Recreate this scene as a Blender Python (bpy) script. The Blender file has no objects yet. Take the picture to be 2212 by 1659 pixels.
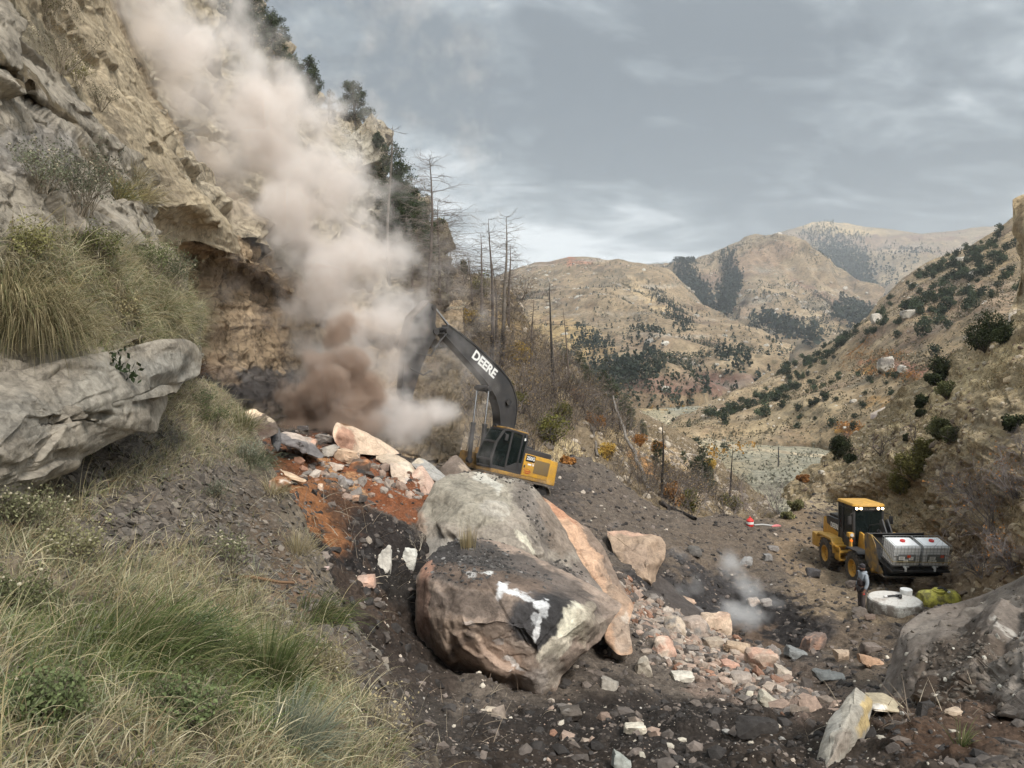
import bpy, bmesh, math, random
import numpy as np
from mathutils import Vector, Matrix
from mathutils.bvhtree import BVHTree
R = math.radians
SC = bpy.context.scene
COL = SC.collection
# ------------------------------------------------------------------ camera
CAM_H = 10.2
PITCH = R(4.0)
cam = bpy.data.cameras.new('camera'); cam.sensor_width = 36.0; cam.lens = 36.0*1662/2212
cam.clip_start = 0.1; cam.clip_end = 20000
camo = bpy.data.objects.new('camera', cam); COL.objects.link(camo)
camo.location = (0, 0, CAM_H); camo.rotation_euler = (math.pi/2-PITCH, 0, 0)
SC.camera = camo
# ------------------------------------------------------------------ colour management, render settings
SC.view_settings.view_transform = 'Standard'; SC.view_settings.look = 'None'
SC.view_settings.gamma = 1.0; SC.view_settings.exposure = 1.62
SC.view_settings.use_curve_mapping = False
SC.render.engine = 'CYCLES'
cy = SC.cycles
cy.use_denoising = True; cy.max_bounces = 9; cy.diffuse_bounces = 3; cy.glossy_bounces = 3
cy.transmission_bounces = 4; cy.volume_bounces = 8; cy.transparent_max_bounces = 12
cy.use_adaptive_sampling = True; cy.adaptive_threshold = 0.02
cy.caustics_reflective = False; cy.caustics_refractive = False
cy.volume_step_rate = 1.0; cy.volume_max_steps = 256
# ------------------------------------------------------------------ world: overcast sky
SUN_EL, SUN_AZ = R(48), R(150)     # azimuth from +Y clockwise: behind the camera, to the right
world = bpy.data.worlds.new('World'); SC.world = world; world.use_nodes = True
nt = world.node_tree; N = nt.nodes; N.clear()
def nd(tree, typ, loc=None, **kw):
    n = tree.nodes.new(typ)
    for k, v in kw.items():
        if k.startswith('i_'):
            n.inputs[k[2:].replace('_', ' ')].default_value = v
        else: setattr(n, k, v)
    return n
def mth(tree, op, a, b=None, c=None, clamp=False):
    n = tree.nodes.new('ShaderNodeMath'); n.operation = op; n.use_clamp = clamp
    for i, x in enumerate((a, b, c)):
        if x is None: continue
        if isinstance(x, (int, float)): n.inputs[i].default_value = x
        else: tree.links.new(x, n.inputs[i])
    return n.outputs[0]
def mixc(tree, fac, a, b, blend='MIX'):
    n = tree.nodes.new('ShaderNodeMix'); n.data_type = 'RGBA'; n.blend_type = blend
    for s, x in ((n.inputs[0], fac), (n.inputs[6], a), (n.inputs[7], b)):
        if isinstance(x, (int, float)): s.default_value = x
        elif isinstance(x, tuple): s.default_value = (*x, 1)[:4]
        else: tree.links.new(x, s)
    return n.outputs[2]
def ramp(tree, fac, stops, interp='LINEAR'):
    n = tree.nodes.new('ShaderNodeValToRGB'); cr = n.color_ramp; cr.interpolation = interp
    while len(cr.elements) < len(stops): cr.elements.new(0.5)
    for e, (p, c) in zip(cr.elements, stops):
        e.position = p; e.color = (c, c, c, 1) if isinstance(c, (int, float)) else (*c, 1)
    tree.links.new(fac, n.inputs[0]); return n.outputs[0]
L = nt.links.new
tc = nd(nt, 'ShaderNodeTexCoord'); sep = nd(nt, 'ShaderNodeSeparateXYZ'); L(tc.outputs['Generated'], sep.inputs[0])
zc = mth(nt, 'MAXIMUM', sep.outputs[2], 0.0)
zz = mth(nt, 'ADD', zc, 0.32)
px = mth(nt, 'DIVIDE', sep.outputs[0], zz); py = mth(nt, 'DIVIDE', sep.outputs[1], zz)
cmb = nd(nt, 'ShaderNodeCombineXYZ'); L(px, cmb.inputs[0]); L(py, cmb.inputs[1])
mp = nd(nt, 'ShaderNodeMapping'); L(cmb.outputs[0], mp.inputs[0]); mp.inputs['Scale'].default_value = (0.62, 1.0, 1.0); mp.inputs['Location'].default_value = (3.1, 1.7, 0.4)
mp.inputs['Rotation'].default_value = (0, 0, R(-22))
n1 = nd(nt, 'ShaderNodeTexNoise', i_Scale=1.75, i_Detail=8.0, i_Roughness=0.55, i_Distortion=0.3); L(mp.outputs[0], n1.inputs[0])
n2 = nd(nt, 'ShaderNodeTexNoise', i_Scale=4.6, i_Detail=8.0, i_Roughness=0.6, i_Distortion=0.5); L(mp.outputs[0], n2.inputs[0])
cl = mth(nt, 'ADD', mth(nt, 'MULTIPLY', n1.outputs[0], 1.5), mth(nt, 'MULTIPLY', n2.outputs[0], 1.2)); cl = mth(nt, 'SUBTRACT', cl, 0.865)
# thinner, brighter cloud towards the horizon
cl2 = mth(nt, 'ADD', cl, mth(nt, 'MULTIPLY', mth(nt, 'SMOOTH_MAX', mth(nt, 'SUBTRACT', 0.17, zc), 0.0, 0.05), 1.7))
cloud = ramp(nt, cl2, [(0.30, (0.112, 0.127, 0.138)), (0.42, (0.155, 0.174, 0.185)), (0.51, (0.21, 0.232, 0.243)), (0.60, (0.30, 0.322, 0.332)), (0.76, (0.50, 0.52, 0.525))])
# overcast skies brighten towards the zenith
cie = mth(nt, 'ADD', mth(nt, 'MULTIPLY', mth(nt, 'SMOOTH_MAX', mth(nt, 'SUBTRACT', zc, 0.35), 0.0, 0.1), 3.4), 1.0)
cs = nd(nt, 'ShaderNodeVectorMath', operation='SCALE'); L(cloud, cs.inputs[0]); L(cie, cs.inputs['Scale'])
sky = nd(nt, 'ShaderNodeTexSky'); sky.sky_type = 'NISHITA'; sky.sun_disc = False
sky.sun_elevation = SUN_EL; sky.sun_rotation = SUN_AZ
bg1 = nd(nt, 'ShaderNodeBackground'); L(sky.outputs[0], bg1.inputs[0]); bg1.inputs[1].default_value = 0.05
bg2 = nd(nt, 'ShaderNodeBackground'); L(cs.outputs[0], bg2.inputs[0]); bg2.inputs[1].default_value = 0.66
mx = nd(nt, 'ShaderNodeMixShader', i_Fac=0.93); L(bg1.outputs[0], mx.inputs[1]); L(bg2.outputs[0], mx.inputs[2])
wo = nd(nt, 'ShaderNodeOutputWorld'); L(mx.outputs[0], wo.inputs[0])
# ------------------------------------------------------------------ sun, softened by the cloud
sl = bpy.data.lights.new('sun', 'SUN'); sl.energy = 1.5; sl.angle = R(16); sl.color = (1.0, 0.955, 0.89)
so = bpy.data.objects.new('sun', sl); COL.objects.link(so)
sd = Vector((math.sin(SUN_AZ)*math.cos(SUN_EL), math.cos(SUN_AZ)*math.cos(SUN_EL), math.sin(SUN_EL)))
so.rotation_euler = (-sd).to_track_quat('-Z', 'Y').to_euler(); so.location = sd*60+Vector((0, 0, 10))
# ------------------------------------------------------------------ numbers
F = np.array([0, math.cos(PITCH), -math.sin(PITCH)]); U = np.array([0, math.sin(PITCH), math.cos(PITCH)]); X = np.array([1., 0, 0]); C0 = np.array([0, 0, CAM_H])
def P(u, v, d):
    """point seen at (u,v) of the 2212x1659 photograph, d metres along the view axis"""
    u = np.asarray(u, float); v = np.asarray(v, float); d = np.asarray(d, float)
    return C0 + d[..., None]*F - ((v-829.5)/1662*d)[..., None]*U + ((u-1106)/1662*d)[..., None]*X
def D(v, h):
    """view depth at which row v is h metres below the camera"""
    return h/(math.sin(PITCH)+(v-829.5)/1662*math.cos(PITCH))
def proj(p):
    q = np.asarray(p)-C0; d = q@F
    return 1106+1662*(q@X)/d, 829.5-1662*(q@U)/d, d
_T = np.random.RandomState(7).rand(64, 64, 64).astype(np.float32)
def vn(p):
    i = np.floor(p).astype(np.int64); f = p-i; f = f*f*(3-2*f); i &= 63; j = (i+1) & 63
    x0, y0, z0 = i[..., 0], i[..., 1], i[..., 2]; x1, y1, z1 = j[..., 0], j[..., 1], j[..., 2]
    fx, fy, fz = f[..., 0], f[..., 1], f[..., 2]
    a = _T[x0, y0, z0]*(1-fx)+_T[x1, y0, z0]*fx; b = _T[x0, y1, z0]*(1-fx)+_T[x1, y1, z0]*fx
    c = _T[x0, y0, z1]*(1-fx)+_T[x1, y0, z1]*fx; d = _T[x0, y1, z1]*(1-fx)+_T[x1, y1, z1]*fx
    return (a*(1-fy)+b*fy)*(1-fz)+(c*(1-fy)+d*fy)*fz
_Q = np.array([[.8, .6, 0], [-.48, .64, .6], [.36, -.48, .8]])
def fbm(p, o=5, g=0.5, ridge=False):
    """about -1..1"""
    s = 0; a = 1; t = 0; p = np.asarray(p, float)+17.3
    for k in range(o):
        n = vn(p)*2-1
        if ridge: n = 1-2*np.abs(n)
        s = s+a*n; t += a; a *= g; p = p@_Q*2.03+5.1
    return s/t*1.6
_J = np.random.RandomState(11).rand(64, 64, 64, 7).astype(np.float32)
def facet(p, tilt=.9, off=.5, warp=.25):
    """broken planes: every cell of rock has its own tilt and its own step"""
    p = np.asarray(p, float)+9.7; p = p+warp*np.stack([fbm(p*1.3, 3), fbm(p*1.3+7, 3), fbm(p*1.3+13, 3)], -1); sh = p.shape[:-1]; p = p.reshape(-1, 3); i = np.floor(p).astype(np.int64); best = np.full(len(p), 9e9); h = np.zeros(len(p))
    for dx in (-1, 0, 1):
        for dy in (-1, 0, 1):
            for dz in (-1, 0, 1):
                c = i+[dx, dy, dz]; J = _J[c[:, 0] & 63, c[:, 1] & 63, c[:, 2] & 63]; q = p-c-J[:, :3]; d = (q*q).sum(1); m = d < best; best[m] = d[m]; h[m] = ((q*(J[:, 3:6]*2-1)).sum(1)*tilt+(J[:, 6]-.5)*off)[m]
    return h.reshape(sh)
def relief(W, disp):
    """sum of noise layers (scale, amp[, ridged]) and broken planes ('f', scale, amp)"""
    o = 0
    for e in disp:
        if e[0] == 'f': o = o+e[2]*facet(W/np.asarray(e[1]))
        else: o = o+e[1]*fbm(W/np.asarray(e[0]), e[3] if len(e) > 3 else 5, .52, ridge=(len(e) > 2 and e[2]))
    return o
def soft(a, n, wrap=False):
    if np.ndim(a) < 2: return a
    for _ in range(n):
        if wrap: a = .5*a+.25*(np.roll(a, 1, 1)+np.roll(a, -1, 1))
        else: a = np.concatenate([a[:, :1], .5*a[:, 1:-1]+.25*(a[:, 2:]+a[:, :-2]), a[:, -1:]], 1)
        a = np.concatenate([a[:1], .5*a[1:-1]+.25*(a[2:]+a[:-2]), a[-1:]], 0)
    return a
def lin(h):
    h = h.lstrip('#'); c = [int(h[i:i+2], 16)/255 for i in (0, 2, 4)]
    return tuple(x/12.92 if x < .04045 else ((x+.055)/1.055)**2.4 for x in c)
# ------------------------------------------------------------------ meshes
def mesh(name, V, Fc, col=None, smooth=True, mats=(), mi=None):
    me = bpy.data.meshes.new(name); V = np.asarray(V, np.float32)
    fl = Fc if isinstance(Fc, (list, tuple)) else [Fc]
    fl = [np.asarray(f, np.int32) for f in fl if len(f)]
    nl = sum(f.size for f in fl); nf = sum(len(f) for f in fl)
    me.vertices.add(len(V)); me.vertices.foreach_set('co', V.ravel())
    me.loops.add(nl); me.polygons.add(nf)
    me.loops.foreach_set('vertex_index', np.concatenate([f.ravel() for f in fl]))
    tot = np.concatenate([np.full(len(f), f.shape[1], np.int32) for f in fl]); st = np.concatenate([[0], np.cumsum(tot)[:-1]]).astype(np.int32)
    me.polygons.foreach_set('loop_start', st); me.polygons.foreach_set('loop_total', tot)
    me.polygons.foreach_set('use_smooth', np.full(nf, bool(smooth)))
    if mi is not None: me.polygons.foreach_set('material_index', np.asarray(mi, np.int32))
    if col is not None:
        a = me.attributes.new('Col', 'FLOAT_COLOR', 'POINT')
        c = np.ones((len(V), 4), np.float32); c[:, :3] = col; a.data.foreach_set('color', c.ravel())
    for m in mats: me.materials.append(m)
    me.update(calc_edges=True); me.validate(); return me
def link(name, me, parent=None, loc=None, rot=None, kind=None, **tags):
    o = bpy.data.objects.new(name, me); COL.objects.link(o)
    if parent is not None: o.parent = parent
    if loc is not None: o.location = loc
    if rot is not None: o.rotation_euler = rot
    if kind: o['kind'] = kind
    for k, v in tags.items():
        if v: o[k] = v
    return o
def thing(name, label, category, loc=(0, 0, 0), rot=(0, 0, 0), group=None):
    return link(name, None, None, loc, rot, label=label, category=category, group=group)
def dup(o, label=None, parent=None):
    c = o.copy(); COL.objects.link(c)
    if parent is not None: c.parent = parent
    if label: c['label'] = label
    for ch in list(o.children): dup(ch, None, c)
    return c
# ------------------------------------------------------------------ materials
def principled(name, rough=0.9, spec=0.2):
    m = bpy.data.materials.new(name); m.use_nodes = True; t = m.node_tree; b = t.nodes['Principled BSDF']
    b.inputs['Roughness'].default_value = rough; b.inputs['Specular IOR Level'].default_value = spec
    return m, t, b
def earth_mat(name, s=1.0, bump=0.5, vary=0.35, strata=0.0, rough=0.92, cells=0.0, dist=0.05, cracks=0.0, speck=None):
    """vertex colour times grain of world size s, relief as bump"""
    m, t, b = principled(name, rough, 0.15); l = t.links.new
    at = nd(t, 'ShaderNodeAttribute', attribute_name='Col'); tc = nd(t, 'ShaderNodeTexCoord')
    g = nd(t, 'ShaderNodeMapping'); l(tc.outputs['Object'], g.inputs[0]); g.inputs['Scale'].default_value = (1/s,)*3
    a = nd(t, 'ShaderNodeTexNoise', i_Scale=1.3, i_Detail=8.0, i_Roughness=0.62); l(g.outputs[0], a.inputs[0])
    c = nd(t, 'ShaderNodeTexNoise', i_Scale=7.0, i_Detail=9.0, i_Roughness=0.75); l(g.outputs[0], c.inputs[0])
    f = mth(t, 'ADD', mth(t, 'MULTIPLY', a.outputs[0], 0.5), mth(t, 'MULTIPLY', c.outputs[0], 0.5))
    k = ramp(t, f, [(0.30, 1-vary*1.5), (0.5, 1.0), (0.72, 1+vary*1.7)])
    col = mixc(t, 1.0, at.outputs['Color'], k, 'MULTIPLY')
    hgt = mth(t, 'ADD', mth(t, 'MULTIPLY', a.outputs[0], 0.5), c.outputs[0])
    if cells:
        vo = nd(t, 'ShaderNodeTexVoronoi', i_Scale=9.0, i_Randomness=1.0); l(g.outputs[0], vo.inputs[0])
        hgt = mth(t, 'SUBTRACT', hgt, mth(t, 'MULTIPLY', vo.outputs['Distance'], cells))
        bw = nd(t, 'ShaderNodeSeparateColor'); l(vo.outputs['Color'], bw.inputs[0])
        col = mixc(t, 1.0, col, ramp(t, bw.outputs[0], [(0, 1-.45*cells), (.5, 1.0), (1, 1+.6*cells)]), 'MULTIPLY')
    if speck:
        vs_ = nd(t, 'ShaderNodeTexVoronoi', i_Scale=speck[0], i_Randomness=1.0); l(g.outputs[0], vs_.inputs[0]); rs = nd(t, 'ShaderNodeSeparateColor'); l(vs_.outputs['Color'], rs.inputs[0])
        rad = mth(t, 'MULTIPLY', mth(t, 'SUBTRACT', mth(t, 'ADD', rs.outputs[0], a.outputs[0]), 0.75, clamp=True), 0.75)
        col = mixc(t, mth(t, 'MULTIPLY', mth(t, 'MULTIPLY', mth(t, 'SUBTRACT', rad, vs_.outputs['Distance'], clamp=True), 9.0, clamp=True), speck[1]), col, (.055, .055, .036))
    if cracks:
        ds = nd(t, 'ShaderNodeVectorMath', operation='MULTIPLY_ADD'); l(a.outputs['Color'], ds.inputs[0]); ds.inputs[1].default_value = (1.1, 1.1, 1.1); l(g.outputs[0], ds.inputs[2])
        for sc_, th_ in ((.8, .012), (2.3, .02)):
            ve = nd(t, 'ShaderNodeTexVoronoi', i_Scale=sc_); ve.feature = 'DISTANCE_TO_EDGE'; l(ds.outputs[0], ve.inputs[0])
            msk = ramp(t, mth(t, 'ADD', ve.outputs['Distance'], mth(t, 'MULTIPLY', mth(t, 'SUBTRACT', c.outputs[0], .5), .10)), [(0.0, 1.0), (th_*2, 0.0)])
            col = mixc(t, mth(t, 'MULTIPLY', msk, cracks*.75), col, (.035, .03, .025)); hgt = mth(t, 'SUBTRACT', hgt, mth(t, 'MULTIPLY', msk, cracks*.8))
    if strata:
        gm = nd(t, 'ShaderNodeMapping'); l(tc.outputs['Object'], gm.inputs[0]); gm.inputs['Scale'].default_value = (.25/s, .25/s, 3.2/s)
        sn = nd(t, 'ShaderNodeTexNoise', i_Scale=1.5, i_Detail=6.0, i_Roughness=0.6, i_Distortion=0.6); l(gm.outputs[0], sn.inputs[0])
        hgt = mth(t, 'ADD', hgt, mth(t, 'MULTIPLY', sn.outputs[0], strata*2))
        col = mixc(t, 1.0, col, ramp(t, sn.outputs[0], [(0.3, 1-.3*strata), (0.5, 1.0), (0.75, 1+.3*strata)]), 'MULTIPLY')
    l(col, b.inputs['Base Color'])
    bp = nd(t, 'ShaderNodeBump', i_Strength=bump, i_Distance=dist*s); l(hgt, bp.inputs['Height']); l(bp.outputs[0], b.inputs['Normal'])
    return m
def leaf_mat(name, rough=0.75, trans=0.25, vary=0.3, s=0.4):
    """foliage and twigs: vertex colour, a little light through the blade"""
    m, t, b = principled(name, rough, 0.15); l = t.links.new
    at = nd(t, 'ShaderNodeAttribute', attribute_name='Col'); oi = nd(t, 'ShaderNodeObjectInfo')
    tc = nd(t, 'ShaderNodeTexCoord')
    a = nd(t, 'ShaderNodeTexNoise', i_Scale=1/s, i_Detail=3.0); l(tc.outputs['Object'], a.inputs[0])
    k = ramp(t, a.outputs[0], [(0.3, 1-vary), (0.7, 1+vary)])
    col = mixc(t, 1.0, at.outputs['Color'], k, 'MULTIPLY')
    col = mixc(t, 1.0, col, ramp(t, oi.outputs['Random'], [(0, 0.78), (1, 1.22)]), 'MULTIPLY')
    l(col, b.inputs['Base Color'])
    if trans:
        tr = nd(t, 'ShaderNodeBsdfTranslucent'); l(col, tr.inputs[0]); ms = nd(t, 'ShaderNodeMixShader', i_Fac=trans)
        o = t.nodes['Material Output']; l(b.outputs[0], ms.inputs[1]); l(tr.outputs[0], ms.inputs[2]); l(ms.outputs[0], o.inputs[0])
    return m
def paint(name, col, rough=0.5, spec=0.4, metal=0.0, dirt=0.35, dirtcol=(.16, .13, .10), s=0.5, bump=0.0, thr=0.5):
    m, t, b = principled(name, rough, spec); l = t.links.new; b.inputs['Metallic'].default_value = metal
    tc = nd(t, 'ShaderNodeTexCoord')
    a = nd(t, 'ShaderNodeTexNoise', i_Scale=1.6/s, i_Detail=8.0, i_Roughness=0.68); l(tc.outputs['Object'], a.inputs[0])
    f = ramp(t, a.outputs[0], [(thr-.12, 0.12*dirt), (thr+.16, dirt)])
    l(mixc(t, f, col, dirtcol), b.inputs['Base Color'])
    rr = mth(t, 'ADD', mth(t, 'MULTIPLY', f, 0.5), rough, clamp=True); l(rr, b.inputs['Roughness'])
    if bump:
        bp = nd(t, 'ShaderNodeBump', i_Strength=bump, i_Distance=0.02); l(a.outputs[0], bp.inputs['Height']); l(bp.outputs[0], b.inputs['Normal'])
    return m
def flat(name, col, rough=0.6, spec=0.3, metal=0.0, emit=0.0):
    m, t, b = principled(name, rough, spec); b.inputs['Base Color'].default_value = (*col, 1); b.inputs['Metallic'].default_value = metal
    if emit: b.inputs['Emission Color'].default_value = (*col, 1); b.inputs['Emission Strength'].default_value = emit
    return m
M = {}
M['ground'] = earth_mat('loose_earth', 0.5, 0.9, 0.40, cells=0.5, dist=0.07)
M['rock'] = earth_mat('sandstone', 0.9, 0.85, 0.45, dist=0.07, cracks=.25); M['slabrock'] = earth_mat('slab_sandstone', 0.7, 1.0, 0.5, dist=0.07, cracks=.12)
M['strata'] = earth_mat('bedded_sandstone', 1.6, 0.8, 0.42, strata=0.45, dist=0.06, cracks=.5)
M['boulder'] = earth_mat('broken_rock', 0.55, 0.7, 0.42, dist=0.06); M['bigboulder'] = earth_mat('fractured_boulder', 0.8, 0.75, 0.45, dist=0.07, cracks=.14)
M['hill'] = earth_mat('far_hillside', 30.0, 0.9, 0.50, dist=0.06, speck=(4.2, .5))
M['midhill'] = earth_mat('mid_hillside', 5.0, 0.9, 0.50, dist=0.07, speck=(3.2, .5))
M['slope'] = earth_mat('dry_slope', 1.1, 0.9, 0.38, cells=0.4, dist=0.06)
M['leaf'] = leaf_mat('foliage'); M['twig'] = leaf_mat('dead_wood', 0.9, 0.0, 0.25, 0.3); M['grass'] = leaf_mat('grass_blades', 0.7, 0.35, 0.2, 0.5)
# ------------------------------------------------------------------ surfaces lofted through control points (u, v, depth)
def _cr(A, t):
    """Catmull-Rom through rows of A at parameters t in 0..len-1"""
    n = len(A); i = np.clip(np.floor(t).astype(int), 0, n-2); f = (t-i)[(...,)+(None,)*(A.ndim-1)]
    g = lambda k: A[np.clip(k, 0, n-1)]
    p0, p1, p2, p3 = g(i-1), g(i), g(i+1), g(i+2)
    p0 = np.where((i == 0)[(...,)+(None,)*(A.ndim-1)], 2*p1-p2, p0); p3 = np.where((i == n-2)[(...,)+(None,)*(A.ndim-1)], 2*p2-p1, p3)
    c = 0.5*((2*p1)+(p2-p0)*f+(2*p0-5*p1+4*p2-p3)*f*f+(3*p1-p0-3*p2+p3)*f**3)
    return 0.5*c+0.5*(p1*(1-f)+p2*f)
def _res(A, n, w=None):
    s = np.concatenate([[0], np.cumsum(w if w is not None else np.linalg.norm(np.diff(A[:, :2], axis=0), axis=1)+1e-6)])
    return _cr(A, np.interp(np.linspace(0, s[-1], n), s, np.arange(len(A))))
SURF = {}
def blobs(u, v, base, bl, warp=26.0, wp=None):
    """soft ragged patches of colour: (u, v, ru, rv, angle, colour, strength[, softness])"""
    c = np.broadcast_to(np.asarray(base, float), (len(u), 3)).copy()
    n = np.stack([fbm(wp+3.3, 5, .6), fbm(wp+41.7, 5, .6)], -1)*warp if wp is not None else 0
    if wp is not None: n = n+np.stack([fbm(wp*5+1, 4, .65), fbm(wp*5+77, 4, .65)], -1)*warp*.6
    uu = u+n[..., 0]; vv = v+n[..., 1]
    for b in bl:
        bu, bv, ru, rv, an, colr, st = b[:7]; so = b[7] if len(b) > 7 else 0.35
        ca, sa = math.cos(R(an)), math.sin(R(an)); a = ((uu-bu)*ca+(vv-bv)*sa)/ru; d = (-(uu-bu)*sa+(vv-bv)*ca)/rv
        k = np.clip((1-np.sqrt(a*a+d*d))/so+0.5, 0, 1); k = (k*k*(3-2*k)*st)[:, None]
        c = c*(1-k)+np.asarray(colr)*k
    return c
def surf_normals(W):
    a = np.gradient(W, axis=1); b = np.gradient(W, axis=0); n = np.cross(a, b); n /= np.linalg.norm(n, axis=-1, keepdims=True)+1e-9
    s = np.sign(((C0-W)*n).sum(-1, keepdims=True)).mean(); return n*(1 if s >= 0 else -1)
def patch(name, rows, nu, nv, disp=(), base=(.2, .2, .2), bl=(), warp=26, wscale=3.0, mat='ground', fn=None, colfn=None, kind='structure', skirt=0, cap=0, **tags):
    if skirt: rows = rows+[[(p[0], p[1]+skirt, p[2]*1.01) for p in rows[-1]]]
    if cap: rows = [[(p[0], p[1]-cap, p[2]*1.25) for p in rows[0]]]+rows
    A = np.stack([_res(np.array([(p[0], p[1], 1/p[2]) for p in r], float), nu) for r in rows])
    w = np.linalg.norm(np.diff(A[..., :2], axis=0), axis=-1).mean(1)+1e-3
    G = _res(A, nv, w)
    W = P(G[..., 0], G[..., 1], 1/G[..., 2])
    n = surf_normals(W)
    off = soft(relief(W, disp), 1)
    if fn is not None: off = off+fn(G[..., 0], G[..., 1], W)
    W = W+n*np.asarray(off)[..., None] if len(disp) or fn else W
    V = W.reshape(-1, 3); i = np.arange(nu*nv).reshape(nv, nu)
    q = np.stack([i[:-1, :-1], i[1:, :-1], i[1:, 1:], i[:-1, 1:]], -1).reshape(-1, 4)
    u, v, d = proj(V)
    c = blobs(u, v, base, bl, warp, V/wscale)
    if colfn: c = colfn(u, v, d, V, c)
    if ((W[0, 0]-C0) @ F) > 0 and np.cross(V[q[0, 1]]-V[q[0, 0]], V[q[0, 3]]-V[q[0, 0]])@(C0-V[q[0, 0]]) < 0: q = q[:, ::-1]
    me = mesh(name, V, q, np.clip(c, .004, .9), True, [M[mat]])
    o = link(name, me, kind=kind, **tags)
    SURF[name] = dict(W=W, n=surf_normals(W), q=q, V=V, o=o, bvh=None, uv=(u, v))
    return o
def pick(u, v, *names):
    """nearest of the named surfaces seen through pixel (u,v): point, normal"""
    o = Vector(C0); dr = (Vector(P(u, v, 10.0))-o).normalized(); best = None
    for nme in names:
        s = SURF[nme]
        if s['bvh'] is None:
            if s.get('q3') is None and s['W'] is not None and s['W'].shape[0] > 60:
                W = s['W'][::2, ::2]; h, w_ = W.shape[:2]; i = np.arange(h*w_).reshape(h, w_)
                q = np.stack([i[:-1, :-1], i[1:, :-1], i[1:, 1:], i[:-1, 1:]], -1).reshape(-1, 4); V = W.reshape(-1, 3)
            else: V, q = s['V'], s['q']
            s['bvh'] = BVHTree.FromPolygons(V.tolist(), q.tolist())
        h = s['bvh'].ray_cast(o, dr)
        if h[0] is not None and (best is None or h[3] < best[2]): best = (h[0], h[1] if h[1].dot(dr) < 0 else -h[1], h[3])
    return best
def drop(x, y, *names, z=400.0):
    best = None
    for nme in names:
        if SURF[nme]['bvh'] is None: pick(1106, 800, nme)
        h = SURF[nme]['bvh'].ray_cast(Vector((x, y, z)), Vector((0, 0, -1)))
        if h[0] is not None and (best is None or h[0].z > best.z): best = h[0]
    return best
def scatter(name, n, seed, dens=None, inframe=True):
    """n points on a surface, by area as seen, thinned by dens(u,v,W)"""
    s = SURF[name]; rg = np.random.RandomState(seed); V = s['V']; q = s['q']
    if q.shape[1] == 3: q = q[:, [0, 1, 2, 2]]
    a, b, c, d = (V[q[:, k]] for k in range(4)); ar = np.linalg.norm(np.cross(c-a, d-b), axis=1)/2
    ce = (a+b+c+d)/4; u, v, dd = proj(ce)
    w = ar.copy()
    if inframe: w *= ((u > -160) & (u < 2370) & (v > -120) & (v < 1790))
    if dens is not None: w *= dens(u, v, ce)
    if w.sum() <= 0: return np.zeros((0, 3)), np.zeros((0, 3))
    k = rg.choice(len(q), n, p=w/w.sum()); r1, r2 = rg.rand(n, 1), rg.rand(n, 1)
    pts = (a[k]*(1-r1)+b[k]*r1)*(1-r2)+(d[k]*(1-r1)+c[k]*r1)*r2
    nn = np.cross(c[k]-a[k], d[k]-b[k]); nn /= np.linalg.norm(nn, axis=1, keepdims=True)+1e-9
    nn *= np.sign(((C0-pts)*nn).sum(1, keepdims=True)); return pts, nn
def inpoly(u, v, poly):
    p = np.asarray(poly, float); u = np.asarray(u); r = np.zeros(u.shape, bool); j = len(p)-1
    for i in range(len(p)):
        c = ((p[i, 1] > v) != (p[j, 1] > v)) & (u < (p[j, 0]-p[i, 0])*(v-p[i, 1])/(p[j, 1]-p[i, 1]+1e-9)+p[i, 0]); r ^= c; j = i
    return r
# ================================================================== TERRAIN
COAL = (.022, .019, .018); SOOT = (.045, .04, .038); SPOIL = (.105, .086, .070); BROWN = (.115, .085, .06); DIRT = (.17, .125, .085)
ORANGE = (.20, .088, .038); RUST = (.17, .06, .025); TAN = (.36, .26, .155); DRY = (.34, .27, .16); STRAW = (.42, .33, .19)
GREY = (.27, .245, .21); LTGREY = (.36, .335, .30); PINK = (.46, .29, .215); PALE = (.62, .58, .50); ROAD = (.27, .205, .14)
SAGE = (.26, .235, .17); MAROON = (.17, .095, .075); OLIVE = (.12, .115, .045); GOLD = (.36, .22, .06)
# ---- the big base under everything
def base_sheet():
    n = 90; g = np.linspace(-1, 1, n); s = np.sign(g)*np.abs(g)**2.6*5000
    xx, yy = np.meshgrid(s, s+600); r = np.hypot(xx, yy)
    z = np.interp(r, [0, 60, 200, 600, 2000, 9000], [-8, -12, -34, -60, -60, -60])
    V = np.stack([xx, yy, z], -1).reshape(-1, 3); i = np.arange(n*n).reshape(n, n)
    q = np.stack([i[:-1, :-1], i[:-1, 1:], i[1:, 1:], i[1:, :-1]], -1).reshape(-1, 4)
    link('ground', mesh('ground', V, q, np.tile(DRY, (len(V), 1)), True, [M['hill']]), kind='structure')
base_sheet()
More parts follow.
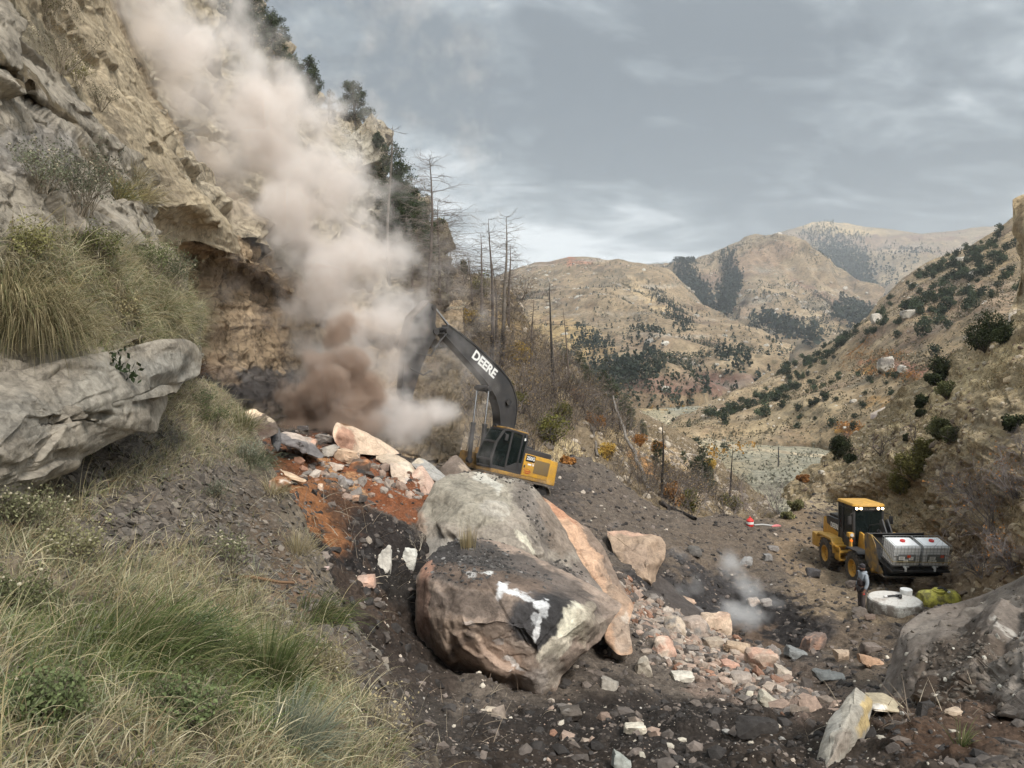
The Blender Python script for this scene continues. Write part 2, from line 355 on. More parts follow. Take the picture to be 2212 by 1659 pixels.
# ---- far mountains
def gully(sc, am, rot=0.0):
    """ridges and gullies running down the slope"""
    def f(u, v, W):
        p = W/sc; x = p[..., 0]*math.cos(rot)+p[..., 1]*math.sin(rot)
        q = np.stack([x+0.25*fbm(p*.7, 3), p[..., 2]*.35+p[..., 1]*.12, p[..., 1]*.25], -1)
        edge = np.clip((np.arange(u.shape[0])/u.shape[0])*9, 0.12, 1)[:, None]
        return (am*fbm(q, 5, .5, ridge=True)+am*.16*fbm(q*3.1+5, 4, .55, ridge=True))*edge
    return f
HILLB = (.245, .183, .115)
def hillcol(rock=0.0, scl=60.0, green=0.0):
    def f(u, v, d, V, c):
        a = fbm(V/scl*np.array([1, 1, 2.2]), 5, .6)[:, None]; b = fbm(V/(scl*.35)+9, 5, .6)[:, None]
        k = np.clip(a*1.6-.15, 0, 1)*.75; c = c*(1-k)+np.array((.165, .11, .08))*k
        k = np.clip(b*1.7-.35, 0, 1)*.7; c = c*(1-k)+np.array((.14, .122, .09))*k
        k = np.clip(-b*1.8-.45, 0, 1)*.8; c = c*(1-k)+np.array((.36, .28, .18))*k
        if rock:
            st = fbm(V/np.array([scl, scl, scl*.09])+30, 4, .6)[:, None]; k = np.clip(st*2.2-1.0, 0, 1)*rock; c = c*(1-k)+np.array((.34, .31, .26))*k
        return c
    return f
patch('far_mountain', [
    [(1560, 540, 4200), (1680, 506, 4000), (1725, 494, 3900), (1755, 484, 3900), (1790, 481, 3900), (1830, 487, 3800), (1880, 493, 3700), (1940, 501, 3600), (2010, 503, 3500), (2090, 498, 3500), (2240, 488, 3400)],
    [(1560, 600, 3500), (1700, 560, 3350), (1830, 548, 3200), (1900, 560, 3100), (2000, 560, 3000), (2100, 560, 2900), (2240, 560, 2800)],
    [(1600, 700, 2700), (1760, 660, 2600), (1870, 680, 2500), (1930, 650, 2450), (2000, 640, 2400), (2100, 640, 2300), (2240, 650, 2200)],
    [(1620, 800, 2100), (1760, 770, 2000), (1890, 770, 1900), (2100, 770, 1800), (2240, 780, 1700)]],
    260, 150, [(150, 14)], base=HILLB, fn=gully(330, 45), skirt=60, mat='hill', colfn=hillcol(.3, 260),
    bl=[(1800, 490, 110, 16, 6, (.42, .31, .17), .9), (2000, 512, 140, 5, 0, MAROON, .7), (1900, 530, 200, 14, 5, (.25, .17, .13), .5)], warp=8, wscale=200)
patch('middle_mountain', [
    [(1380, 590, 2300), (1440, 577, 2250), (1475, 572, 2200), (1500, 561, 2200), (1540, 545, 2150), (1575, 529, 2100), (1600, 519, 2100), (1635, 510, 2050), (1680, 510, 2000), (1715, 513, 2000), (1745, 530, 1950), (1775, 560, 1900), (1810, 585, 1850), (1850, 618, 1800), (1885, 650, 1750)],
    [(1400, 640, 1950), (1490, 610, 1900), (1560, 600, 1850), (1620, 590, 1750), (1690, 600, 1700), (1760, 640, 1650), (1830, 680, 1600), (1890, 700, 1550)],
    [(1420, 700, 1650), (1510, 690, 1650), (1590, 690, 1550), (1640, 690, 1450), (1700, 690, 1400), (1780, 700, 1350), (1890, 740, 1300)],
    [(1440, 800, 1250), (1560, 800, 1200), (1660, 800, 1150), (1760, 800, 1050), (1890, 800, 1000)]],
    260, 170, [(90, 9)], base=HILLB, fn=gully(210, 36), skirt=60, mat='hill', colfn=hillcol(.5, 150),
    bl=[(1640, 560, 90, 26, -20, (.25, .16, .11), .5), (1780, 640, 90, 8, 30, MAROON, .5), (1800, 700, 60, 30, 0, (.37, .27, .15), .5)], warp=10, wscale=120)
patch('left_mountain', [
    [(900, 640, 1700), (1000, 610, 1650), (1060, 598, 1600), (1110, 582, 1550), (1150, 573, 1520), (1190, 566, 1500), (1225, 558, 1480), (1255, 556, 1450), (1290, 560, 1430), (1315, 566, 1400), (1335, 564, 1390), (1365, 572, 1390), (1400, 577, 1400), (1440, 586, 1400), (1475, 612, 1350), (1510, 650, 1250), (1550, 690, 1180), (1590, 716, 1100), (1640, 752, 1000), (1690, 782, 950)],
    [(900, 700, 1350), (1050, 660, 1300), (1150, 640, 1250), (1240, 640, 1180), (1330, 640, 1100), (1420, 680, 1060), (1500, 720, 980), (1580, 752, 900), (1650, 782, 850), (1700, 800, 830)],
    [(900, 780, 1000), (1050, 760, 950), (1180, 740, 920), (1300, 740, 850), (1400, 760, 800), (1480, 780, 760), (1580, 800, 720), (1650, 815, 700), (1700, 820, 700)],
    [(900, 880, 700), (1050, 880, 650), (1200, 860, 600), (1300, 845, 580), (1400, 845, 560), (1500, 845, 560), (1580, 840, 580), (1650, 835, 600), (1700, 835, 600)],
    [(900, 950, 450), (1050, 940, 430), (1200, 920, 420), (1300, 895, 420), (1400, 880, 420), (1500, 860, 470), (1600, 850, 540), (1700, 850, 560)]],
    330, 230, [(60, 3.5), (14, .5)], base=HILLB, fn=gully(125, 20, .5), skirt=70, mat='hill', colfn=hillcol(.6, 90),
    bl=[(1255, 562, 45, 6, 0, (.36, .16, .10), .9), (1230, 730, 110, 40, 20, (.42, .29, .12), .6), (1430, 830, 160, 20, 5, MAROON, .8), (1580, 820, 100, 16, 0, MAROON, .8), (1400, 640, 60, 16, 35, (.45, .33, .19), .7)], warp=14, wscale=60)
# ---- valley floor, with the dirt road winding through it
def vh(v): return np.interp(v, [830, 850, 900, 980, 1050, 1120, 1200], [60, 50, 38, 31, 25, 19, 15])
patch('valley_floor', [[(u, v, float(D(v+dv, vh(v+dv)))) for u, dv in ((1150, -2), (1300, 0), (1450, 4), (1600, 6), (1750, 3), (1900, -3), (2100, -6))] for v in (842, 860, 885, 920, 960, 1000, 1050, 1110, 1180)],
    260, 200, [(8, .5), (1.5, .16)], base=SAGE, mat='midhill', warp=14, wscale=9,
    bl=[(1400, 850, 150, 10, 0, MAROON, .8), (1330, 872, 110, 9, 8, (.42, .22, .06), .6), (1520, 862, 90, 10, -12, (.26, .27, .235), .7), (1430, 905, 90, 14, 20, (.35, .29, .18), .6), (1560, 960, 120, 14, 8, (.33, .27, .17), .7),
        (1640, 978, 190, 3.2, 4, (.52, .43, .29), 1, .3), (1480, 930, 60, 3, 22, (.52, .43, .29), 1, .3), (1700, 1010, 180, 40, 0, (.25, .235, .18), .7), (1640, 1000, 90, 14, 0, (.27, .23, .16), .7), (1560, 1010, 60, 30, 20, (.33, .27, .17), .6)])
pts_ = [pick(u, v, 'valley_floor') for u, v in ((1440, 898), (1470, 914), (1500, 934), (1540, 953), (1580, 964), (1630, 972), (1690, 978), (1750, 984), (1810, 990))]
c_ = _res(np.array([tuple(p[0]) for p in pts_ if p]), 60); t_ = np.gradient(c_, axis=0); n_ = np.stack([-t_[:, 1], t_[:, 0], 0*t_[:, 0]], 1); n_ /= np.linalg.norm(n_, axis=1, keepdims=True); zz_ = np.array([(drop(p[0], p[1], 'valley_floor') or Vector(p)).z for p in c_]); c_[:, 2] = zz_+.35
V_ = np.stack([c_+n_*k for k in (-2.6, -1, 1, 2.6)], 1)+np.array([0, 0, 1])*np.array([-.5, 0, 0, -.5])[None, :, None]; i_ = np.arange(240).reshape(60, 4)
link('valley_road', mesh('valley_road', V_.reshape(-1, 3), np.stack([i_[:-1, :-1], i_[:-1, 1:], i_[1:, 1:], i_[1:, :-1]], -1).reshape(-1, 4), (.40, .33, .23), True, [M['midhill']]), kind='structure')
# ---- hillside on the right, dotted with junipers
patch('right_hillside', [
    [(1420, 935, 300), (1490, 895, 330), (1560, 858, 360), (1640, 820, 390), (1700, 790, 400), (1780, 752, 400), (1850, 706, 400), (1880, 676, 400), (1905, 645, 410), (1950, 598, 420), (2005, 562, 430), (2060, 545, 430), (2110, 522, 430), (2150, 500, 430), (2185, 472, 430), (2240, 440, 420)],
    [(1440, 945, 270), (1560, 905, 290), (1700, 840, 310), (1800, 790, 310), (1880, 740, 305), (1950, 690, 300), (2040, 650, 300), (2140, 600, 300), (2240, 560, 300)],
    [(1440, 958, 240), (1580, 930, 240), (1720, 890, 240), (1850, 840, 235), (1960, 790, 225), (2060, 750, 220), (2140, 710, 215), (2240, 690, 210)],
    [(1450, 965, 228), (1600, 946, 234), (1750, 925, 226), (1900, 895, 200), (2020, 860, 178), (2120, 820, 165), (2240, 790, 160)],
    [(1460, 976, 206), (1620, 963, 214), (1780, 958, 206), (1900, 955, 170), (2040, 930, 140), (2140, 900, 130), (2240, 880, 125)]],
    300, 240, [(26, 1.6), (7, .45), (1.6, .2)], base=(.27, .20, .12), fn=lambda u, v, W: 3*fbm(W/45, 4, ridge=True)*np.clip(np.arange(u.shape[0])/u.shape[0]*8, .05, 1)[:, None], skirt=40, mat='midhill', colfn=hillcol(.25, 28), warp=12, wscale=16,
    bl=[(1900, 780, 45, 8, 0, (.40, .14, .06), .8), (1960, 800, 100, 10, 8, (.25, .12, .085), .85), (1880, 800, 24, 10, -30, (.40, .24, .05), .9), (2060, 820, 70, 18, 15, (.25, .14, .09), .7), (2000, 865, 60, 10, 4, (.38, .26, .07), .9),
        (1970, 890, 50, 16, 0, (.38, .25, .06), .85), (1900, 870, 40, 10, 0, (.37, .2, .06), .5), (1880, 935, 60, 10, 0, (.27, .13, .09), .8), (1980, 925, 70, 18, 6, (.24, .125, .09), .8), (1830, 925, 24, 6, 0, (.42, .22, .05), .8),
        (2080, 640, 160, 40, 0, (.27, .19, .135), .6), (1700, 900, 120, 30, -20, (.37, .29, .18), .6)])
# ---- the grassy slope beyond the track, right
def slopefn(u, v, W):
    b = fbm(W/np.array([3.5, 5, .8]), 4, .5); return .35*np.clip(b, -.2, 1)
patch('near_slope', [
    [(1690, 1075, 60), (1712, 1042, 60), (1750, 1003, 61), (1800, 968, 62), (1850, 940, 62), (1895, 898, 62), (1930, 862, 60), (1960, 836, 58), (2020, 798, 56), (2060, 762, 55), (2115, 722, 52), (2165, 695, 49), (2215, 668, 46), (2300, 620, 44)],
    [(1705, 1085, 56), (1760, 1040, 56), (1850, 990, 54), (1930, 930, 51), (2010, 870, 48), (2080, 820, 45), (2160, 770, 41), (2230, 730, 38), (2310, 700, 36)],
    [(1730, 1095, 53), (1800, 1060, 51), (1880, 1030, 47), (1960, 980, 43), (2050, 930, 39), (2130, 880, 35), (2220, 850, 32), (2320, 820, 30)],
    [(1800, 1105, 50), (1870, 1085, 48), (1940, 1065, 44), (2020, 1030, 38), (2100, 1000, 32), (2200, 970, 28), (2330, 950, 26)],
    [(1895, 1150, 43.5), (1925, 1140, 42), (1990, 1120, 39), (2060, 1110, 35), (2150, 1100, 29), (2240, 1090, 25), (2330, 1080, 22)],
    [(1915, 1215, 39), (1960, 1200, 39), (2030, 1190, 37), (2090, 1200, 32.5), (2170, 1200, 26.5), (2250, 1200, 22), (2340, 1200, 19)],
    [(1920, 1290, 33), (1960, 1285, 33), (2040, 1290, 31), (2100, 1300, 27), (2180, 1300, 22), (2260, 1300, 19), (2340, 1300, 17)]],
    330, 330, [(2.4, .28), ('f', (1.6, 1.6, .5), .22), (.7, .11), (.22, .05)], base=(.29, .225, .135), fn=slopefn, skirt=60, mat='slope', warp=22, wscale=2.5,
    bl=[(2000, 1230, 220, 70, -18, (.23, .165, .105), .9), (2130, 1260, 130, 80, 0, (.15, .105, .065), .85), (2000, 1150, 60, 36, 0, (.30, .215, .125), .8), (1900, 1010, 130, 26, -28, (.28, .22, .14), .5), (1820, 1050, 90, 30, 0, (.36, .27, .17), .7),
        (2080, 830, 180, 24, -32, STRAW, .8), (2130, 900, 130, 20, -30, (.25, .20, .13), .8), (2000, 950, 100, 24, -30, STRAW, .6), (2180, 1050, 120, 60, -20, (.22, .17, .12), .7), (2090, 990, 120, 20, -25, (.2, .16, .11), .6)])
# ---- wooded hillside behind the excavator
patch('wooded_hillside', [
    [(880, 600, 72), (940, 580, 72), (990, 584, 72), (1040, 600, 74), (1085, 618, 76), (1105, 650, 78), (1125, 695, 80), (1180, 738, 84), (1240, 785, 88), (1290, 830, 92), (1340, 868, 96), (1420, 905, 98), (1490, 955, 96), (1550, 1000, 90), (1600, 1045, 84), (1650, 1085, 76), (1680, 1112, 72)],
    [(880, 700, 62), (960, 690, 62), (1040, 700, 64), (1100, 730, 67), (1180, 790, 72), (1260, 840, 76), (1340, 895, 80), (1430, 950, 82), (1520, 1010, 78), (1600, 1070, 72), (1680, 1118, 66)],
    [(880, 800, 54), (980, 800, 54), (1060, 810, 55), (1140, 840, 58), (1220, 880, 62), (1300, 930, 65), (1390, 985, 67), (1480, 1040, 66), (1560, 1085, 63), (1680, 1125, 60)],
    [(880, 890, 47), (980, 900, 46.5), (1070, 915, 46.5), (1150, 940, 48), (1230, 970, 51), (1310, 1005, 54), (1390, 1050, 56), (1470, 1090, 56), (1560, 1115, 55), (1680, 1140, 54)],
    [(880, 1000, 41), (980, 1010, 40), (1080, 1020, 40), (1200, 1030, 42), (1290, 1050, 45), (1380, 1100, 47), (1470, 1135, 48), (1560, 1145, 49), (1680, 1160, 49)]],
    340, 260, [(6, .8), ('f', (2.5, 2.5, 1), .35), (1.6, .2), (.5, .1)], base=(.17, .13, .085), skirt=50, mat='slope', warp=26, wscale=5,
    bl=[(1230, 1000, 60, 40, 30, STRAW, .8), (1350, 950, 90, 30, 35, (.33, .25, .15), .8), (1450, 990, 60, 22, 30, (.42, .31, .19), .8), (1500, 1040, 60, 20, 30, TAN, .7), (1400, 1000, 40, 12, 35, (.35, .16, .05), .6), (1560, 1090, 80, 20, 10, (.3, .24, .16), .6),
        (1100, 720, 60, 30, 30, (.34, .24, .12), .7), (1200, 830, 60, 20, 35, (.30, .23, .14), .7), (1100, 880, 90, 30, 20, (.15, .12, .08), .6), (1040, 640, 50, 40, 0, (.26, .2, .13), .7)])
# ---- track, spoil and burnt ground
def g(*a): return [(u, v, float(D(v, h))) for u, v, h in a]
PITROWS = [
    g((420, 868, 2.6), (520, 900, 3.3), (600, 925, 3.6), (700, 935, 3.9), (820, 960, 4.8), (950, 1010, 6.3), (1080, 1045, 7.5), (1160, 1040, 7.9), (1225, 986, 7.0), (1290, 1002, 7.6), (1350, 1055, 8.7), (1410, 1092, 9.6), (1480, 1114, 10.4), (1560, 1112, 10.9), (1650, 1116, 11.2), (1730, 1095, 11.3), (1780, 1042, 11.0), (1850, 1036, 10.9), (1900, 1040, 10.6)),
    g((440, 930, 2.8), (560, 970, 3.4), (700, 985, 4.0), (850, 1010, 4.6), (1000, 1050, 5.7), (1130, 1062, 7.3), (1250, 1060, 8.0), (1340, 1092, 8.8), (1420, 1120, 9.7), (1500, 1135, 10.4), (1620, 1140, 11.1), (1740, 1120, 11.4), (1840, 1090, 11.3), (1930, 1090, 10.8)),
    g((460, 1040, 2.9), (560, 1070, 3.4), (680, 1085, 4.2), (800, 1100, 4.8), (920, 1120, 5.4), (1080, 1120, 6.6), (1220, 1120, 7.7), (1340, 1135, 8.9), (1450, 1160, 9.9), (1580, 1175, 10.9), (1720, 1170, 11.5), (1850, 1150, 11.6), (1940, 1150, 11.3)),
    g((480, 1150, 3.0), (580, 1165, 3.5), (700, 1180, 4.4), (820, 1200, 5.3), (940, 1230, 6.3), (1100, 1230, 7.2), (1250, 1220, 8.1), (1380, 1220, 9.1), (1480, 1235, 10.2), (1600, 1240, 11.1), (1730, 1240, 11.5), (1800, 1233, 11.7), (1860, 1264, 11.35), (1950, 1255, 11.3), (2050, 1255, 11)),
    g((520, 1270, 3.1), (640, 1290, 4.2), (740, 1310, 5.2), (860, 1330, 6.3), (980, 1340, 7.3), (1150, 1340, 8.1), (1320, 1320, 8.9), (1420, 1300, 9.8), (1500, 1300, 10.9), (1590, 1310, 11.4), (1690, 1320, 10.9), (1790, 1325, 10.3), (1900, 1325, 10.1), (2050, 1320, 10.0), (2200, 1320, 10)),
    g((600, 1380, 3.7), (720, 1400, 5.1), (830, 1420, 6.1), (940, 1440, 7.0), (1120, 1450, 7.7), (1300, 1440, 8.3), (1440, 1420, 9.1), (1560, 1410, 10.0), (1680, 1410, 10.5), (1800, 1410, 10.3), (1930, 1410, 9.9), (2060, 1410, 9.4), (2250, 1410, 8.8)),
    g((660, 1480, 3.9), (780, 1500, 5.2), (900, 1515, 6.1), (1060, 1530, 6.8), (1240, 1530, 7.3), (1400, 1510, 7.9), (1540, 1490, 8.6), (1680, 1490, 8.9), (1800, 1500, 8.5), (1900, 1500, 7.8), (2050, 1500, 6.6), (2270, 1500, 5.6)),
    g((720, 1580, 3.8), (850, 1590, 4.7), (980, 1600, 5.4), (1120, 1605, 5.8), (1280, 1605, 5.9), (1440, 1590, 6.1), (1580, 1575, 6.5), (1720, 1570, 6.4), (1860, 1565, 5.6), (1980, 1560, 4.7), (2100, 1560, 4.3), (2280, 1560, 4.0)),
    g((760, 1720, 3.5), (900, 1720, 4.0), (1060, 1720, 4.5), (1240, 1720, 4.7), (1440, 1715, 4.7), (1600, 1710, 4.6), (1760, 1705, 4.3), (1900, 1700, 3.9), (2080, 1700, 3.5), (2290, 1700, 3.3)),
    g((780, 1850, 3.1), (1000, 1850, 3.6), (1300, 1850, 3.9), (1600, 1850, 3.8), (1900, 1850, 3.2), (2300, 1850, 2.8))]
def pitfn(u, v, W):
    # wheel ruts on the track, ripples of shale lower centre
    r = np.clip(1-np.abs(v-1190)/70, 0, 1)*np.clip(1-np.abs(u-1640)/170, 0, 1)
    return .05*np.sin((W[..., 0]+.35*W[..., 1])*5.5+2*fbm(W/3, 3))*r
patch('quarry_floor', PITROWS, 620, 520, [(2.6, .26), (.8, .15), ('f', .55, .09), (.28, .07), (.11, .03, False, 3)], base=SPOIL, fn=pitfn, mat='ground', warp=40, wscale=2.2,
    bl=[(1480, 1130, 320, 60, 10, (.11, .088, .07), .9), (1600, 1190, 220, 60, 0, (.12, .094, .072), .9), (1760, 1190, 90, 70, 60, (.16, .12, .08), .9), (1820, 1070, 90, 34, 0, (.34, .265, .17), .95), (1740, 1190, 60, 110, -20, (.19, .14, .095), .7),
        (1880, 1280, 190, 60, 4, (.20, .15, .10), .9), (1560, 1320, 230, 80, 20, (.042, .038, .037), 1), (1700, 1350, 110, 60, 30, COAL, .9), (1820, 1360, 60, 40, 30, SOOT, .7), (1880, 1400, 90, 60, 10, (.12, .09, .065), .8), (1650, 1390, 80, 30, 20, (.14, .095, .065), .6),
        (1450, 1340, 130, 24, 28, PINK, .75), (1530, 1400, 190, 34, 26, (.34, .21, .15), .75), (1380, 1290, 70, 20, 45, ORANGE, .6),
        (1720, 1470, 160, 40, 12, (.10, .075, .058), .8), (1650, 1500, 160, 26, 14, (.2, .145, .115), .7), (1780, 1540, 200, 22, 6, (.17, .12, .095), .6),
        (1350, 1600, 420, 110, 0, (.026, .021, .018), .95), (1100, 1640, 300, 60, 0, (.035, .026, .02), .8), (1850, 1620, 300, 80, 0, (.04, .03, .023), .9), (2100, 1560, 200, 70, 0, (.075, .042, .025), .7),
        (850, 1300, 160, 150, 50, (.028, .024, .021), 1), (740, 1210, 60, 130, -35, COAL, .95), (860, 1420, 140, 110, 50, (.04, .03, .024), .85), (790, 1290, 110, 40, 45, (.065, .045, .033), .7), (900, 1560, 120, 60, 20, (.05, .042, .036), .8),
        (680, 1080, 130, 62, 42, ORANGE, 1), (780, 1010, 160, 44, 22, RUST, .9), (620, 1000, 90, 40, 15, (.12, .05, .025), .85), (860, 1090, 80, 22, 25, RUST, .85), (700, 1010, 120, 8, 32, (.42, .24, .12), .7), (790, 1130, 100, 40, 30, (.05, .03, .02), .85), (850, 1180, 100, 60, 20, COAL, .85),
        (600, 1100, 30, 90, -30, COAL, .9), (620, 930, 120, 20, 8, (.05, .04, .035), .7), (1000, 1010, 120, 20, 0, (.045, .04, .038), .8), (1200, 1060, 60, 30, 0, SOOT, .7)])
# ---- grass bank in the foreground
BANK = [
    [(-180, 1760, 2.2), (100, 1760, 2.6), (350, 1760, 3.1), (600, 1760, 3.7), (760, 1760, 4.2), (880, 1760, 4.6), (990, 1790, 5.2), (1010, 1900, 5.6)],
    [(-180, 1620, 2.6), (100, 1610, 3.0), (350, 1600, 3.6), (560, 1590, 4.3), (720, 1590, 4.9), (850, 1590, 5.4), (930, 1640, 6.0), (960, 1760, 6.2)],
    [(-180, 1480, 3.1), (60, 1460, 3.5), (300, 1440, 4.3), (500, 1430, 5.2), (660, 1420, 6.1), (780, 1420, 6.8), (840, 1480, 7.4), (860, 1640, 7.2)],
    [(-180, 1330, 3.8), (50, 1310, 4.3), (260, 1290, 5.3), (440, 1280, 6.6), (590, 1270, 7.8), (700, 1270, 8.7), (755, 1330, 9.2), (780, 1480, 8.6)],
    [(-180, 1210, 4.6), (40, 1190, 5.0), (230, 1170, 6.2), (390, 1150, 7.9), (520, 1130, 9.4), (625, 1120, 10.6), (690, 1190, 11.2), (710, 1330, 10.2)],
    [(-180, 1110, 5.3), (30, 1100, 5.8), (200, 1060, 7.2), (340, 1030, 9.0), (460, 1010, 11), (560, 1000, 12.6), (615, 1070, 13.0), (640, 1200, 11.8)],
    [(-180, 1030, 6.0), (30, 1010, 6.6), (200, 970, 8.2), (330, 930, 10.3), (430, 900, 12.6), (520, 900, 14.5), (575, 960, 14.6), (600, 1080, 13.2)],
    [(-180, 900, 6.8), (30, 890, 7.4), (200, 880, 9.0), (330, 850, 11.2), (410, 815, 13.4), (470, 845, 15.6), (530, 900, 16.4), (560, 1000, 15)]]
patch('grass_bank', BANK, 420, 420, [(1.6, .12), ('f', .35, .05), (.45, .06), (.14, .025)], base=(.16, .13, .095), mat='ground', warp=30, wscale=1.2,
    bl=[(330, 1100, 210, 80, -25, (.115, .096, .08), .95), (520, 1150, 90, 120, 35, (.095, .075, .058), .9), (600, 1200, 36, 130, -33, (.10, .072, .05), .9), (760, 1400, 40, 130, -28, (.09, .07, .055), .8), (640, 1290, 60, 60, 0, (.16, .10, .065), .6), (280, 980, 160, 50, -25, (.09, .08, .07), .8), (870, 1560, 50, 200, -24, (.065, .05, .04), .9)])
# ---- cliffs on the left
patch('tan_cliff', [
    [(-60, -80, 9), (60, -80, 13), (150, -80, 18), (205, -70, 23), (222, -60, 25), (235, -70, 30)],
    [(-60, 20, 9), (70, 20, 13), (165, 20, 18), (222, 20, 23), (240, 22, 25), (255, 20, 30)],
    [(-60, 90, 8.8), (90, 110, 12.5), (200, 120, 18), (275, 125, 23), (290, 128, 25), (300, 125, 30)],
    [(-60, 160, 8.6), (130, 200, 12.5), (250, 215, 18), (312, 215, 23), (326, 217, 25), (338, 215, 30)],
    [(-60, 230, 8.6), (160, 290, 12.5), (290, 300, 17), (352, 300, 22), (368, 302, 24), (380, 300, 29)],
    [(-60, 330, 9), (190, 370, 12.5), (330, 385, 17), (400, 385, 21), (414, 387, 23), (430, 385, 28)],
    [(-60, 430, 9.4), (220, 440, 13), (350, 450, 17), (440, 440, 20), (456, 442, 22), (475, 445, 26)],
    [(-60, 520, 10), (230, 520, 13.4), (330, 500, 17.5), (420, 480, 21), (480, 500, 22.5), (520, 510, 26)]],
    300, 380, [(4, .35), ('f', (1.6, 3.5, .8), .13), ('f', (.5, 1.1, .28), .055), (.3, .04)], base=(.35, .285, .195), skirt=40, mat='rock', warp=20, wscale=1.5,
    bl=[(60, 90, 140, 40, 55, (.16, .14, .10), .8), (150, 200, 130, 26, 60, (.2, .17, .11), .6), (360, 400, 20, 60, -35, (.15, .12, .085), .5), (260, 290, 12, 60, -20, (.10, .08, .06), .5)])
patch('grey_ledge', [
    [(-80, 0, 8.2), (0, 20, 8.8), (60, 100, 9.6), (110, 160, 10.4), (170, 220, 11.6), (230, 280, 13), (285, 330, 14.4), (330, 400, 15.6), (345, 440, 17)],
    [(-80, 60, 7.6), (0, 95, 8.2), (50, 150, 8.9), (100, 200, 9.8), (160, 262, 11), (215, 320, 12.2), (265, 375, 13.4), (310, 430, 14.6), (335, 470, 16)],
    [(-80, 125, 7.3), (0, 138, 7.9), (50, 178, 8.6), (100, 228, 9.6), (150, 275, 10.6), (200, 325, 11.6), (250, 390, 12.8), (300, 445, 14), (335, 490, 15.5)],
    [(-80, 152, 8.3), (0, 160, 8.9), (50, 200, 9.5), (100, 245, 10.4), (150, 290, 11.2), (200, 340, 12.2), (250, 400, 13.2), (300, 460, 14), (335, 505, 15.5)],
    [(-80, 170, 7.1), (0, 172, 7.7), (50, 215, 8.3), (100, 262, 9.1), (150, 310, 9.9), (200, 362, 10.9), (250, 415, 11.8), (300, 475, 12.9), (340, 525, 14.5)],
    [(-80, 300, 6.8), (0, 310, 7.3), (60, 350, 7.9), (120, 395, 8.6), (180, 440, 9.3), (240, 470, 10.4), (300, 510, 11.6), (345, 548, 12.8), (372, 566, 14.5)],
    [(-80, 420, 6.5), (0, 430, 6.9), (80, 470, 7.4), (160, 500, 8.2), (240, 530, 9.2), (310, 555, 10.4), (360, 580, 11.8), (385, 600, 13), (405, 620, 14.5)],
    [(-80, 600, 6.2), (0, 600, 6.5), (100, 610, 7.0), (200, 630, 7.8), (300, 650, 9.2), (360, 665, 10.4), (395, 680, 11.6), (415, 700, 12.6), (430, 720, 14)],
    [(-80, 830, 6.0), (0, 830, 6.2), (100, 820, 6.6), (200, 800, 7.4), (300, 780, 8.6), (360, 765, 9.8), (400, 760, 11), (420, 765, 12), (440, 780, 13.5)]],
    380, 380, [(2.4, .2), ('f', (1.3, 1.8, .9), .22), ('f', (.4, .6, .3), .07), (.2, .03)], base=(.29, .255, .205), mat='rock', warp=22, wscale=1.0,
    bl=[(60, 175, 170, 11, 43, (.13, .10, .06), .9, .5), (230, 370, 100, 10, 48, (.13, .10, .06), .8, .5), (60, 330, 100, 60, 0, (.23, .215, .20), .6), (150, 640, 260, 130, 0, (.17, .145, .09), .8)])
patch('cliff_wall', [
    [(300, 400, 19.0), (350, 425, 21), (400, 440, 23), (450, 470, 25), (520, 510, 28), (580, 560, 31), (640, 610, 34), (720, 650, 38), (800, 680, 41), (900, 700, 44), (1000, 700, 48)],
    [(300, 500, 18.6), (350, 520, 20.5), (400, 520, 22.4), (460, 540, 24.5), (520, 560, 27), (580, 590, 30.5), (640, 640, 33), (720, 680, 37), (800, 710, 40), (900, 730, 43), (1000, 730, 47)],
    [(300, 540, 21), (350, 548, 23), (400, 550, 25), (460, 575, 27), (520, 600, 30), (580, 630, 32.6), (640, 665, 35), (720, 700, 39), (800, 730, 41.5), (900, 750, 44.5), (1000, 750, 48)],
    [(300, 640, 20.6), (400, 640, 24.5), (460, 650, 26.8), (520, 660, 29.5), (580, 680, 32), (640, 710, 34.6), (720, 740, 38), (800, 770, 40.5), (900, 800, 43), (1000, 800, 46)],
    [(300, 780, 20), (400, 770, 24), (460, 770, 26.3), (520, 770, 29), (580, 780, 31.4), (640, 790, 34), (720, 810, 37), (800, 830, 39), (900, 850, 41), (1000, 850, 43)],
    [(300, 900, 18.6), (400, 890, 22), (460, 900, 24), (520, 905, 26.5), (580, 925, 28.5), (640, 935, 31), (720, 940, 33), (800, 950, 35), (900, 980, 36), (1000, 990, 38)]],
    420, 330, [(3.2, .3), ('f', (1.2, 1.2, .7), .22), (.5, .06)], base=(.33, .25, .165), skirt=80, cap=45, mat='strata', warp=16, wscale=2.2,
    fn=lambda u, v, W: -.42*np.clip(fbm(W/np.array([.8, 1.4, 6])+4, 4, .55, ridge=True)-.35, 0, 1)+.25*fbm(W/np.array([14, 14, .7]), 3, .6),
    bl=[(470, 590, 130, 26, 14, (.13, .10, .07), .7), (600, 840, 220, 40, 8, (.085, .078, .075), .95), (560, 870, 200, 50, 10, SOOT, .9), (480, 800, 40, 30, 40, (.28, .2, .13), .6), (960, 850, 110, 160, 0, (.12, .095, .065), .95)])
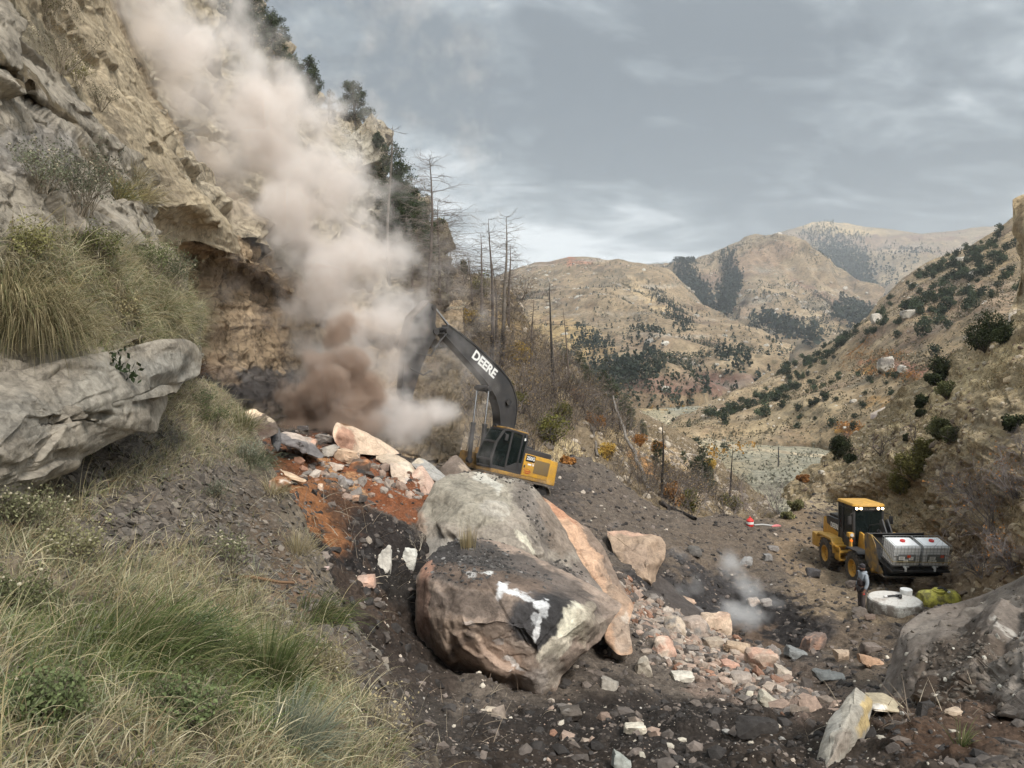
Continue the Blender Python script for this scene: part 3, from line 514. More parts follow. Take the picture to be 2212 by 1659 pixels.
patch('upper_cliff', [
    [(150, -150, 40), (400, -120, 50), (540, -20, 54), (580, 60, 56), (640, 140, 56), (700, 232, 56), (735, 256, 56), (768, 262, 55), (797, 282, 54), (815, 318, 53.5), (826, 340, 54), (850, 400, 57), (900, 440, 60), (940, 468, 60), (963, 500, 60), (982, 545, 61), (990, 600, 62)],
    [(180, 0, 32), (300, 40, 38), (450, 100, 44), (560, 160, 48), (640, 220, 50), (700, 270, 51), (740, 280, 51), (780, 300, 50.5), (812, 340, 51), (835, 400, 53), (880, 470, 56), (930, 510, 57.5), (960, 550, 58), (975, 600, 59), (984, 650, 60)],
    [(230, 120, 28), (360, 180, 34), (480, 240, 39), (580, 300, 43), (660, 350, 45.5), (730, 390, 47), (790, 420, 48), (830, 460, 49), (880, 520, 52), (930, 570, 55), (965, 620, 57), (980, 690, 58)],
    [(290, 260, 24), (400, 320, 29.5), (500, 380, 34), (600, 440, 38), (690, 490, 41), (760, 530, 43.5), (820, 570, 46), (880, 620, 49), (930, 680, 52), (975, 740, 54)],
    [(330, 425, 20.2), (400, 450, 23), (450, 470, 25), (520, 515, 28), (580, 560, 31), (640, 610, 34), (720, 650, 38), (800, 690, 41), (870, 740, 44.5), (930, 790, 47), (975, 830, 49)]],
    400, 340, [(6, .8), ('f', (4.5, 4.5, 1.9), 1.5), ('f', (1.5, 1.5, .7), .45), (.5, .1)], base=(.34, .29, .215), mat='strata', warp=18, wscale=3,
    bl=[(930, 600, 60, 120, 10, (.16, .135, .10), .85), (780, 330, 50, 50, 0, (.40, .37, .31), .8), (770, 370, 30, 12, 10, STRAW, .8), (800, 420, 50, 60, 0, (.33, .31, .27), .7), (560, 160, 80, 60, 30, (.2, .18, .12), .6), (870, 500, 60, 60, 0, (.13, .115, .085), .8)])
# ================================================================== ROCKS
_ICO = {}
def ico(n):
    if n not in _ICO:
        b = bmesh.new(); bmesh.ops.create_icosphere(b, subdivisions=n, radius=1.0)
        _ICO[n] = (np.array([v.co[:] for v in b.verts]), np.array([[v.index for v in f.verts] for f in b.faces])); b.free()
    return _ICO[n]
def stone_shape(seed, n=4, planes=11, size=(1, 1, 1), rough=.03, flatten=0.0):
    """an angular block: unit directions cut back to random planes"""
    rg = np.random.RandomState(seed); V, Fc = ico(n); N_ = rg.normal(size=(planes, 3)); N_ /= np.linalg.norm(N_, axis=1, keepdims=True)
    N_ = np.concatenate([N_, [[0, 0, 1], [0, 0, -1], [1, 0, 0], [-1, 0, 0], [0, 1, 0], [0, -1, 0]]+rg.normal(size=(6, 3))*.12])
    h = np.concatenate([rg.uniform(.72, 1.05, planes), rg.uniform(.78, .95, 6)])
    c = V@N_.T; r = np.where(c > .05, h/np.maximum(c, .05), 9).min(1)
    V = V*r[:, None]; s = np.array(size, float)
    q = V*s; q = q+V*(fbm(q/(s.mean()*.8)+seed*3.1, 5, .55)*rough*s.mean()+facet(q/(s.mean()*.6)+seed*3.1)*rough*s.mean()*2.6)[:, None]+V*(fbm(q/(s.mean()*.2)+seed, 4, .6)*rough*s.mean()*.5)[:, None]
    return q, Fc
def rot_to(n, spin, tilt=0.0, rg=None):
    z = Vector(n).normalized(); z = (z*(1-tilt)+Vector((0, 0, 1))*tilt).normalized()
    return (z.to_track_quat('Z', 'Y').to_matrix() @ Matrix.Rotation(spin, 3, 'Z')).to_4x4()
def rockcol(V, base, var=(), seed=0, sc=.6):
    c = np.broadcast_to(np.asarray(base, float), (len(V), 3)).copy()
    for i, (colr, amt) in enumerate(var):
        k = np.clip(fbm(V/sc+seed*7+i*31, 5, .6)*2.2+amt*2-1, 0, 1)[:, None]; c = c*(1-k)+np.asarray(colr)*k
    return c
def stone(name, u, v, wpx, hpx, label, base, var=(), seed=1, rot=(0, 0, 0), depth=None, thick=1.0, on=('quarry_floor',), planes=9, n=4, sink=.25, rough=.035, group=None, v0=None):
    """one block; (u,v) is its middle, wpx*hpx its size in the photograph; it sits where the ground is seen at its foot"""
    hit = pick(u, v0 if v0 is not None else v+hpx*.40, *on)
    p = np.array(hit[0]) if hit else P(u, v, depth or 15)
    _, _, d = proj(p)
    if depth: d = depth
    w, h = wpx/1662*d/2, hpx/1662*d/2
    V, Fc = stone_shape(seed, n, planes, (w, (w+h)/2*thick, h), rough)
    V = V@np.array(Matrix.Rotation(R(rot[0]), 3, 'X') @ Matrix.Rotation(R(rot[1]), 3, 'Y') @ Matrix.Rotation(R(rot[2]), 3, 'Z')).T
    ctr = P(u, v, d+(w+h)/4*thick)
    o = link(name, mesh(name, V, Fc, rockcol(V, base, var, seed, max(w, h)*.7), False if n < 4 else True, [M['boulder']]), loc=tuple(ctr), label=label, category='boulder' if wpx > 60 else 'rock', group=group)
    if n >= 4: o.data.set_sharp_from_angle(angle=R(28))
    return o
def rbf(pts, q, eps=18.0):
    p = np.asarray(pts, float); A = np.linalg.norm(p[:, None, :2]-p[None, :, :2], axis=-1); n = len(p)
    Pm = np.concatenate([np.ones((n, 1)), p[:, :2]/100], 1)
    K = np.zeros((n+3, n+3)); K[:n, :n] = np.sqrt(A**2+eps**2)+np.eye(n)*1e-6; K[:n, n:] = Pm; K[n:, :n] = Pm.T
    w = np.linalg.solve(K, np.concatenate([p[:, 2], np.zeros(3)]))
    B = np.linalg.norm(q[:, None, :]-p[None, :, :2], axis=-1)
    return np.sqrt(B**2+eps**2)@w[:n]+np.concatenate([np.ones((len(q), 1)), q/100], 1)@w[n:]
from mathutils.geometry import delaunay_2d_cdt
def planar(pts, q, no):
    """depth by flat triangles between the control points"""
    vs, _, tr, _, _, _ = delaunay_2d_cdt([Vector((p[0], p[1])) for p in pts], [(i, (i+1) % no) for i in range(no)], [], 0, 1e-4); out = np.full(len(q), np.nan)
    if len(vs) != len(pts): return out
    A = np.array([[v.x, v.y] for v in vs]); P_ = np.array(pts, float); z = np.array([P_[np.argmin(((P_[:, :2]-a)**2).sum(1)), 2] for a in A])
    for t in tr:
        a, b, c = A[t[0]], A[t[1]], A[t[2]]; dn = (b[1]-c[1])*(a[0]-c[0])+(c[0]-b[0])*(a[1]-c[1])
        if abs(dn) < 1e-6: continue
        l1 = ((b[1]-c[1])*(q[:, 0]-c[0])+(c[0]-b[0])*(q[:, 1]-c[1]))/dn; l2 = ((c[1]-a[1])*(q[:, 0]-c[0])+(a[0]-c[0])*(q[:, 1]-c[1]))/dn; l3 = 1-l1-l2; m = (l1 > -.01) & (l2 > -.01) & (l3 > -.01)
        out[m] = (l1*z[t[0]]+l2*z[t[1]]+l3*z[t[2]])[m]
    return out
def hull(name, outline, feats, thick, M_=180, Rn=70, disp=(), base=(.3, .3, .3), bl=(), warp=14, wscale=.8, mat='boulder', round_=.12, center=None, eps=14.0, jag=0, kind=None, fn=None, **tags):
    """a closed body: front surface through outline and features (u,v,depth), its back `thick` metres behind"""
    O = np.array(list(outline)+[outline[0]], float); ring = _res(O, M_+1)[:-1]
    if jag: ring[:, :2] += (np.random.RandomState(len(name)).rand(M_, 2)-.5)*0+np.stack([fbm(np.stack([np.arange(M_)*.22, np.zeros(M_), np.zeros(M_)], -1), 4), fbm(np.stack([np.arange(M_)*.22, np.ones(M_)*9, np.zeros(M_)], -1), 4)], -1)*jag
    cu = np.array(center if center else (O[:-1, 0].mean(), O[:-1, 1].mean()), float)
    rho = np.linspace(0, 1, Rn+1)[1:]**.9
    UV = cu+(ring[None, :, :2]-cu)*rho[:, None, None]; q = UV.reshape(-1, 2)
    ctrl = list(outline)+list(feats)
    dd = rbf(ctrl, np.concatenate([[cu], q]), eps)
    pl = planar(ctrl, np.concatenate([[cu], q]), len(outline)); dd = np.where(np.isnan(pl), dd, .85*pl+.15*dd); d0, d = dd[0], soft(dd[1:].reshape(Rn, M_), 3, True)
    d = d+round_*(rho**6)[:, None]
    nb = 14; rb = np.cos(np.linspace(0, math.pi/2, nb+1)[1:-1]); tb = np.sin(np.linspace(0, math.pi/2, nb+1)[1:-1])
    UB = cu+(ring[None, :, :2]-cu)*rb[:, None, None]; db = d[-1][None]*(1-(1-rb[:, None])*.0)+thick*tb[:, None]+0*UB[..., 0]
    db = d[-1][None]*rb[:, None]+d[-1].mean()*(1-rb[:, None])+thick*tb[:, None]
    V = np.concatenate([[P(cu[0], cu[1], d0)], P(UV[..., 0], UV[..., 1], d).reshape(-1, 3), P(UB[..., 0], UB[..., 1], db).reshape(-1, 3), [P(cu[0], cu[1], d[-1].mean()+thick)]])
    G = V[1:1+Rn*M_].reshape(Rn, M_, 3)
    a = np.roll(G, -1, 1)-np.roll(G, 1, 1); b = np.gradient(G, axis=0); nn = np.cross(b, a); nn /= np.linalg.norm(nn, axis=-1, keepdims=True)+1e-9
    if ((C0-G)*nn).sum(-1).mean() < 0: nn = -nn
    fade = np.minimum(1, (1-rho)*14+.25)[:, None]; off = soft(relief(G+3, disp), 2, True)
    if fn: off = off+fn(UV[..., 0], UV[..., 1], G)
    G2 = G+nn*(off*fade)[..., None]; V[1:1+Rn*M_] = G2.reshape(-1, 3)
    rows = Rn+nb-1; idx = 1+np.arange(rows*M_).reshape(rows, M_); nx = np.roll(idx, -1, 1)
    q4 = np.stack([idx[:-1], idx[1:], nx[1:], nx[:-1]], -1).reshape(-1, 4)
    last = len(V)-1; t0 = np.stack([np.zeros(M_, int), idx[0], nx[0]], -1); t1 = np.stack([np.full(M_, last), nx[-1], idx[-1]], -1)
    f = q4[(q4.shape[0]//(2*rows))]; 
    nrm = np.cross(V[f[1]]-V[f[0]], V[f[3]]-V[f[0]])
    if nrm@(C0-V[f[0]]) < 0: q4 = q4[:, ::-1]; t0 = t0[:, ::-1]; t1 = t1[:, ::-1]
    uv = np.concatenate([[cu], q, UB.reshape(-1, 2), [cu]])
    c = blobs(uv[:, 0], uv[:, 1], base, bl, warp, V/wscale)
    o_ = P(cu[0], cu[1], d0); me = mesh(name, V-o_, [q4, t0, t1], np.clip(c, .004, .9), True, [M[mat]]); me.set_sharp_from_angle(angle=R(38))
    o = link(name, me, loc=tuple(o_), kind=kind, **tags)
    SURF[name] = dict(V=V, q=np.concatenate([t0, q4[:, :3], q4[:, [0, 2, 3]]]), bvh=None, W=None, q3=True, o=o)
    return o
# ---- the overhanging grey slab, left
hull('overhanging_slab', [(-120, 800, 5.4), (0, 800, 5.9), (130, 780, 6.5), (250, 755, 7.4), (340, 735, 8.3), (395, 732, 9.1), (424, 745, 9.6), (438, 772, 9.8), (434, 806, 9.8), (414, 818, 9.5), (396, 826, 9.2), (380, 850, 8.9), (372, 836, 8.8), (366, 834, 8.7), (362, 872, 8.5), (350, 905, 8.3), (340, 930, 8.1), (326, 934, 7.9), (304, 918, 7.7), (290, 934, 7.5), (252, 950, 7.2), (205, 978, 6.7), (180, 990, 6.5), (172, 1010, 6.4), (130, 1030, 6.1), (95, 1046, 5.9), (60, 1075, 5.6), (0, 1100, 5.3), (-120, 1130, 4.9)],
     [(60, 900, 5.6), (150, 890, 6.3), (178, 960, 6.35), (170, 900, 6.5), (185, 930, 6.6), (250, 860, 7.0), (320, 830, 7.7), (300, 900, 7.5), (370, 790, 8.6), (-20, 980, 5.1), (90, 980, 5.75), (400, 770, 9.2), (355, 800, 8.2)],
     1.6, 240, 90, [(1.3, .04), ('f', (1.8, 2.2, 1.2), .11), ('f', (.9, .9, .22), .05), ('f', .22, .022), (.12, .012)], base=(.33, .29, .235), mat='slabrock', warp=18, wscale=.8, jag=2.5, center=(150, 900), kind='structure',
     bl=[(250, 830, 120, 60, -20, (.30, .28, .24), .6), (60, 900, 90, 50, 0, (.26, .24, .205), .7), (190, 1000, 200, 14, -25, (.24, .2, .15), .5), (380, 790, 60, 30, 0, (.34, .32, .28), .7), (40, 1060, 80, 30, 0, (.22, .2, .16), .6)])
# ---- the two giant boulders in the middle
WHITE_ = (.72, .72, .72); CREAM = (.60, .555, .44)
hull('giant_boulder', [(897, 1132, 21.5), (903, 1105, 21.8), (925, 1070, 22.2), (940, 1040, 22.6), (975, 1024, 23), (1020, 1018, 23.3), (1070, 1026, 23.4), (1110, 1035, 23.4), (1150, 1052, 23.4), (1185, 1088, 23.2), (1212, 1130, 22.8), (1236, 1175, 22.2), (1262, 1222, 21.5), (1290, 1262, 20.8), (1318, 1296, 20), (1310, 1325, 19.2), (1230, 1330, 18.8), (1100, 1290, 18.6), (990, 1270, 19), (930, 1240, 19.6), (908, 1180, 20.6)],
     [(1010, 1090, 20.9), (1090, 1120, 20.8), (1085, 1050, 22.2), (960, 1140, 20.6), (1060, 1190, 19.9), (1128, 1168, 20.2), (1150, 1100, 22.0), (1190, 1160, 21.5), (1190, 1220, 20.6), (1265, 1270, 20.0), (980, 1220, 19.8), (1240, 1200, 21.3)],
     3.2, 260, 110, [(1.8, .08), ('f', 1.6, .2), ('f', .45, .045), (.2, .02)], base=(.27, .235, .195), warp=14, wscale=1.2, jag=3, center=(1090, 1160), mat='bigboulder',
     label='huge grey brown boulder with a pale chipped crest behind the sooty white marked one', category='boulder',
     bl=[(1010, 1080, 110, 60, 0, (.30, .275, .22), .7), (960, 1180, 60, 20, 10, (.38, .36, .33), .5), (1060, 1035, 40, 10, 40, (.52, .50, .44), .7), (1130, 1045, 40, 6, 15, (.46, .43, .37), .6), (1155, 1120, 22, 80, -28, (.11, .095, .085), .7), (1200, 1140, 26, 70, -30, (.21, .165, .13), .8),
         (1135, 1172, 14, 34, -35, CREAM, .9, .3), (1220, 1250, 60, 30, 40, (.08, .07, .065), .8), (1270, 1240, 40, 30, 40, (.17, .14, .12), .8), (1075, 1100, 30, 20, 0, (.38, .35, .31), .5), (905, 1130, 14, 26, 0, (.33, .24, .18), .7)])
hull('leaning_slab', [(1168, 1072, 26.4), (1185, 1082, 26.4), (1215, 1104, 26.2), (1250, 1130, 25.8), (1270, 1140, 25.5), (1300, 1180, 24.6), (1325, 1230, 23.4), (1350, 1275, 22.2), (1368, 1310, 21.2), (1360, 1345, 20.4), (1366, 1410, 19.3), (1340, 1415, 19.3), (1310, 1390, 19.6), (1300, 1330, 20.6), (1260, 1260, 22), (1225, 1190, 23.6), (1190, 1120, 25.2)],
     [(1230, 1140, 24.6), (1280, 1220, 22.8), (1320, 1290, 21.2), (1290, 1180, 24.2)], 1.6, 190, 60, [('f', (.9, .9, 1.6), .14), ('f', .3, .04), (.3, .03)], base=(.42, .275, .185), warp=14, wscale=.8, jag=2, center=(1290, 1250),
     label='tall leaning slab with a fresh orange face beside the huge grey boulder', category='boulder',
     bl=[(1215, 1110, 50, 9, 36, (.40, .20, .12), .8), (1290, 1230, 10, 90, -30, (.30, .22, .16), .6), (1325, 1270, 14, 60, -30, (.22, .17, .13), .6), (1310, 1200, 16, 110, -30, (.17, .135, .11), .85), (1260, 1190, 16, 90, -30, (.56, .36, .24), .5), (1345, 1370, 24, 50, 0, (.30, .24, .19), .8), (1355, 1330, 10, 14, 0, (.62, .56, .48), .4)])
def cracks(u, v, G):
    a = np.abs((u-1000)*.55+(v-1310)*1.0-10*fbm(G/1.2, 3)); b = np.abs((u-1075)*.9-(v-1330)*.55-8*fbm(G/.9, 3)-20)
    return -.05*np.clip(1-a/7, 0, 1)*((u > 975) & (u < 1160))*(v > 1200)*0-.04*np.clip(1-b/5, 0, 1)*((v > 1250) & (v < 1400))
hull('sooty_boulder', [(900, 1245, 17.8), (925, 1205, 18.4), (950, 1180, 19.0), (985, 1168, 19.4), (1030, 1164, 19.6), (1085, 1172, 19.6), (1140, 1195, 19.4), (1200, 1225, 19.0), (1262, 1255, 18.6), (1310, 1282, 18.2), (1342, 1306, 17.8), (1338, 1322, 17.4), (1312, 1360, 17.0), (1300, 1385, 16.8), (1270, 1405, 16.6), (1240, 1430, 16.3), (1215, 1460, 16.1), (1200, 1492, 16.0), (1165, 1519, 16.0), (1120, 1512, 16.2), (1060, 1494, 16.4), (1000, 1462, 16.7), (960, 1438, 16.9), (925, 1420, 17.2), (905, 1385, 17.4), (897, 1340, 17.5)],
     [(928, 1250, 16.9), (985, 1268, 16.3), (1050, 1270, 16.1), (1120, 1285, 15.9), (1190, 1300, 15.9), (1250, 1318, 16.2), (1000, 1350, 15.6), (1080, 1340, 15.45), (1140, 1360, 15.5), (1170, 1420, 15.5), (1210, 1380, 15.55), (1262, 1340, 15.8), (1230, 1420, 15.9), (1150, 1470, 15.55), (1050, 1440, 15.8), (960, 1400, 16.2), (925, 1330, 16.5), (1290, 1350, 16.5), (1040, 1215, 17.9), (1120, 1235, 17.7), (1200, 1262, 17.5), (985, 1205, 18.1)],
     2.6, 320, 140, [(1.3, .04), ('f', 1.3, .12), ('f', .36, .03), (.14, .014)], base=(.29, .225, .18), warp=11, wscale=.8, mat='bigboulder', jag=3, center=(1110, 1345), eps=8, fn=cracks,
     label='huge sooty boulder with white streaks on its face in the centre of the cut', category='boulder',
     bl=[(1000, 1215, 120, 52, 8, (.055, .05, .048), 1, .4), (1120, 1230, 120, 34, 22, (.085, .075, .068), .9), (1200, 1275, 120, 34, 26, (.12, .10, .088), .9), (1240, 1275, 60, 14, 28, (.17, .14, .12), .5), (1060, 1255, 130, 24, 12, (.15, .11, .085), .8),
         (1010, 1300, 90, 26, 5, (.10, .08, .068), .7), (990, 1380, 60, 50, 0, (.33, .245, .185), .7), (1060, 1420, 90, 30, 25, (.35, .25, .19), .7), (1020, 1370, 90, 8, -40, (.12, .095, .08), .6), (1170, 1350, 75, 62, 10, (.06, .056, .056), 1, .35), (1200, 1330, 50, 40, 0, (.04, .038, .038), .8),
         (1085, 1278, 9, 17, 30, (.62, .62, .62), .9, .8), (1108, 1284, 30, 6, 22, WHITE_, .9, .8), (1140, 1297, 20, 6, 35, (.55, .55, .55), .8, .8), (1162, 1312, 16, 9, -20, WHITE_, 1, .5), (1173, 1320, 10, 18, 10, (.55, .55, .55), .8), (1157, 1358, 7, 36, 6, (.62, .61, .6), .95, .5), (1150, 1340, 14, 12, 0, (.5, .5, .5), .7),
         (1050, 1240, 16, 8, 0, (.6, .6, .58), .8, .6), (1018, 1246, 10, 6, 0, (.55, .54, .52), .7, .6), (1080, 1395, 10, 8, 0, (.45, .42, .4), .5), (1010, 1345, 18, 10, 0, (.44, .38, .34), .6), (1130, 1402, 40, 6, 22, (.42, .34, .28), .7), (1110, 1440, 30, 5, 28, (.60, .57, .54), .7),
         (1235, 1345, 26, 40, 30, CREAM, .95, .3), (1200, 1400, 44, 22, -38, (.56, .50, .40), .95, .3), (1265, 1345, 22, 40, 10, (.40, .35, .27), .8), (1290, 1355, 30, 22, -50, (.27, .225, .18), .7), (1190, 1455, 26, 44, 20, (.42, .36, .30), .85), (1160, 1478, 30, 30, 0, (.52, .46, .42), .5), (918, 1300, 16, 80, 4, (.36, .235, .18), .8), (922, 1235, 16, 22, 0, (.42, .24, .17), .8)])
hull('tan_block', [(1310, 1147, 31.5), (1345, 1146, 31.8), (1390, 1153, 32), (1428, 1160, 31.6), (1437, 1178, 31), (1434, 1210, 30.4), (1420, 1235, 30), (1410, 1275, 29), (1395, 1262, 28.8), (1370, 1245, 28.6), (1345, 1225, 29.2), (1325, 1190, 30.2)],
     [(1395, 1175, 30.0), (1400, 1220, 28.9), (1360, 1180, 30.1), (1415, 1185, 30.6), (1404, 1255, 28.6), (1385, 1160, 30.8)], 3.0, 130, 45, [('f', .9, .14), ('f', .3, .04), (.3, .03)], base=(.34, .25, .18), warp=7, wscale=.8, jag=2, center=(1385, 1200), eps=6,
     label='tall tan block with a hollowed corner, standing at the rim of the smoking pit', category='boulder',
     bl=[(1360, 1150, 60, 6, 0, (.46, .30, .22), .9), (1375, 1200, 30, 30, 30, (.24, .18, .14), .5), (1420, 1190, 12, 22, 0, (.30, .22, .16), .5)])
hull('dark_ledge', [(1330, 1200, 30.6), (1420, 1238, 30.4), (1450, 1262, 29.8), (1490, 1300, 28.8), (1515, 1325, 27.9), (1505, 1345, 27.0), (1440, 1320, 27), (1400, 1290, 27.6), (1350, 1260, 28.4)],
     [(1440, 1290, 27.6), (1480, 1318, 27.2)], 2.0, 110, 35, [(.8, .12), (.25, .05)], base=(.075, .064, .058), warp=8, jag=2,
     label='dark banked ledge dropping into the smoking pit below the tan block', category='boulder')
# ---- right foreground outcrop
hull('mud_covered_outcrop', [(1925, 1420, 15.2), (1935, 1385, 15.6), (1945, 1355, 16), (1975, 1330, 16.4), (2010, 1312, 16.6), (2070, 1300, 16.6), (2120, 1285, 16.2), (2170, 1262, 15.6), (2215, 1246, 15), (2330, 1210, 14), (2340, 1400, 10), (2340, 1620, 7.6), (2212, 1560, 8.6), (2150, 1545, 9.2), (2080, 1545, 9.8), (2010, 1530, 10.8), (1960, 1520, 11.8), (1905, 1540, 12.4), (1880, 1545, 12.6), (1905, 1480, 14)],
     [(1990, 1400, 14.4), (2060, 1370, 14.4), (2150, 1340, 13.6), (2212, 1320, 12.8), (1985, 1450, 13.0), (2060, 1430, 12.6), (2030, 1465, 12.0), (2110, 1440, 11.6), (2180, 1420, 10.8), (2212, 1360, 12.0), (2100, 1480, 10.8), (2150, 1480, 10.0), (2212, 1440, 10.0), (2040, 1500, 11.6), (2080, 1400, 13.6), (1950, 1440, 14.2), (2160, 1400, 12.2), (2120, 1500, 10.0)],
     2.2, 260, 120, [(1.6, .2), ('f', (1.6, 1.6, 1), .28), ('f', .5, .07), (.16, .03)], base=(.155, .13, .11), warp=16, wscale=1.0, jag=2, center=(2110, 1430), mat='boulder', kind='structure',
     bl=[(2090, 1430, 110, 30, -12, (.085, .065, .05), .9), (2040, 1520, 110, 40, -8, (.06, .042, .03), .95), (2180, 1450, 40, 60, 50, (.20, .175, .15), .7), (2000, 1370, 60, 40, -20, (.20, .175, .15), .6), (2170, 1290, 90, 16, -22, (.19, .165, .14), .7), (2190, 1372, 24, 6, 0, (.5, .47, .42), .6)])
hull('upright_slab', [(1850, 1484, 10.6), (1868, 1500, 10.4), (1885, 1515, 10.3), (1880, 1545, 10.0), (1870, 1580, 9.6), (1845, 1610, 9.2), (1820, 1640, 8.8), (1800, 1690, 8.4), (1740, 1700, 8.2), (1762, 1650, 8.6), (1775, 1600, 9.0), (1790, 1560, 9.4), (1820, 1520, 10.0)],
     [(1835, 1540, 9.4), (1815, 1600, 8.8), (1855, 1530, 9.7), (1790, 1650, 8.3)], 1.0, 120, 45, [('f', (.5, .5, .9), .09), (.18, .02)], base=(.34, .31, .26), warp=7, wscale=.4, jag=1.5, eps=6,
     label='tall weathered grey slab standing on end at the bottom right', category='boulder',
     bl=[(1868, 1540, 12, 50, 20, (.42, .31, .14), .85), (1812, 1610, 40, 14, -60, (.20, .16, .13), .6), (1800, 1560, 20, 30, 20, (.42, .40, .36), .6)])
hull('tan_flat_rock', [(1868, 1496, 11.6), (1905, 1497, 11.7), (1935, 1512, 11.4), (1964, 1540, 10.9), (1925, 1539, 10.7), (1885, 1534, 10.6), (1872, 1518, 10.9)], [(1905, 1516, 10.9)], .9, 80, 25, [(.3, .02)], base=(.44, .37, .26), warp=5, wscale=.4,
     label='smooth tan rock with a white patch leaning behind the weathered grey slab', category='boulder', bl=[(1892, 1528, 22, 8, 10, (.66, .62, .56), .9)])
# ---- rock tower at the right edge of the picture
hull('rock_tower', [(2186, 432, 52), (2196, 424, 52), (2215, 418, 52), (2300, 410, 50), (2300, 720, 44), (2215, 745, 44), (2196, 742, 45), (2172, 722, 46), (2186, 690, 47), (2205, 660, 48), (2208, 620, 50), (2204, 590, 50), (2206, 560, 50), (2196, 510, 51), (2188, 470, 52)],
     [(2215, 500, 49), (2220, 600, 48), (2205, 710, 44.5), (2250, 560, 47)], 6, 110, 40, [(1.6, .3), (.5, .1)], base=(.42, .33, .21), warp=8, wscale=2, jag=3, mat='strata', kind='structure', bl=[(2210, 700, 40, 30, 0, (.36, .32, .28), .8), (2205, 470, 14, 30, 0, (.24, .17, .1), .6)])
# ---- layered outcrop part way down the right slope
for k, (u0, u1, v0, dd) in enumerate([(1944, 1998, 998, 46.5), (1947, 1990, 1008, 46), (1950, 1986, 1018, 45.6), (1948, 1978, 1029, 45.2), (1996, 2030, 1013, 44), (2000, 2040, 1023, 43.6), (2040, 2110, 1098, 34), (2060, 2120, 1106, 33.5)]):
    hull('sandstone_ledge', [(u0, v0, dd), ((u0+u1)/2, v0-5, dd+.6), (u1, v0-1, dd), (u1+2, v0+5, dd-.4), ((u0+u1)/2, v0+7, dd-.6), (u0+3, v0+5, dd-.4)], [], 1.5, 50, 14, [(.4, .06)], base=(.38, .29, .18), warp=3, jag=1.5,
         label=['flat top course of the layered outcrop on the grassy slope', 'second course of the layered outcrop on the grassy slope', 'third course of the layered outcrop on the grassy slope', 'lowest course of the layered outcrop on the grassy slope', 'thin upper ledge right of the layered outcrop', 'thin lower ledge right of the layered outcrop', 'upper dark ledge beside the olive shrub on the slope', 'lower dark ledge beside the olive shrub on the slope'][k], category='ledge', group='sandstone ledges on the right slope')
hull('perched_slab', [(1880, 893, 66), (1900, 884, 67), (1932, 870, 67), (1940, 876, 65), (1938, 884, 64), (1915, 896, 63), (1896, 904, 63), (1882, 908, 64)], [(1905, 892, 64)], 2.5, 60, 18, [(.8, .08)], base=(.46, .38, .31), warp=3, jag=1, label='long pale slab perched behind the shoulder of the grassy slope', category='boulder', bl=[(1890, 902, 22, 8, -15, (.24, .19, .17), .8)])
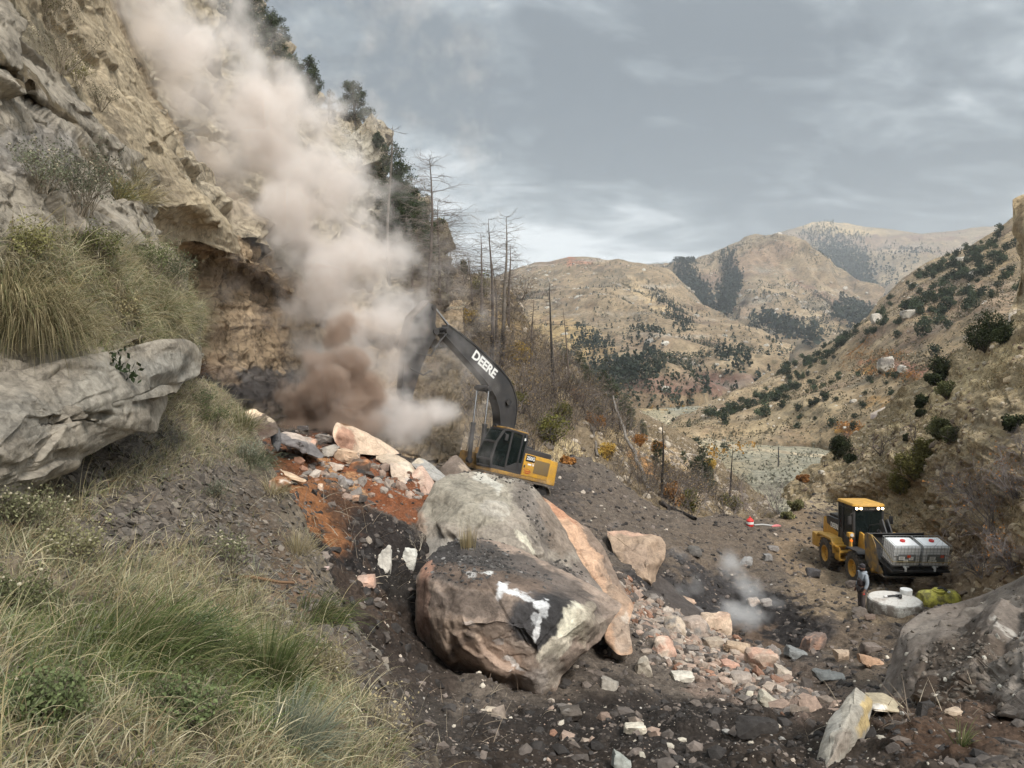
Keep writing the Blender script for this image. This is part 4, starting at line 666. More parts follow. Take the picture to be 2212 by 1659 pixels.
# ---- loose blocks: the pile on the burnt ground
pk = [(PINK, .5)]; gr = [((.22, .20, .18), .5)]; og = [((.42, .2, .1), .45)]; so_ = [(SOOT, .5)]
Q = [
 ('wedge', [(720, 925, 25.5), (728, 912, 26), (770, 924, 27), (800, 938, 27.2), (850, 968, 27.6), (862, 980, 27.4), (832, 984, 26.4), (770, 980, 25.6), (735, 968, 25.2), (720, 945, 25.2)], [(760, 950, 25.6), (745, 940, 25.2)], 2.0, (.55, .42, .31), [(745, 950, 22, 30, -20, (.36, .19, .13), .8)], 'large sharp wedge of pale rock with a red stained end atop the pile'),
 ('crown', [(486, 905, 19.5), (520, 892, 20.5), (552, 886, 21), (575, 896, 21), (596, 912, 20.6), (600, 935, 19.8), (560, 950, 19), (520, 930, 19)], [(550, 905, 19.9), (560, 925, 19.4)], 1.6, (.13, .10, .08), [(530, 896, 44, 9, -10, (.56, .43, .30), 1, .3), (590, 906, 14, 6, 20, (.5, .4, .3), .8), (550, 930, 40, 14, 0, (.09, .06, .045), .8)], 'peach topped boulder half buried in burnt earth at the top of the bank'),
 ('grey curved', [(602, 935, 22), (618, 932, 22.4), (650, 940, 22.8), (680, 962, 22.8), (700, 985, 22.6), (690, 990, 22), (650, 974, 21.6), (612, 960, 21.2), (600, 950, 21.4)], [(645, 955, 21.6)], 1.2, (.17, .155, .15), [(640, 942, 40, 8, 22, (.46, .38, .32), .9)], 'long curved grey block with a pale upper edge right of the peach boulder'),
 ('narrow dark', [(585, 935, 20.6), (603, 925, 20.8), (608, 955, 20.2), (600, 975, 19.8), (586, 960, 20)], [], .8, (.10, .095, .095), [], 'small charcoal block standing between the peach boulder and the curved grey block'),
 ('mid pale', [(812, 985, 26), (840, 978, 26.6), (870, 988, 26.6), (890, 1005, 26.2), (898, 1020, 25.8), (880, 1030, 25), (850, 1010, 25), (815, 995, 25.4)], [], 1.2, (.50, .40, .30), [(870, 1010, 20, 10, 30, (.6, .54, .44), .7)], 'rounded cream block under the sharp wedge'),
 ('blade', [(843, 998, 25), (862, 1002, 25.4), (888, 1030, 25.2), (905, 1062, 24.6), (914, 1078, 24), (898, 1082, 23.6), (868, 1055, 23.8), (846, 1030, 24.2)], [(872, 1040, 23.9)], .9, (.52, .41, .32), [(890, 1052, 14, 26, -30, (.42, .39, .36), .8)], 'upright two tone blade of rock in the middle of the pile'),
 ('brown wedge', [(792, 1044, 24), (825, 1030, 24.4), (850, 1045, 24), (885, 1075, 23.6), (890, 1085, 23.2), (850, 1088, 22.8), (812, 1070, 23.2)], [], 1.2, (.24, .19, .16), [], 'dark brown wedge leaning under the two tone blade'),
 ('pink spire', [(884, 1030, 25.2), (900, 1010, 25.6), (912, 1006, 25.8), (925, 1022, 25.4), (950, 1060, 24.6), (955, 1090, 23.8), (930, 1094, 23.4), (905, 1080, 23.8), (892, 1050, 24.4)], [(920, 1050, 24)], 1.2, (.47, .33, .26), [(905, 1030, 10, 20, 0, (.55, .42, .33), .6)], 'tall pink pointed block right of the two tone blade'),
 ('grey tongue', [(888, 1000, 26.8), (905, 988, 27.2), (930, 1000, 27.2), (960, 1026, 26.8), (985, 1046, 26), (975, 1055, 25.4), (940, 1040, 25.6), (905, 1018, 26)], [], 1.0, (.33, .315, .29), [(900, 995, 16, 8, 20, (.55, .47, .36), .8)], 'flat grey tongue of rock above the pink pointed block'),
 ('pink slab', [(940, 1052, 25), (965, 1060, 25), (1000, 1078, 24.6), (985, 1092, 24), (960, 1098, 23.6), (948, 1080, 24.2)], [], .9, (.44, .31, .245), [], 'pink slab wedged against the top of the giant boulders'),
 ('dark peak', [(952, 1010, 27.6), (968, 992, 28.2), (985, 982, 28.6), (1000, 996, 28.4), (1020, 1020, 28), (1036, 1038, 27.4), (1010, 1056, 26.6), (975, 1050, 26.4), (955, 1032, 27)], [(990, 1020, 26.8)], 1.8, (.17, .135, .11), [(1000, 1010, 10, 8, 30, (.5, .4, .3), .5)], 'dark brown peaked boulder next to the digger tracks'),
 ('orange knob', [(1026, 1030, 27.8), (1045, 1020, 28), (1060, 1030, 28), (1066, 1042, 27.4), (1040, 1052, 26.8), (1028, 1046, 27)], [], 1.0, (.47, .25, .14), [], 'orange knob of rock right of the dark peaked boulder'),
]
for key, ol, ft, th, bs, bl_, lab in Q:
    hull('boulder', ol, ft, th, 90, 28, [('f', .55, .09), (.2, .02)], base=bs, bl=bl_, warp=6, wscale=.5, jag=1.2, eps=4, round_=.12, label=lab, category='boulder')
S_ = [  # u, v, w, h, colour, variation, seed, rot, label
 (670, 958, 46, 26, (.33, .29, .25), pk, 3, (0, 10, 20), 'blocky tan rock just right of the curved grey block'),
 (708, 976, 44, 30, (.36, .32, .27), gr, 5, (0, 0, 40), 'squat grey tan rock in front of the curved block'),
 (745, 985, 60, 34, (.50, .36, .25), gr, 8, (0, 15, 10), 'peach rock with a grey corner below the sharp wedge'),
 (700, 948, 40, 22, (.24, .22, .2), (), 9, (0, 0, 0), 'dull grey rock against the dust at the back of the pile'),
 (655, 925, 26, 14, (.12, .11, .105), (), 12, (0, 0, 0), 'small black rock lying on the crest by the dust'),
 (780, 1005, 50, 26, (.15, .11, .085), og, 14, (0, 0, 0), 'brown scorched rock under the cream block'),
 (628, 1030, 66, 12, (.52, .38, .26), (), 15, (0, 22, 0), 'thin peach shard lying on the orange earth'),
 (604, 1046, 52, 34, (.30, .15, .08), [((.6, .5, .42), .4)], 16, (0, 0, 0), 'rust coloured clod with a white chipped rim'),
 (726, 1010, 36, 18, (.48, .40, .33), (), 17, (0, 0, 0), 'small cream rock in the dark soil below the pile'),
 (745, 1040, 44, 18, (.25, .23, .22), (), 18, (0, 24, 0), 'flat grey sliver half sunk in the orange earth'),
 (692, 1052, 14, 16, (.6, .45, .34), (), 19, (0, 0, 0), 'small peach cobble on the orange earth'),
 (764, 1076, 30, 14, (.45, .29, .2), (), 20, (0, 0, 0), 'pinkish cobble above the black hollow'),
 (833, 1215, 30, 62, (.66, .62, .55), [((.5, .47, .42), .3)], 21, (0, 6, 0), 'white jagged plate standing in the black hollow'),
 (884, 1205, 40, 44, (.58, .56, .50), (), 22, (0, 20, 0), 'pale flake leaning beside the sooty boulder'),
 (790, 1255, 58, 32, (.42, .30, .24), pk, 23, (0, 0, 15), 'rounded pink rock on the dark slope above the grass'),
 (706, 1228, 12, 10, (.55, .42, .38), (), 24, (0, 0, 0), 'tiny pink cobble on the dark slope'),
 (1432, 1400, 60, 46, (.48, .31, .235), [((.55, .45, .36), .5)], 31, (0, 10, 20), 'pink and white block at the left end of the rubble spill'),
 (1500, 1322, 40, 30, (.16, .15, .145), (), 32, (0, 20, 0), 'dark slate block lying across the pink gravel'),
 (1468, 1300, 50, 30, (.42, .30, .22), pk, 33, (0, 20, 0), 'flat pink plate near the top of the rubble spill'),
 (1545, 1345, 84, 50, (.56, .43, .32), [((.45, .32, .24), .4)], 34, (0, 10, 0), 'broad smooth peach boulder at the edge of the smoking pit'),
 (1500, 1352, 60, 50, (.36, .29, .24), gr, 35, (0, 0, 30), 'angular brown block against the smooth peach boulder'),
 (1458, 1352, 46, 36, (.44, .36, .28), gr, 36, (0, 0, 0), 'tan block on the upper part of the rubble spill'),
 (1540, 1388, 56, 32, (.34, .28, .22), gr, 37, (0, 0, 10), 'grey brown block below the smooth peach boulder'),
 (1590, 1398, 60, 26, (.37, .28, .2), (), 38, (0, 12, 0), 'flat brown slab at the right of the rubble spill'),
 (1640, 1428, 70, 52, (.42, .32, .25), pk, 39, (0, 0, 0), 'brown pink block with pale scratches low in the spill'),
 (1668, 1420, 30, 50, (.30, .26, .23), (), 40, (0, -20, 0), 'grey upright plate against the scratched block'),
 (1618, 1420, 18, 28, (.44, .20, .11), (), 41, (0, 0, 0), 'small red orange block next to the scratched block'),
 (1690, 1452, 44, 24, (.38, .32, .26), (), 42, (0, 20, 0), 'dull tan block at the lower right of the spill'),
 (1575, 1440, 50, 26, (.46, .28, .21), (), 43, (0, 0, 0), 'reddish pink block low in the rubble'),
 (1600, 1465, 44, 30, (.33, .28, .24), (), 44, (0, 0, 0), 'grey brown block below the reddish one'),
 (1470, 1460, 50, 18, (.52, .48, .41), (), 45, (0, 0, 0), 'flat white plate at the foot of the spill'),
 (1760, 1388, 50, 42, (.22, .17, .145), pk, 51, (0, 0, 12), 'cube shaped brown block standing alone on the dark floor'),
 (1818, 1416, 38, 26, (.40, .31, .23), (), 52, (0, 0, 8), 'small tan brick shaped block right of the brown cube'),
 (1716, 1412, 48, 28, (.20, .205, .20), (), 53, (0, 18, 0), 'grey green slab left of the brown cube'),
 (1670, 1406, 30, 24, (.24, .24, .23), (), 54, (0, 18, 0), 'thin grey slab leaning on the rubble'),
 (1790, 1462, 72, 20, (.15, .155, .15), (), 55, (0, 3, 0), 'long dark slate bar lying on the dark floor'),
 (1880, 1430, 66, 24, (.36, .23, .15), [((.5, .38, .3), .3)], 56, (0, 22, 0), 'flat orange brown slab near the outcrop'),
 (1880, 1400, 46, 24, (.17, .14, .12), (), 57, (0, 0, 0), 'brown rock with a dark hollow under it near the outcrop'),
 (1628, 1300, 28, 20, (.40, .32, .26), (), 61, (0, 0, 0), 'small tan rock on the slope of the smoking pit'),
 (1656, 1302, 26, 20, (.33, .29, .26), (), 62, (0, 0, 0), 'small grey rock on the slope of the smoking pit'),
 (1612, 1214, 28, 20, (.27, .26, .25), (), 63, (0, 0, 0), 'grey stone on the dark rim above the smoke'),
 (1660, 1206, 22, 18, (.23, .22, .21), (), 64, (0, 0, 0), 'grey stone at the top of the dark rim near the loader tracks'),
 (1755, 1237, 32, 24, (.08, .075, .075), (), 65, (0, 0, 0), 'black lump on the rim between pit and loader'),
 (1668, 1185, 24, 14, (.22, .20, .185), (), 66, (0, 0, 0), 'flat stone beside the wheel tracks'),
 (1500, 1190, 34, 20, (.12, .11, .10), (), 67, (0, 0, 0), 'dark stone at the foot of the spoil slope'),
 (1840, 1262, 26, 18, (.17, .14, .12), (), 68, (0, 0, 0), 'brown stone near the standing worker'),
 (1858, 1322, 34, 20, (.16, .135, .115), (), 69, (0, 0, 0), 'brown rock at the feet of the standing worker'),
 (1880, 1334, 26, 14, (.2, .15, .12), (), 70, (0, 0, 0), 'small reddish rock in front of the round white tank'),
 (1230, 1540, 60, 34, (.10, .085, .072), gr, 71, (0, 0, 0), 'dark half buried rock in the black soil under the sooty boulder'),
 (1372, 1574, 50, 26, (.60, .54, .44), (), 72, (0, 0, 10), 'white flat stone on the black soil at the bottom'),
 (1314, 1478, 42, 30, (.30, .27, .23), gr, 73, (0, 0, 0), 'squarish tan rock right of the sooty boulder'),
 (1666, 1565, 44, 18, (.48, .42, .34), (), 74, (0, 22, 0), 'tan sliver on the furrowed ground'),
 (1660, 1518, 54, 28, (.44, .40, .32), (), 75, (0, 26, 0), 'triangular pale stone in the middle of the furrowed ground'),
 (1345, 1650, 50, 40, (.30, .31, .28), (), 76, (0, 30, 0), 'grey green shard sticking up at the bottom edge'),
 (1640, 1570, 90, 44, (.05, .045, .042), (), 77, (0, 0, 0), 'big black clod in the trench at the bottom'),
 (2056, 1540, 34, 18, (.46, .36, .27), (), 78, (0, 0, 0), 'small tan rock on the reddish soil at lower right'),
 (1620, 1500, 20, 14, (.55, .5, .4), (), 79, (0, 0, 0), 'small cream stone above the triangular one'),
 (1066, 1534, 46, 12, (.55, .47, .37), (), 80, (0, 10, 0), 'thin peach stone under the sooty boulder'),
 (1340, 1405, 40, 56, (.36, .30, .24), (), 81, (0, 10, 0), 'upright brown chunk at the right foot of the sooty boulder'),
 (1390, 1440, 34, 44, (.42, .37, .30), (), 82, (0, -20, 0), 'thin pale chunk standing in rubble at the right foot of the sooty boulder'),
 (1345, 1175, 26, 40, (.34, .31, .29), (), 83, (0, 0, 0), 'thin light grey finger of rock between boulder and tan block'),
 (1222, 1215, 26, 44, (.36, .34, .31), (), 84, (0, -20, 0), 'grey finger of rock lodged between the two giant boulders'),
]
for i, (u, v, w, h, c, va, sd_, rt, lab) in enumerate(S_):
    stone('rock', u, v, w, h, lab, c, va, seed=sd_*7+1, rot=(rt[0], rt[1], rt[2]), on=('quarry_floor', 'grass_bank') if u < 900 else ('quarry_floor',), n=4 if w*h > 900 else 3, thick=.9, planes=8 if w > 40 else 6)
# ---- pale boulders on the far right hillside
for i, (u, v, w, h, lab) in enumerate([(1912, 790, 40, 34, 'largest pale boulder, split across, on the orange hillside'), (1893, 688, 26, 24, 'pale boulder among trees on the ridge of the orange hillside'), (1960, 680, 32, 20, 'white grey boulder between junipers high on the hillside'), (1950, 798, 22, 22, 'pale rock leaning on red shrubs above the split boulder'), (1946, 802, 14, 12, 'smaller pale rock beside the leaning one'), (2080, 560, 26, 14, 'grey rock ledge under the ridge at the upper right'), (1844, 866, 16, 8, 'pale rock low on the orange hillside'), (2108, 590, 24, 14, 'pale crag among the junipers at upper right'), (2030, 782, 20, 10, 'pale stone beside the round dark junipers'), (1830, 925, 16, 10, 'white stone near the foot of the hillside'), (1775, 1020, 14, 10, 'white stone on the edge above the valley')]):
    stone('pale_boulder', u, v, w, h, lab, (.46, .42, .36), gr, seed=300+i, on=('right_hillside', 'near_slope'), n=3, planes=7, v0=v+h*.45)
# ---- rubble: thousands of chips, each a few faces
def rubble(name, srf, n, seed, smin, smax, cols, dens, power=3.0, label=None, lift=.0, flat_=.6):
    pts, nn = scatter(srf, n, seed, dens); n = len(pts)
    if not n: return
    rg = np.random.RandomState(seed); V0, F0 = ico(1)
    protos = []
    for k in range(10):
        q, _ = stone_shape(900+k, 1, 6, (1, .8, flat_), .04); protos.append(q)
    pr = np.array(protos)[rg.randint(0, 10, n)]; s = smin*(smax/smin)**(rg.rand(n)**power)
    a = rg.rand(n)*6.28; t = rg.normal(size=(n, 3))*.5+nn+np.array([0, 0, .4]); t /= np.linalg.norm(t, axis=1, keepdims=True)
    x = np.stack([np.cos(a), np.sin(a), 0*a], -1); x -= t*(x*t).sum(1, keepdims=True); x /= np.linalg.norm(x, axis=1, keepdims=True); y = np.cross(t, x)
    V = (pr[..., 0:1]*x[:, None]+pr[..., 1:2]*y[:, None]+pr[..., 2:3]*t[:, None])*s[:, None, None]+(pts+nn*s[:, None]*lift)[:, None]
    ci = rg.choice(len(cols), n, p=np.array([c[1] for c in cols])/sum(c[1] for c in cols)); c = np.array([c[0] for c in cols])[ci]*rg.uniform(.75, 1.2, (n, 1))
    nv = V0.shape[0]; Fc = (F0[None]+np.arange(n)[:, None, None]*nv).reshape(-1, 3)
    link(name, mesh(name, V.reshape(-1, 3), Fc, np.repeat(c, nv, 0), False, [M['boulder']]), kind='stuff', label=label)
def eb(*els):
    """density made of soft ellipses (u, v, ru, rv, angle, weight) on a floor value"""
    def f(u, v, W, base=0.0):
        r = np.zeros_like(u)
        for e in els:
            if len(e) == 1: r = r+e[0]; continue
            bu, bv, ru, rv, an, wt = e; ca, sa = math.cos(R(an)), math.sin(R(an)); a = ((u-bu)*ca+(v-bv)*sa)/ru; d = (-(u-bu)*sa+(v-bv)*ca)/rv
            r = r+wt*np.clip(1.4-np.sqrt(a*a+d*d), 0, 1)
        return r
    return f
near_w = lambda f: (lambda u, v, W: f(u, v, W)*np.clip(14/np.linalg.norm(W-C0, axis=-1), 0, 2)**1.5)
DK = [((.05, .045, .042), 4), ((.10, .085, .075), 3), ((.17, .14, .12), 2), ((.4, .34, .28), .35)]
rubble('dark_clods', 'quarry_floor', 26000, 5, .012, .17, DK, eb((1.0,)), 4, 'dark clods and chips all over the burnt ground')
rubble('small_dark_stones', 'quarry_floor', 12000, 6, .008, .05, DK, near_w(eb((.4,), (1350, 1600, 700, 140, 0, 1.6))), 2.2, 'small dark stones on the soil at the bottom')
PKS = [((.32, .235, .185), 3), ((.29, .235, .19), 3), ((.38, .325, .275), 1.2), ((.20, .175, .155), 2.4), ((.28, .16, .11), .6), ((.10, .085, .075), 2)]
rubble('pink_rubble', 'quarry_floor', 12000, 7, .012, .27, PKS, eb((1430, 1320, 150, 26, 30, 3), (1530, 1400, 190, 40, 26, 3), (1450, 1420, 80, 30, 20, .8), (1640, 1490, 160, 30, 16, .8), (860, 1050, 90, 30, 20, .7), (700, 1030, 120, 20, 28, .5), (1200, 1560, 500, 80, 0, .05), (1300, 1250, 60, 30, 40, 1.0)), 3.6, 'pink and cream broken rubble spilling towards the pit')
rubble('pale_chips', 'quarry_floor', 900, 8, .012, .09, [((.5, .45, .37), 2), ((.42, .32, .25), 1), ((.36, .34, .31), 1)], near_w(eb((.5,), (860, 1240, 60, 60, 0, 1), (1700, 1600, 500, 60, 0, .6))), 2.5, 'pale stone chips sprinkled over the black soil')
rubble('slope_stones', 'near_slope', 5000, 9, .03, .26, [((.34, .27, .18), 3), ((.42, .35, .26), 2), ((.16, .12, .09), 2)], eb((.25,), (1980, 950, 140, 60, -30, 1), (1800, 1060, 120, 40, 0, .8), (2050, 1180, 150, 80, 0, .7), (1870, 960, 60, 30, -30, 1)), 3, 'stones scattered on the grassy slope')
rubble('shale_chips', 'grass_bank', 15000, 10, .008, .07, [((.12, .105, .09), 3), ((.165, .14, .115), 2), ((.075, .065, .056), 2), ((.26, .23, .19), .2)], near_w(eb((.15,), (330, 1090, 200, 90, -25, 1.5), (520, 1150, 100, 130, 35, 1.5), (640, 1280, 100, 120, 40, 1), (280, 980, 140, 40, -25, 1.5), (850, 1540, 50, 190, -24, .5), (760, 1380, 40, 110, -28, .6))), 2.6, 'flaky grey shale chips on the bank', flat_=.22)
rubble('hill_boulders', 'right_hillside', 800, 11, .15, 1.3, [((.46, .42, .36), 3), ((.36, .31, .25), 2)], eb((.35,), (2060, 640, 160, 60, 0, 1), (1650, 850, 160, 30, -20, 1)), 3, 'pale stones dotted over the far hillside')
rubble('mountain_outcrops', 'left_mountain', 700, 12, .8, 5.5, [((.40, .37, .32), 3), ((.33, .29, .24), 2)], eb((.2,), (1180, 600, 90, 20, -10, 2), (1300, 640, 120, 10, -10, 1), (1220, 660, 60, 14, -30, 1), (1560, 800, 140, 30, 20, .7)), 2.5, 'pale rock outcrops on the far mountain')
rubble('middle_outcrops', 'middle_mountain', 450, 13, 1.2, 8, [((.40, .36, .31), 3), ((.33, .27, .21), 2)], eb((.2,), (1650, 640, 180, 14, 0, 2), (1740, 680, 120, 14, 0, 1.5)), 2.5, 'rock bands on the middle mountain')
rubble('hillside_stones', 'wooded_hillside', 3500, 14, .05, .5, [((.36, .30, .23), 3), ((.42, .36, .29), 2), ((.2, .17, .14), 2)], eb((.3,), (1480, 1010, 100, 40, 30, 1.5), (1560, 1090, 80, 20, 0, 1)), 3, 'stones on the wooded hillside')
rubble('outcrop_dirt', 'mud_covered_outcrop', 5000, 15, .008, .075, [((.10, .085, .07), 4), ((.17, .145, .12), 3), ((.45, .42, .36), .3)], eb((2090, 1420, 110, 40, -12, 2), (2050, 1510, 120, 50, -8, 2), (.25,)), 3, 'dirt and chips lying on the outcrop')
rubble('boulder_dirt', 'sooty_boulder', 2600, 16, .008, .07, [((.05, .047, .045), 4), ((.10, .095, .09), 3), ((.2, .19, .18), .6)], eb((1010, 1205, 100, 44, 8, 2), (1120, 1228, 90, 16, 22, 1)), 2.6, 'black dirt and chips on top of the sooty boulder')
rubble('crest_dirt', 'giant_boulder', 1500, 17, .008, .07, [((.06, .055, .05), 4), ((.25, .22, .2), 1)], eb((1225, 1245, 50, 24, 40, 2), (1155, 1120, 16, 60, -28, 1), (1080, 1035, 80, 8, 10, .6)), 2.6, 'dirt in the folds of the huge boulder')
# ================================================================== MACHINES
class MB:
    """collects shapes into one mesh"""
    def __init__(s): s.b = bmesh.new()
    def _add(s, fn, mat=None, bevel=0, seg=2):
        t = bmesh.new(); fn(t)
        if bevel: bmesh.ops.bevel(t, geom=[e for e in t.edges if len(e.link_faces) == 2 and e.calc_face_angle(0) > .5], offset=bevel, segments=seg, affect='EDGES', profile=.6)
        if mat is not None: t.transform(mat)
        m = bpy.data.meshes.new('tmp'); t.to_mesh(m); t.free(); s.b.from_mesh(m); bpy.data.meshes.remove(m); return s
    def box(s, x0, x1, y0, y1, z0, z1, bevel=.02, mat=None):
        def f(t):
            bmesh.ops.create_cube(t, size=1); t.transform(Matrix.Translation(((x0+x1)/2, (y0+y1)/2, (z0+z1)/2)) @ Matrix.Diagonal((abs(x1-x0), abs(y1-y0), abs(z1-z0), 1)))
        return s._add(f, mat, min(bevel, .4*min(abs(x1-x0), abs(y1-y0), abs(z1-z0))))
    def prism(s, pts, y0, y1, bevel=.02, mat=None, axis='y', taper=None):
        """outline pts (x,z) pulled from y0 to y1"""
        def f(t):
            def mk(p, y): return (p[0], y, p[1]) if axis == 'y' else ((p[0], p[1], y) if axis == 'z' else (y, p[0], p[1]))
            a = [t.verts.new(mk(p, y0)) for p in pts]; q = taper or pts; b = [t.verts.new(mk(p, y1)) for p in q]; n = len(pts)
            t.faces.new(a); t.faces.new(b[::-1])
            for i in range(n): t.faces.new((a[i], b[i], b[(i+1) % n], a[(i+1) % n]))
            bmesh.ops.recalc_face_normals(t, faces=t.faces)
        return s._add(f, mat, bevel)
    def cyl(s, p0, p1, r0, r1=None, n=20, bevel=0, mat=None):
        p0, p1 = Vector(p0), Vector(p1); d = p1-p0
        def f(t):
            bmesh.ops.create_cone(t, cap_ends=True, segments=n, radius1=r0, radius2=r0 if r1 is None else r1, depth=d.length)
            t.transform(Matrix.Translation((p0+p1)/2) @ d.to_track_quat('Z', 'Y').to_matrix().to_4x4())
        return s._add(f, mat, bevel)
    def tube(s, pts, r, n=6, mat=None, closed=False):
        pts = [Vector(p) for p in pts]; rs = r if isinstance(r, (list, tuple)) else [r]*len(pts)
        def f(t):
            rings = []
            for i, p in enumerate(pts):
                a = pts[max(i-1, 0)] if not closed else pts[i-1]; c = pts[min(i+1, len(pts)-1)] if not closed else pts[(i+1) % len(pts)]
                q = (c-a).to_track_quat('Z', 'Y').to_matrix()
                rings.append([t.verts.new(p+q @ Vector((math.cos(k*6.2832/n)*rs[i], math.sin(k*6.2832/n)*rs[i], 0))) for k in range(n)])
            m = len(rings)
            for i in range(m if closed else m-1):
                A, B = rings[i], rings[(i+1) % m]
                for k in range(n): t.faces.new((A[k], A[(k+1) % n], B[(k+1) % n], B[k]))
            if not closed: t.faces.new(rings[0][::-1]); t.faces.new(rings[-1])
        return s._add(f, mat)
    def lathe(s, prof, n=32, mat=None, cap=False):
        """prof (r, z) turned round z"""
        def f(t):
            R_ = [[t.verts.new((r*math.cos(k*6.2832/n), r*math.sin(k*6.2832/n), z)) for k in range(n)] for r, z in prof]
            for A, B in zip(R_[:-1], R_[1:]):
                for k in range(n): t.faces.new((A[k], A[(k+1) % n], B[(k+1) % n], B[k]))
            if cap: t.faces.new(R_[0][::-1]); t.faces.new(R_[-1])
            bmesh.ops.recalc_face_normals(t, faces=t.faces)
        return s._add(f, mat)
    def build(s, name, mat, parent=None, smooth=35, label=None, **kw):
        me = bpy.data.meshes.new(name); s.b.to_mesh(me); s.b.free(); me.materials.append(M[mat] if isinstance(mat, str) else mat)
        if smooth: me.polygons.foreach_set('use_smooth', [True]*len(me.polygons)); me.set_sharp_from_angle(angle=R(smooth))
        return link(name, me, parent, label=label, **kw)
def lettering(text, size, mat, parent, M4, name='lettering', bold=.02, depth=.004, spacing=1.0, **kw):
    cu = bpy.data.curves.new(name, 'FONT'); cu.body = text; cu.size = size; cu.offset = bold*size; cu.extrude = depth; cu.align_x = 'CENTER'; cu.align_y = 'CENTER'; cu.space_character = spacing; cu.resolution_u = 3
    o = bpy.data.objects.new(name, cu); COL.objects.link(o); dg = bpy.context.evaluated_depsgraph_get(); me = bpy.data.meshes.new_from_object(o.evaluated_get(dg)); bpy.data.objects.remove(o)
    me.name = name; me.materials.clear(); me.materials.append(M[mat]); me.transform(M4); return link(name, me, parent, **kw)
def frame4(o, x, y): 
    """matrix whose x and y axes are the given directions"""
    x = Vector(x).normalized(); z = x.cross(Vector(y)).normalized(); y = z.cross(x)
    return Matrix.Translation(o) @ Matrix((x, y, z)).transposed().to_4x4()
M['yellow'] = paint('yellow_paint', (.62, .33, .035), .42, .4, dirt=.5, dirtcol=(.22, .15, .085), s=.35, thr=.50)
M['dusty_yellow'] = paint('dusty_yellow_paint', (.48, .27, .05), .6, .3, dirt=.85, dirtcol=(.17, .115, .07), s=.5, thr=.42)
M['darkpaint'] = paint('dark_grey_paint', (.032, .032, .034), .42, .4, dirt=.42, dirtcol=(.09, .08, .07), s=.9, thr=.5)
M['blackmetal'] = paint('black_metal', (.02, .02, .022), .5, .4, dirt=.5, dirtcol=(.08, .07, .06), s=.4)
M['steel'] = flat('polished_rod', (.55, .56, .58), .18, .5, 1.0)
M['tyre'] = paint('tyre_rubber', (.028, .027, .026), .85, .2, dirt=.85, dirtcol=(.13, .11, .09), s=.3, bump=.3, thr=.46)
M['tread'] = paint('tread_rubber', (.05, .045, .04), .9, .1, dirt=.9, dirtcol=(.17, .14, .11), s=.3, thr=.42)
M['white'] = flat('white_lettering', (.75, .75, .72), .6)
M['whitepaint'] = paint('white_panel', (.72, .73, .72), .6, .3, dirt=.4, dirtcol=(.35, .3, .25), s=.3)
M['red'] = flat('red_plastic', (.62, .04, .035), .4); M['orange'] = flat('orange_plastic', (.8, .16, .02), .4, emit=.25)
M['lamp'] = flat('lit_lamp', (1.0, .80, .52), .3, emit=9.0); M['lampoff'] = flat('lamp_glass', (.6, .6, .6), .15, .6)
M['chrome'] = flat('galvanised_tube', (.33, .33, .32), .45, .5, .55)
def glass_mat(name, col, rough=.05):
    m, t, b = principled(name, rough, .6); b.inputs['Base Color'].default_value = (*col, 1); b.inputs['Transmission Weight'].default_value = 0
    tr = nd(t, 'ShaderNodeBsdfTransparent'); tr.inputs[0].default_value = (.62, .68, .66, 1); ms = nd(t, 'ShaderNodeMixShader', i_Fac=.62)
    t.links.new(b.outputs[0], ms.inputs[1]); t.links.new(tr.outputs[0], ms.inputs[2]); t.links.new(ms.outputs[0], t.nodes['Material Output'].inputs[0]); return m
M['glass'] = glass_mat('cab_glass', (.02, .028, .027))
# ------------------------------------------------------------------ wheel
def tyre_parts(root, y0, side, x, z, r=.75, w=.52):
    """a wheel at (x, y0, z); its outer face points to side*y"""
    T = Matrix.Translation((x, y0, z)) @ Matrix.Rotation(-math.pi/2*side, 4, 'X')
    wh = link('wheel', None, root); 
    m = MB(); h = w/2
    m.lathe([(r*.50, -h*.9), (r*.62, -h*.98), (r*.80, -h), (r*.92, -h*.92), (r*.965, -h*.7), (r*.965, h*.7), (r*.92, h*.92), (r*.80, h), (r*.62, h*.98), (r*.50, h*.9)], 48, T)
    m.lathe([(r*.70, h*.985), (r*.72, h*1.03), (r*.745, h*.99)], 48, T)
    m.build('tyre', 'tyre', wh)
    l = MB(); n = 22
    for k in range(n):
        for s in (-1, 1):
            a = (k+(0 if s > 0 else .5))*6.2832/n
            pts = [(-.055, s*h*.05), (.035, s*h*.05), (.10, s*h*.55), (.13, s*h*1.0), (.03, s*h*1.0), (.01, s*h*.55)]
            l.prism([(p[0], p[1]) for p in pts], r*.93, r*1.0, .006, T @ Matrix.Rotation(a, 4, 'Z') @ Matrix.Rotation(math.pi/2, 4, 'Y') @ Matrix.Rotation(math.pi/2, 4, 'Z'), axis='z')
    l.build('tread', 'tread', wh, kind='stuff')
    m = MB(); m.lathe([(r*.52, h*.9), (r*.53, h*.98), (r*.49, h*.96), (r*.46, h*.7), (r*.44, h*.35), (r*.30, h*.28), (r*.28, h*.42), (.02, h*.44)], 40, T); m.lathe([(.12, h*.44), (.12, h*.6), (.01, h*.62)], 20, T)
    m.lathe([(r*.52, -h*.9), (r*.44, -h*.6), (.02, -h*.5)], 40, T)
    m.build('rim', 'yellow', wh)
    m = MB()
    for k in range(12): m.cyl((r*.37*math.cos(k*.5236), r*.37*math.sin(k*.5236), h*.28), (r*.37*math.cos(k*.5236), r*.37*math.sin(k*.5236), h*.40), .02, n=6, mat=T)
    m.build('wheel_nuts', 'blackmetal', wh)
    return wh
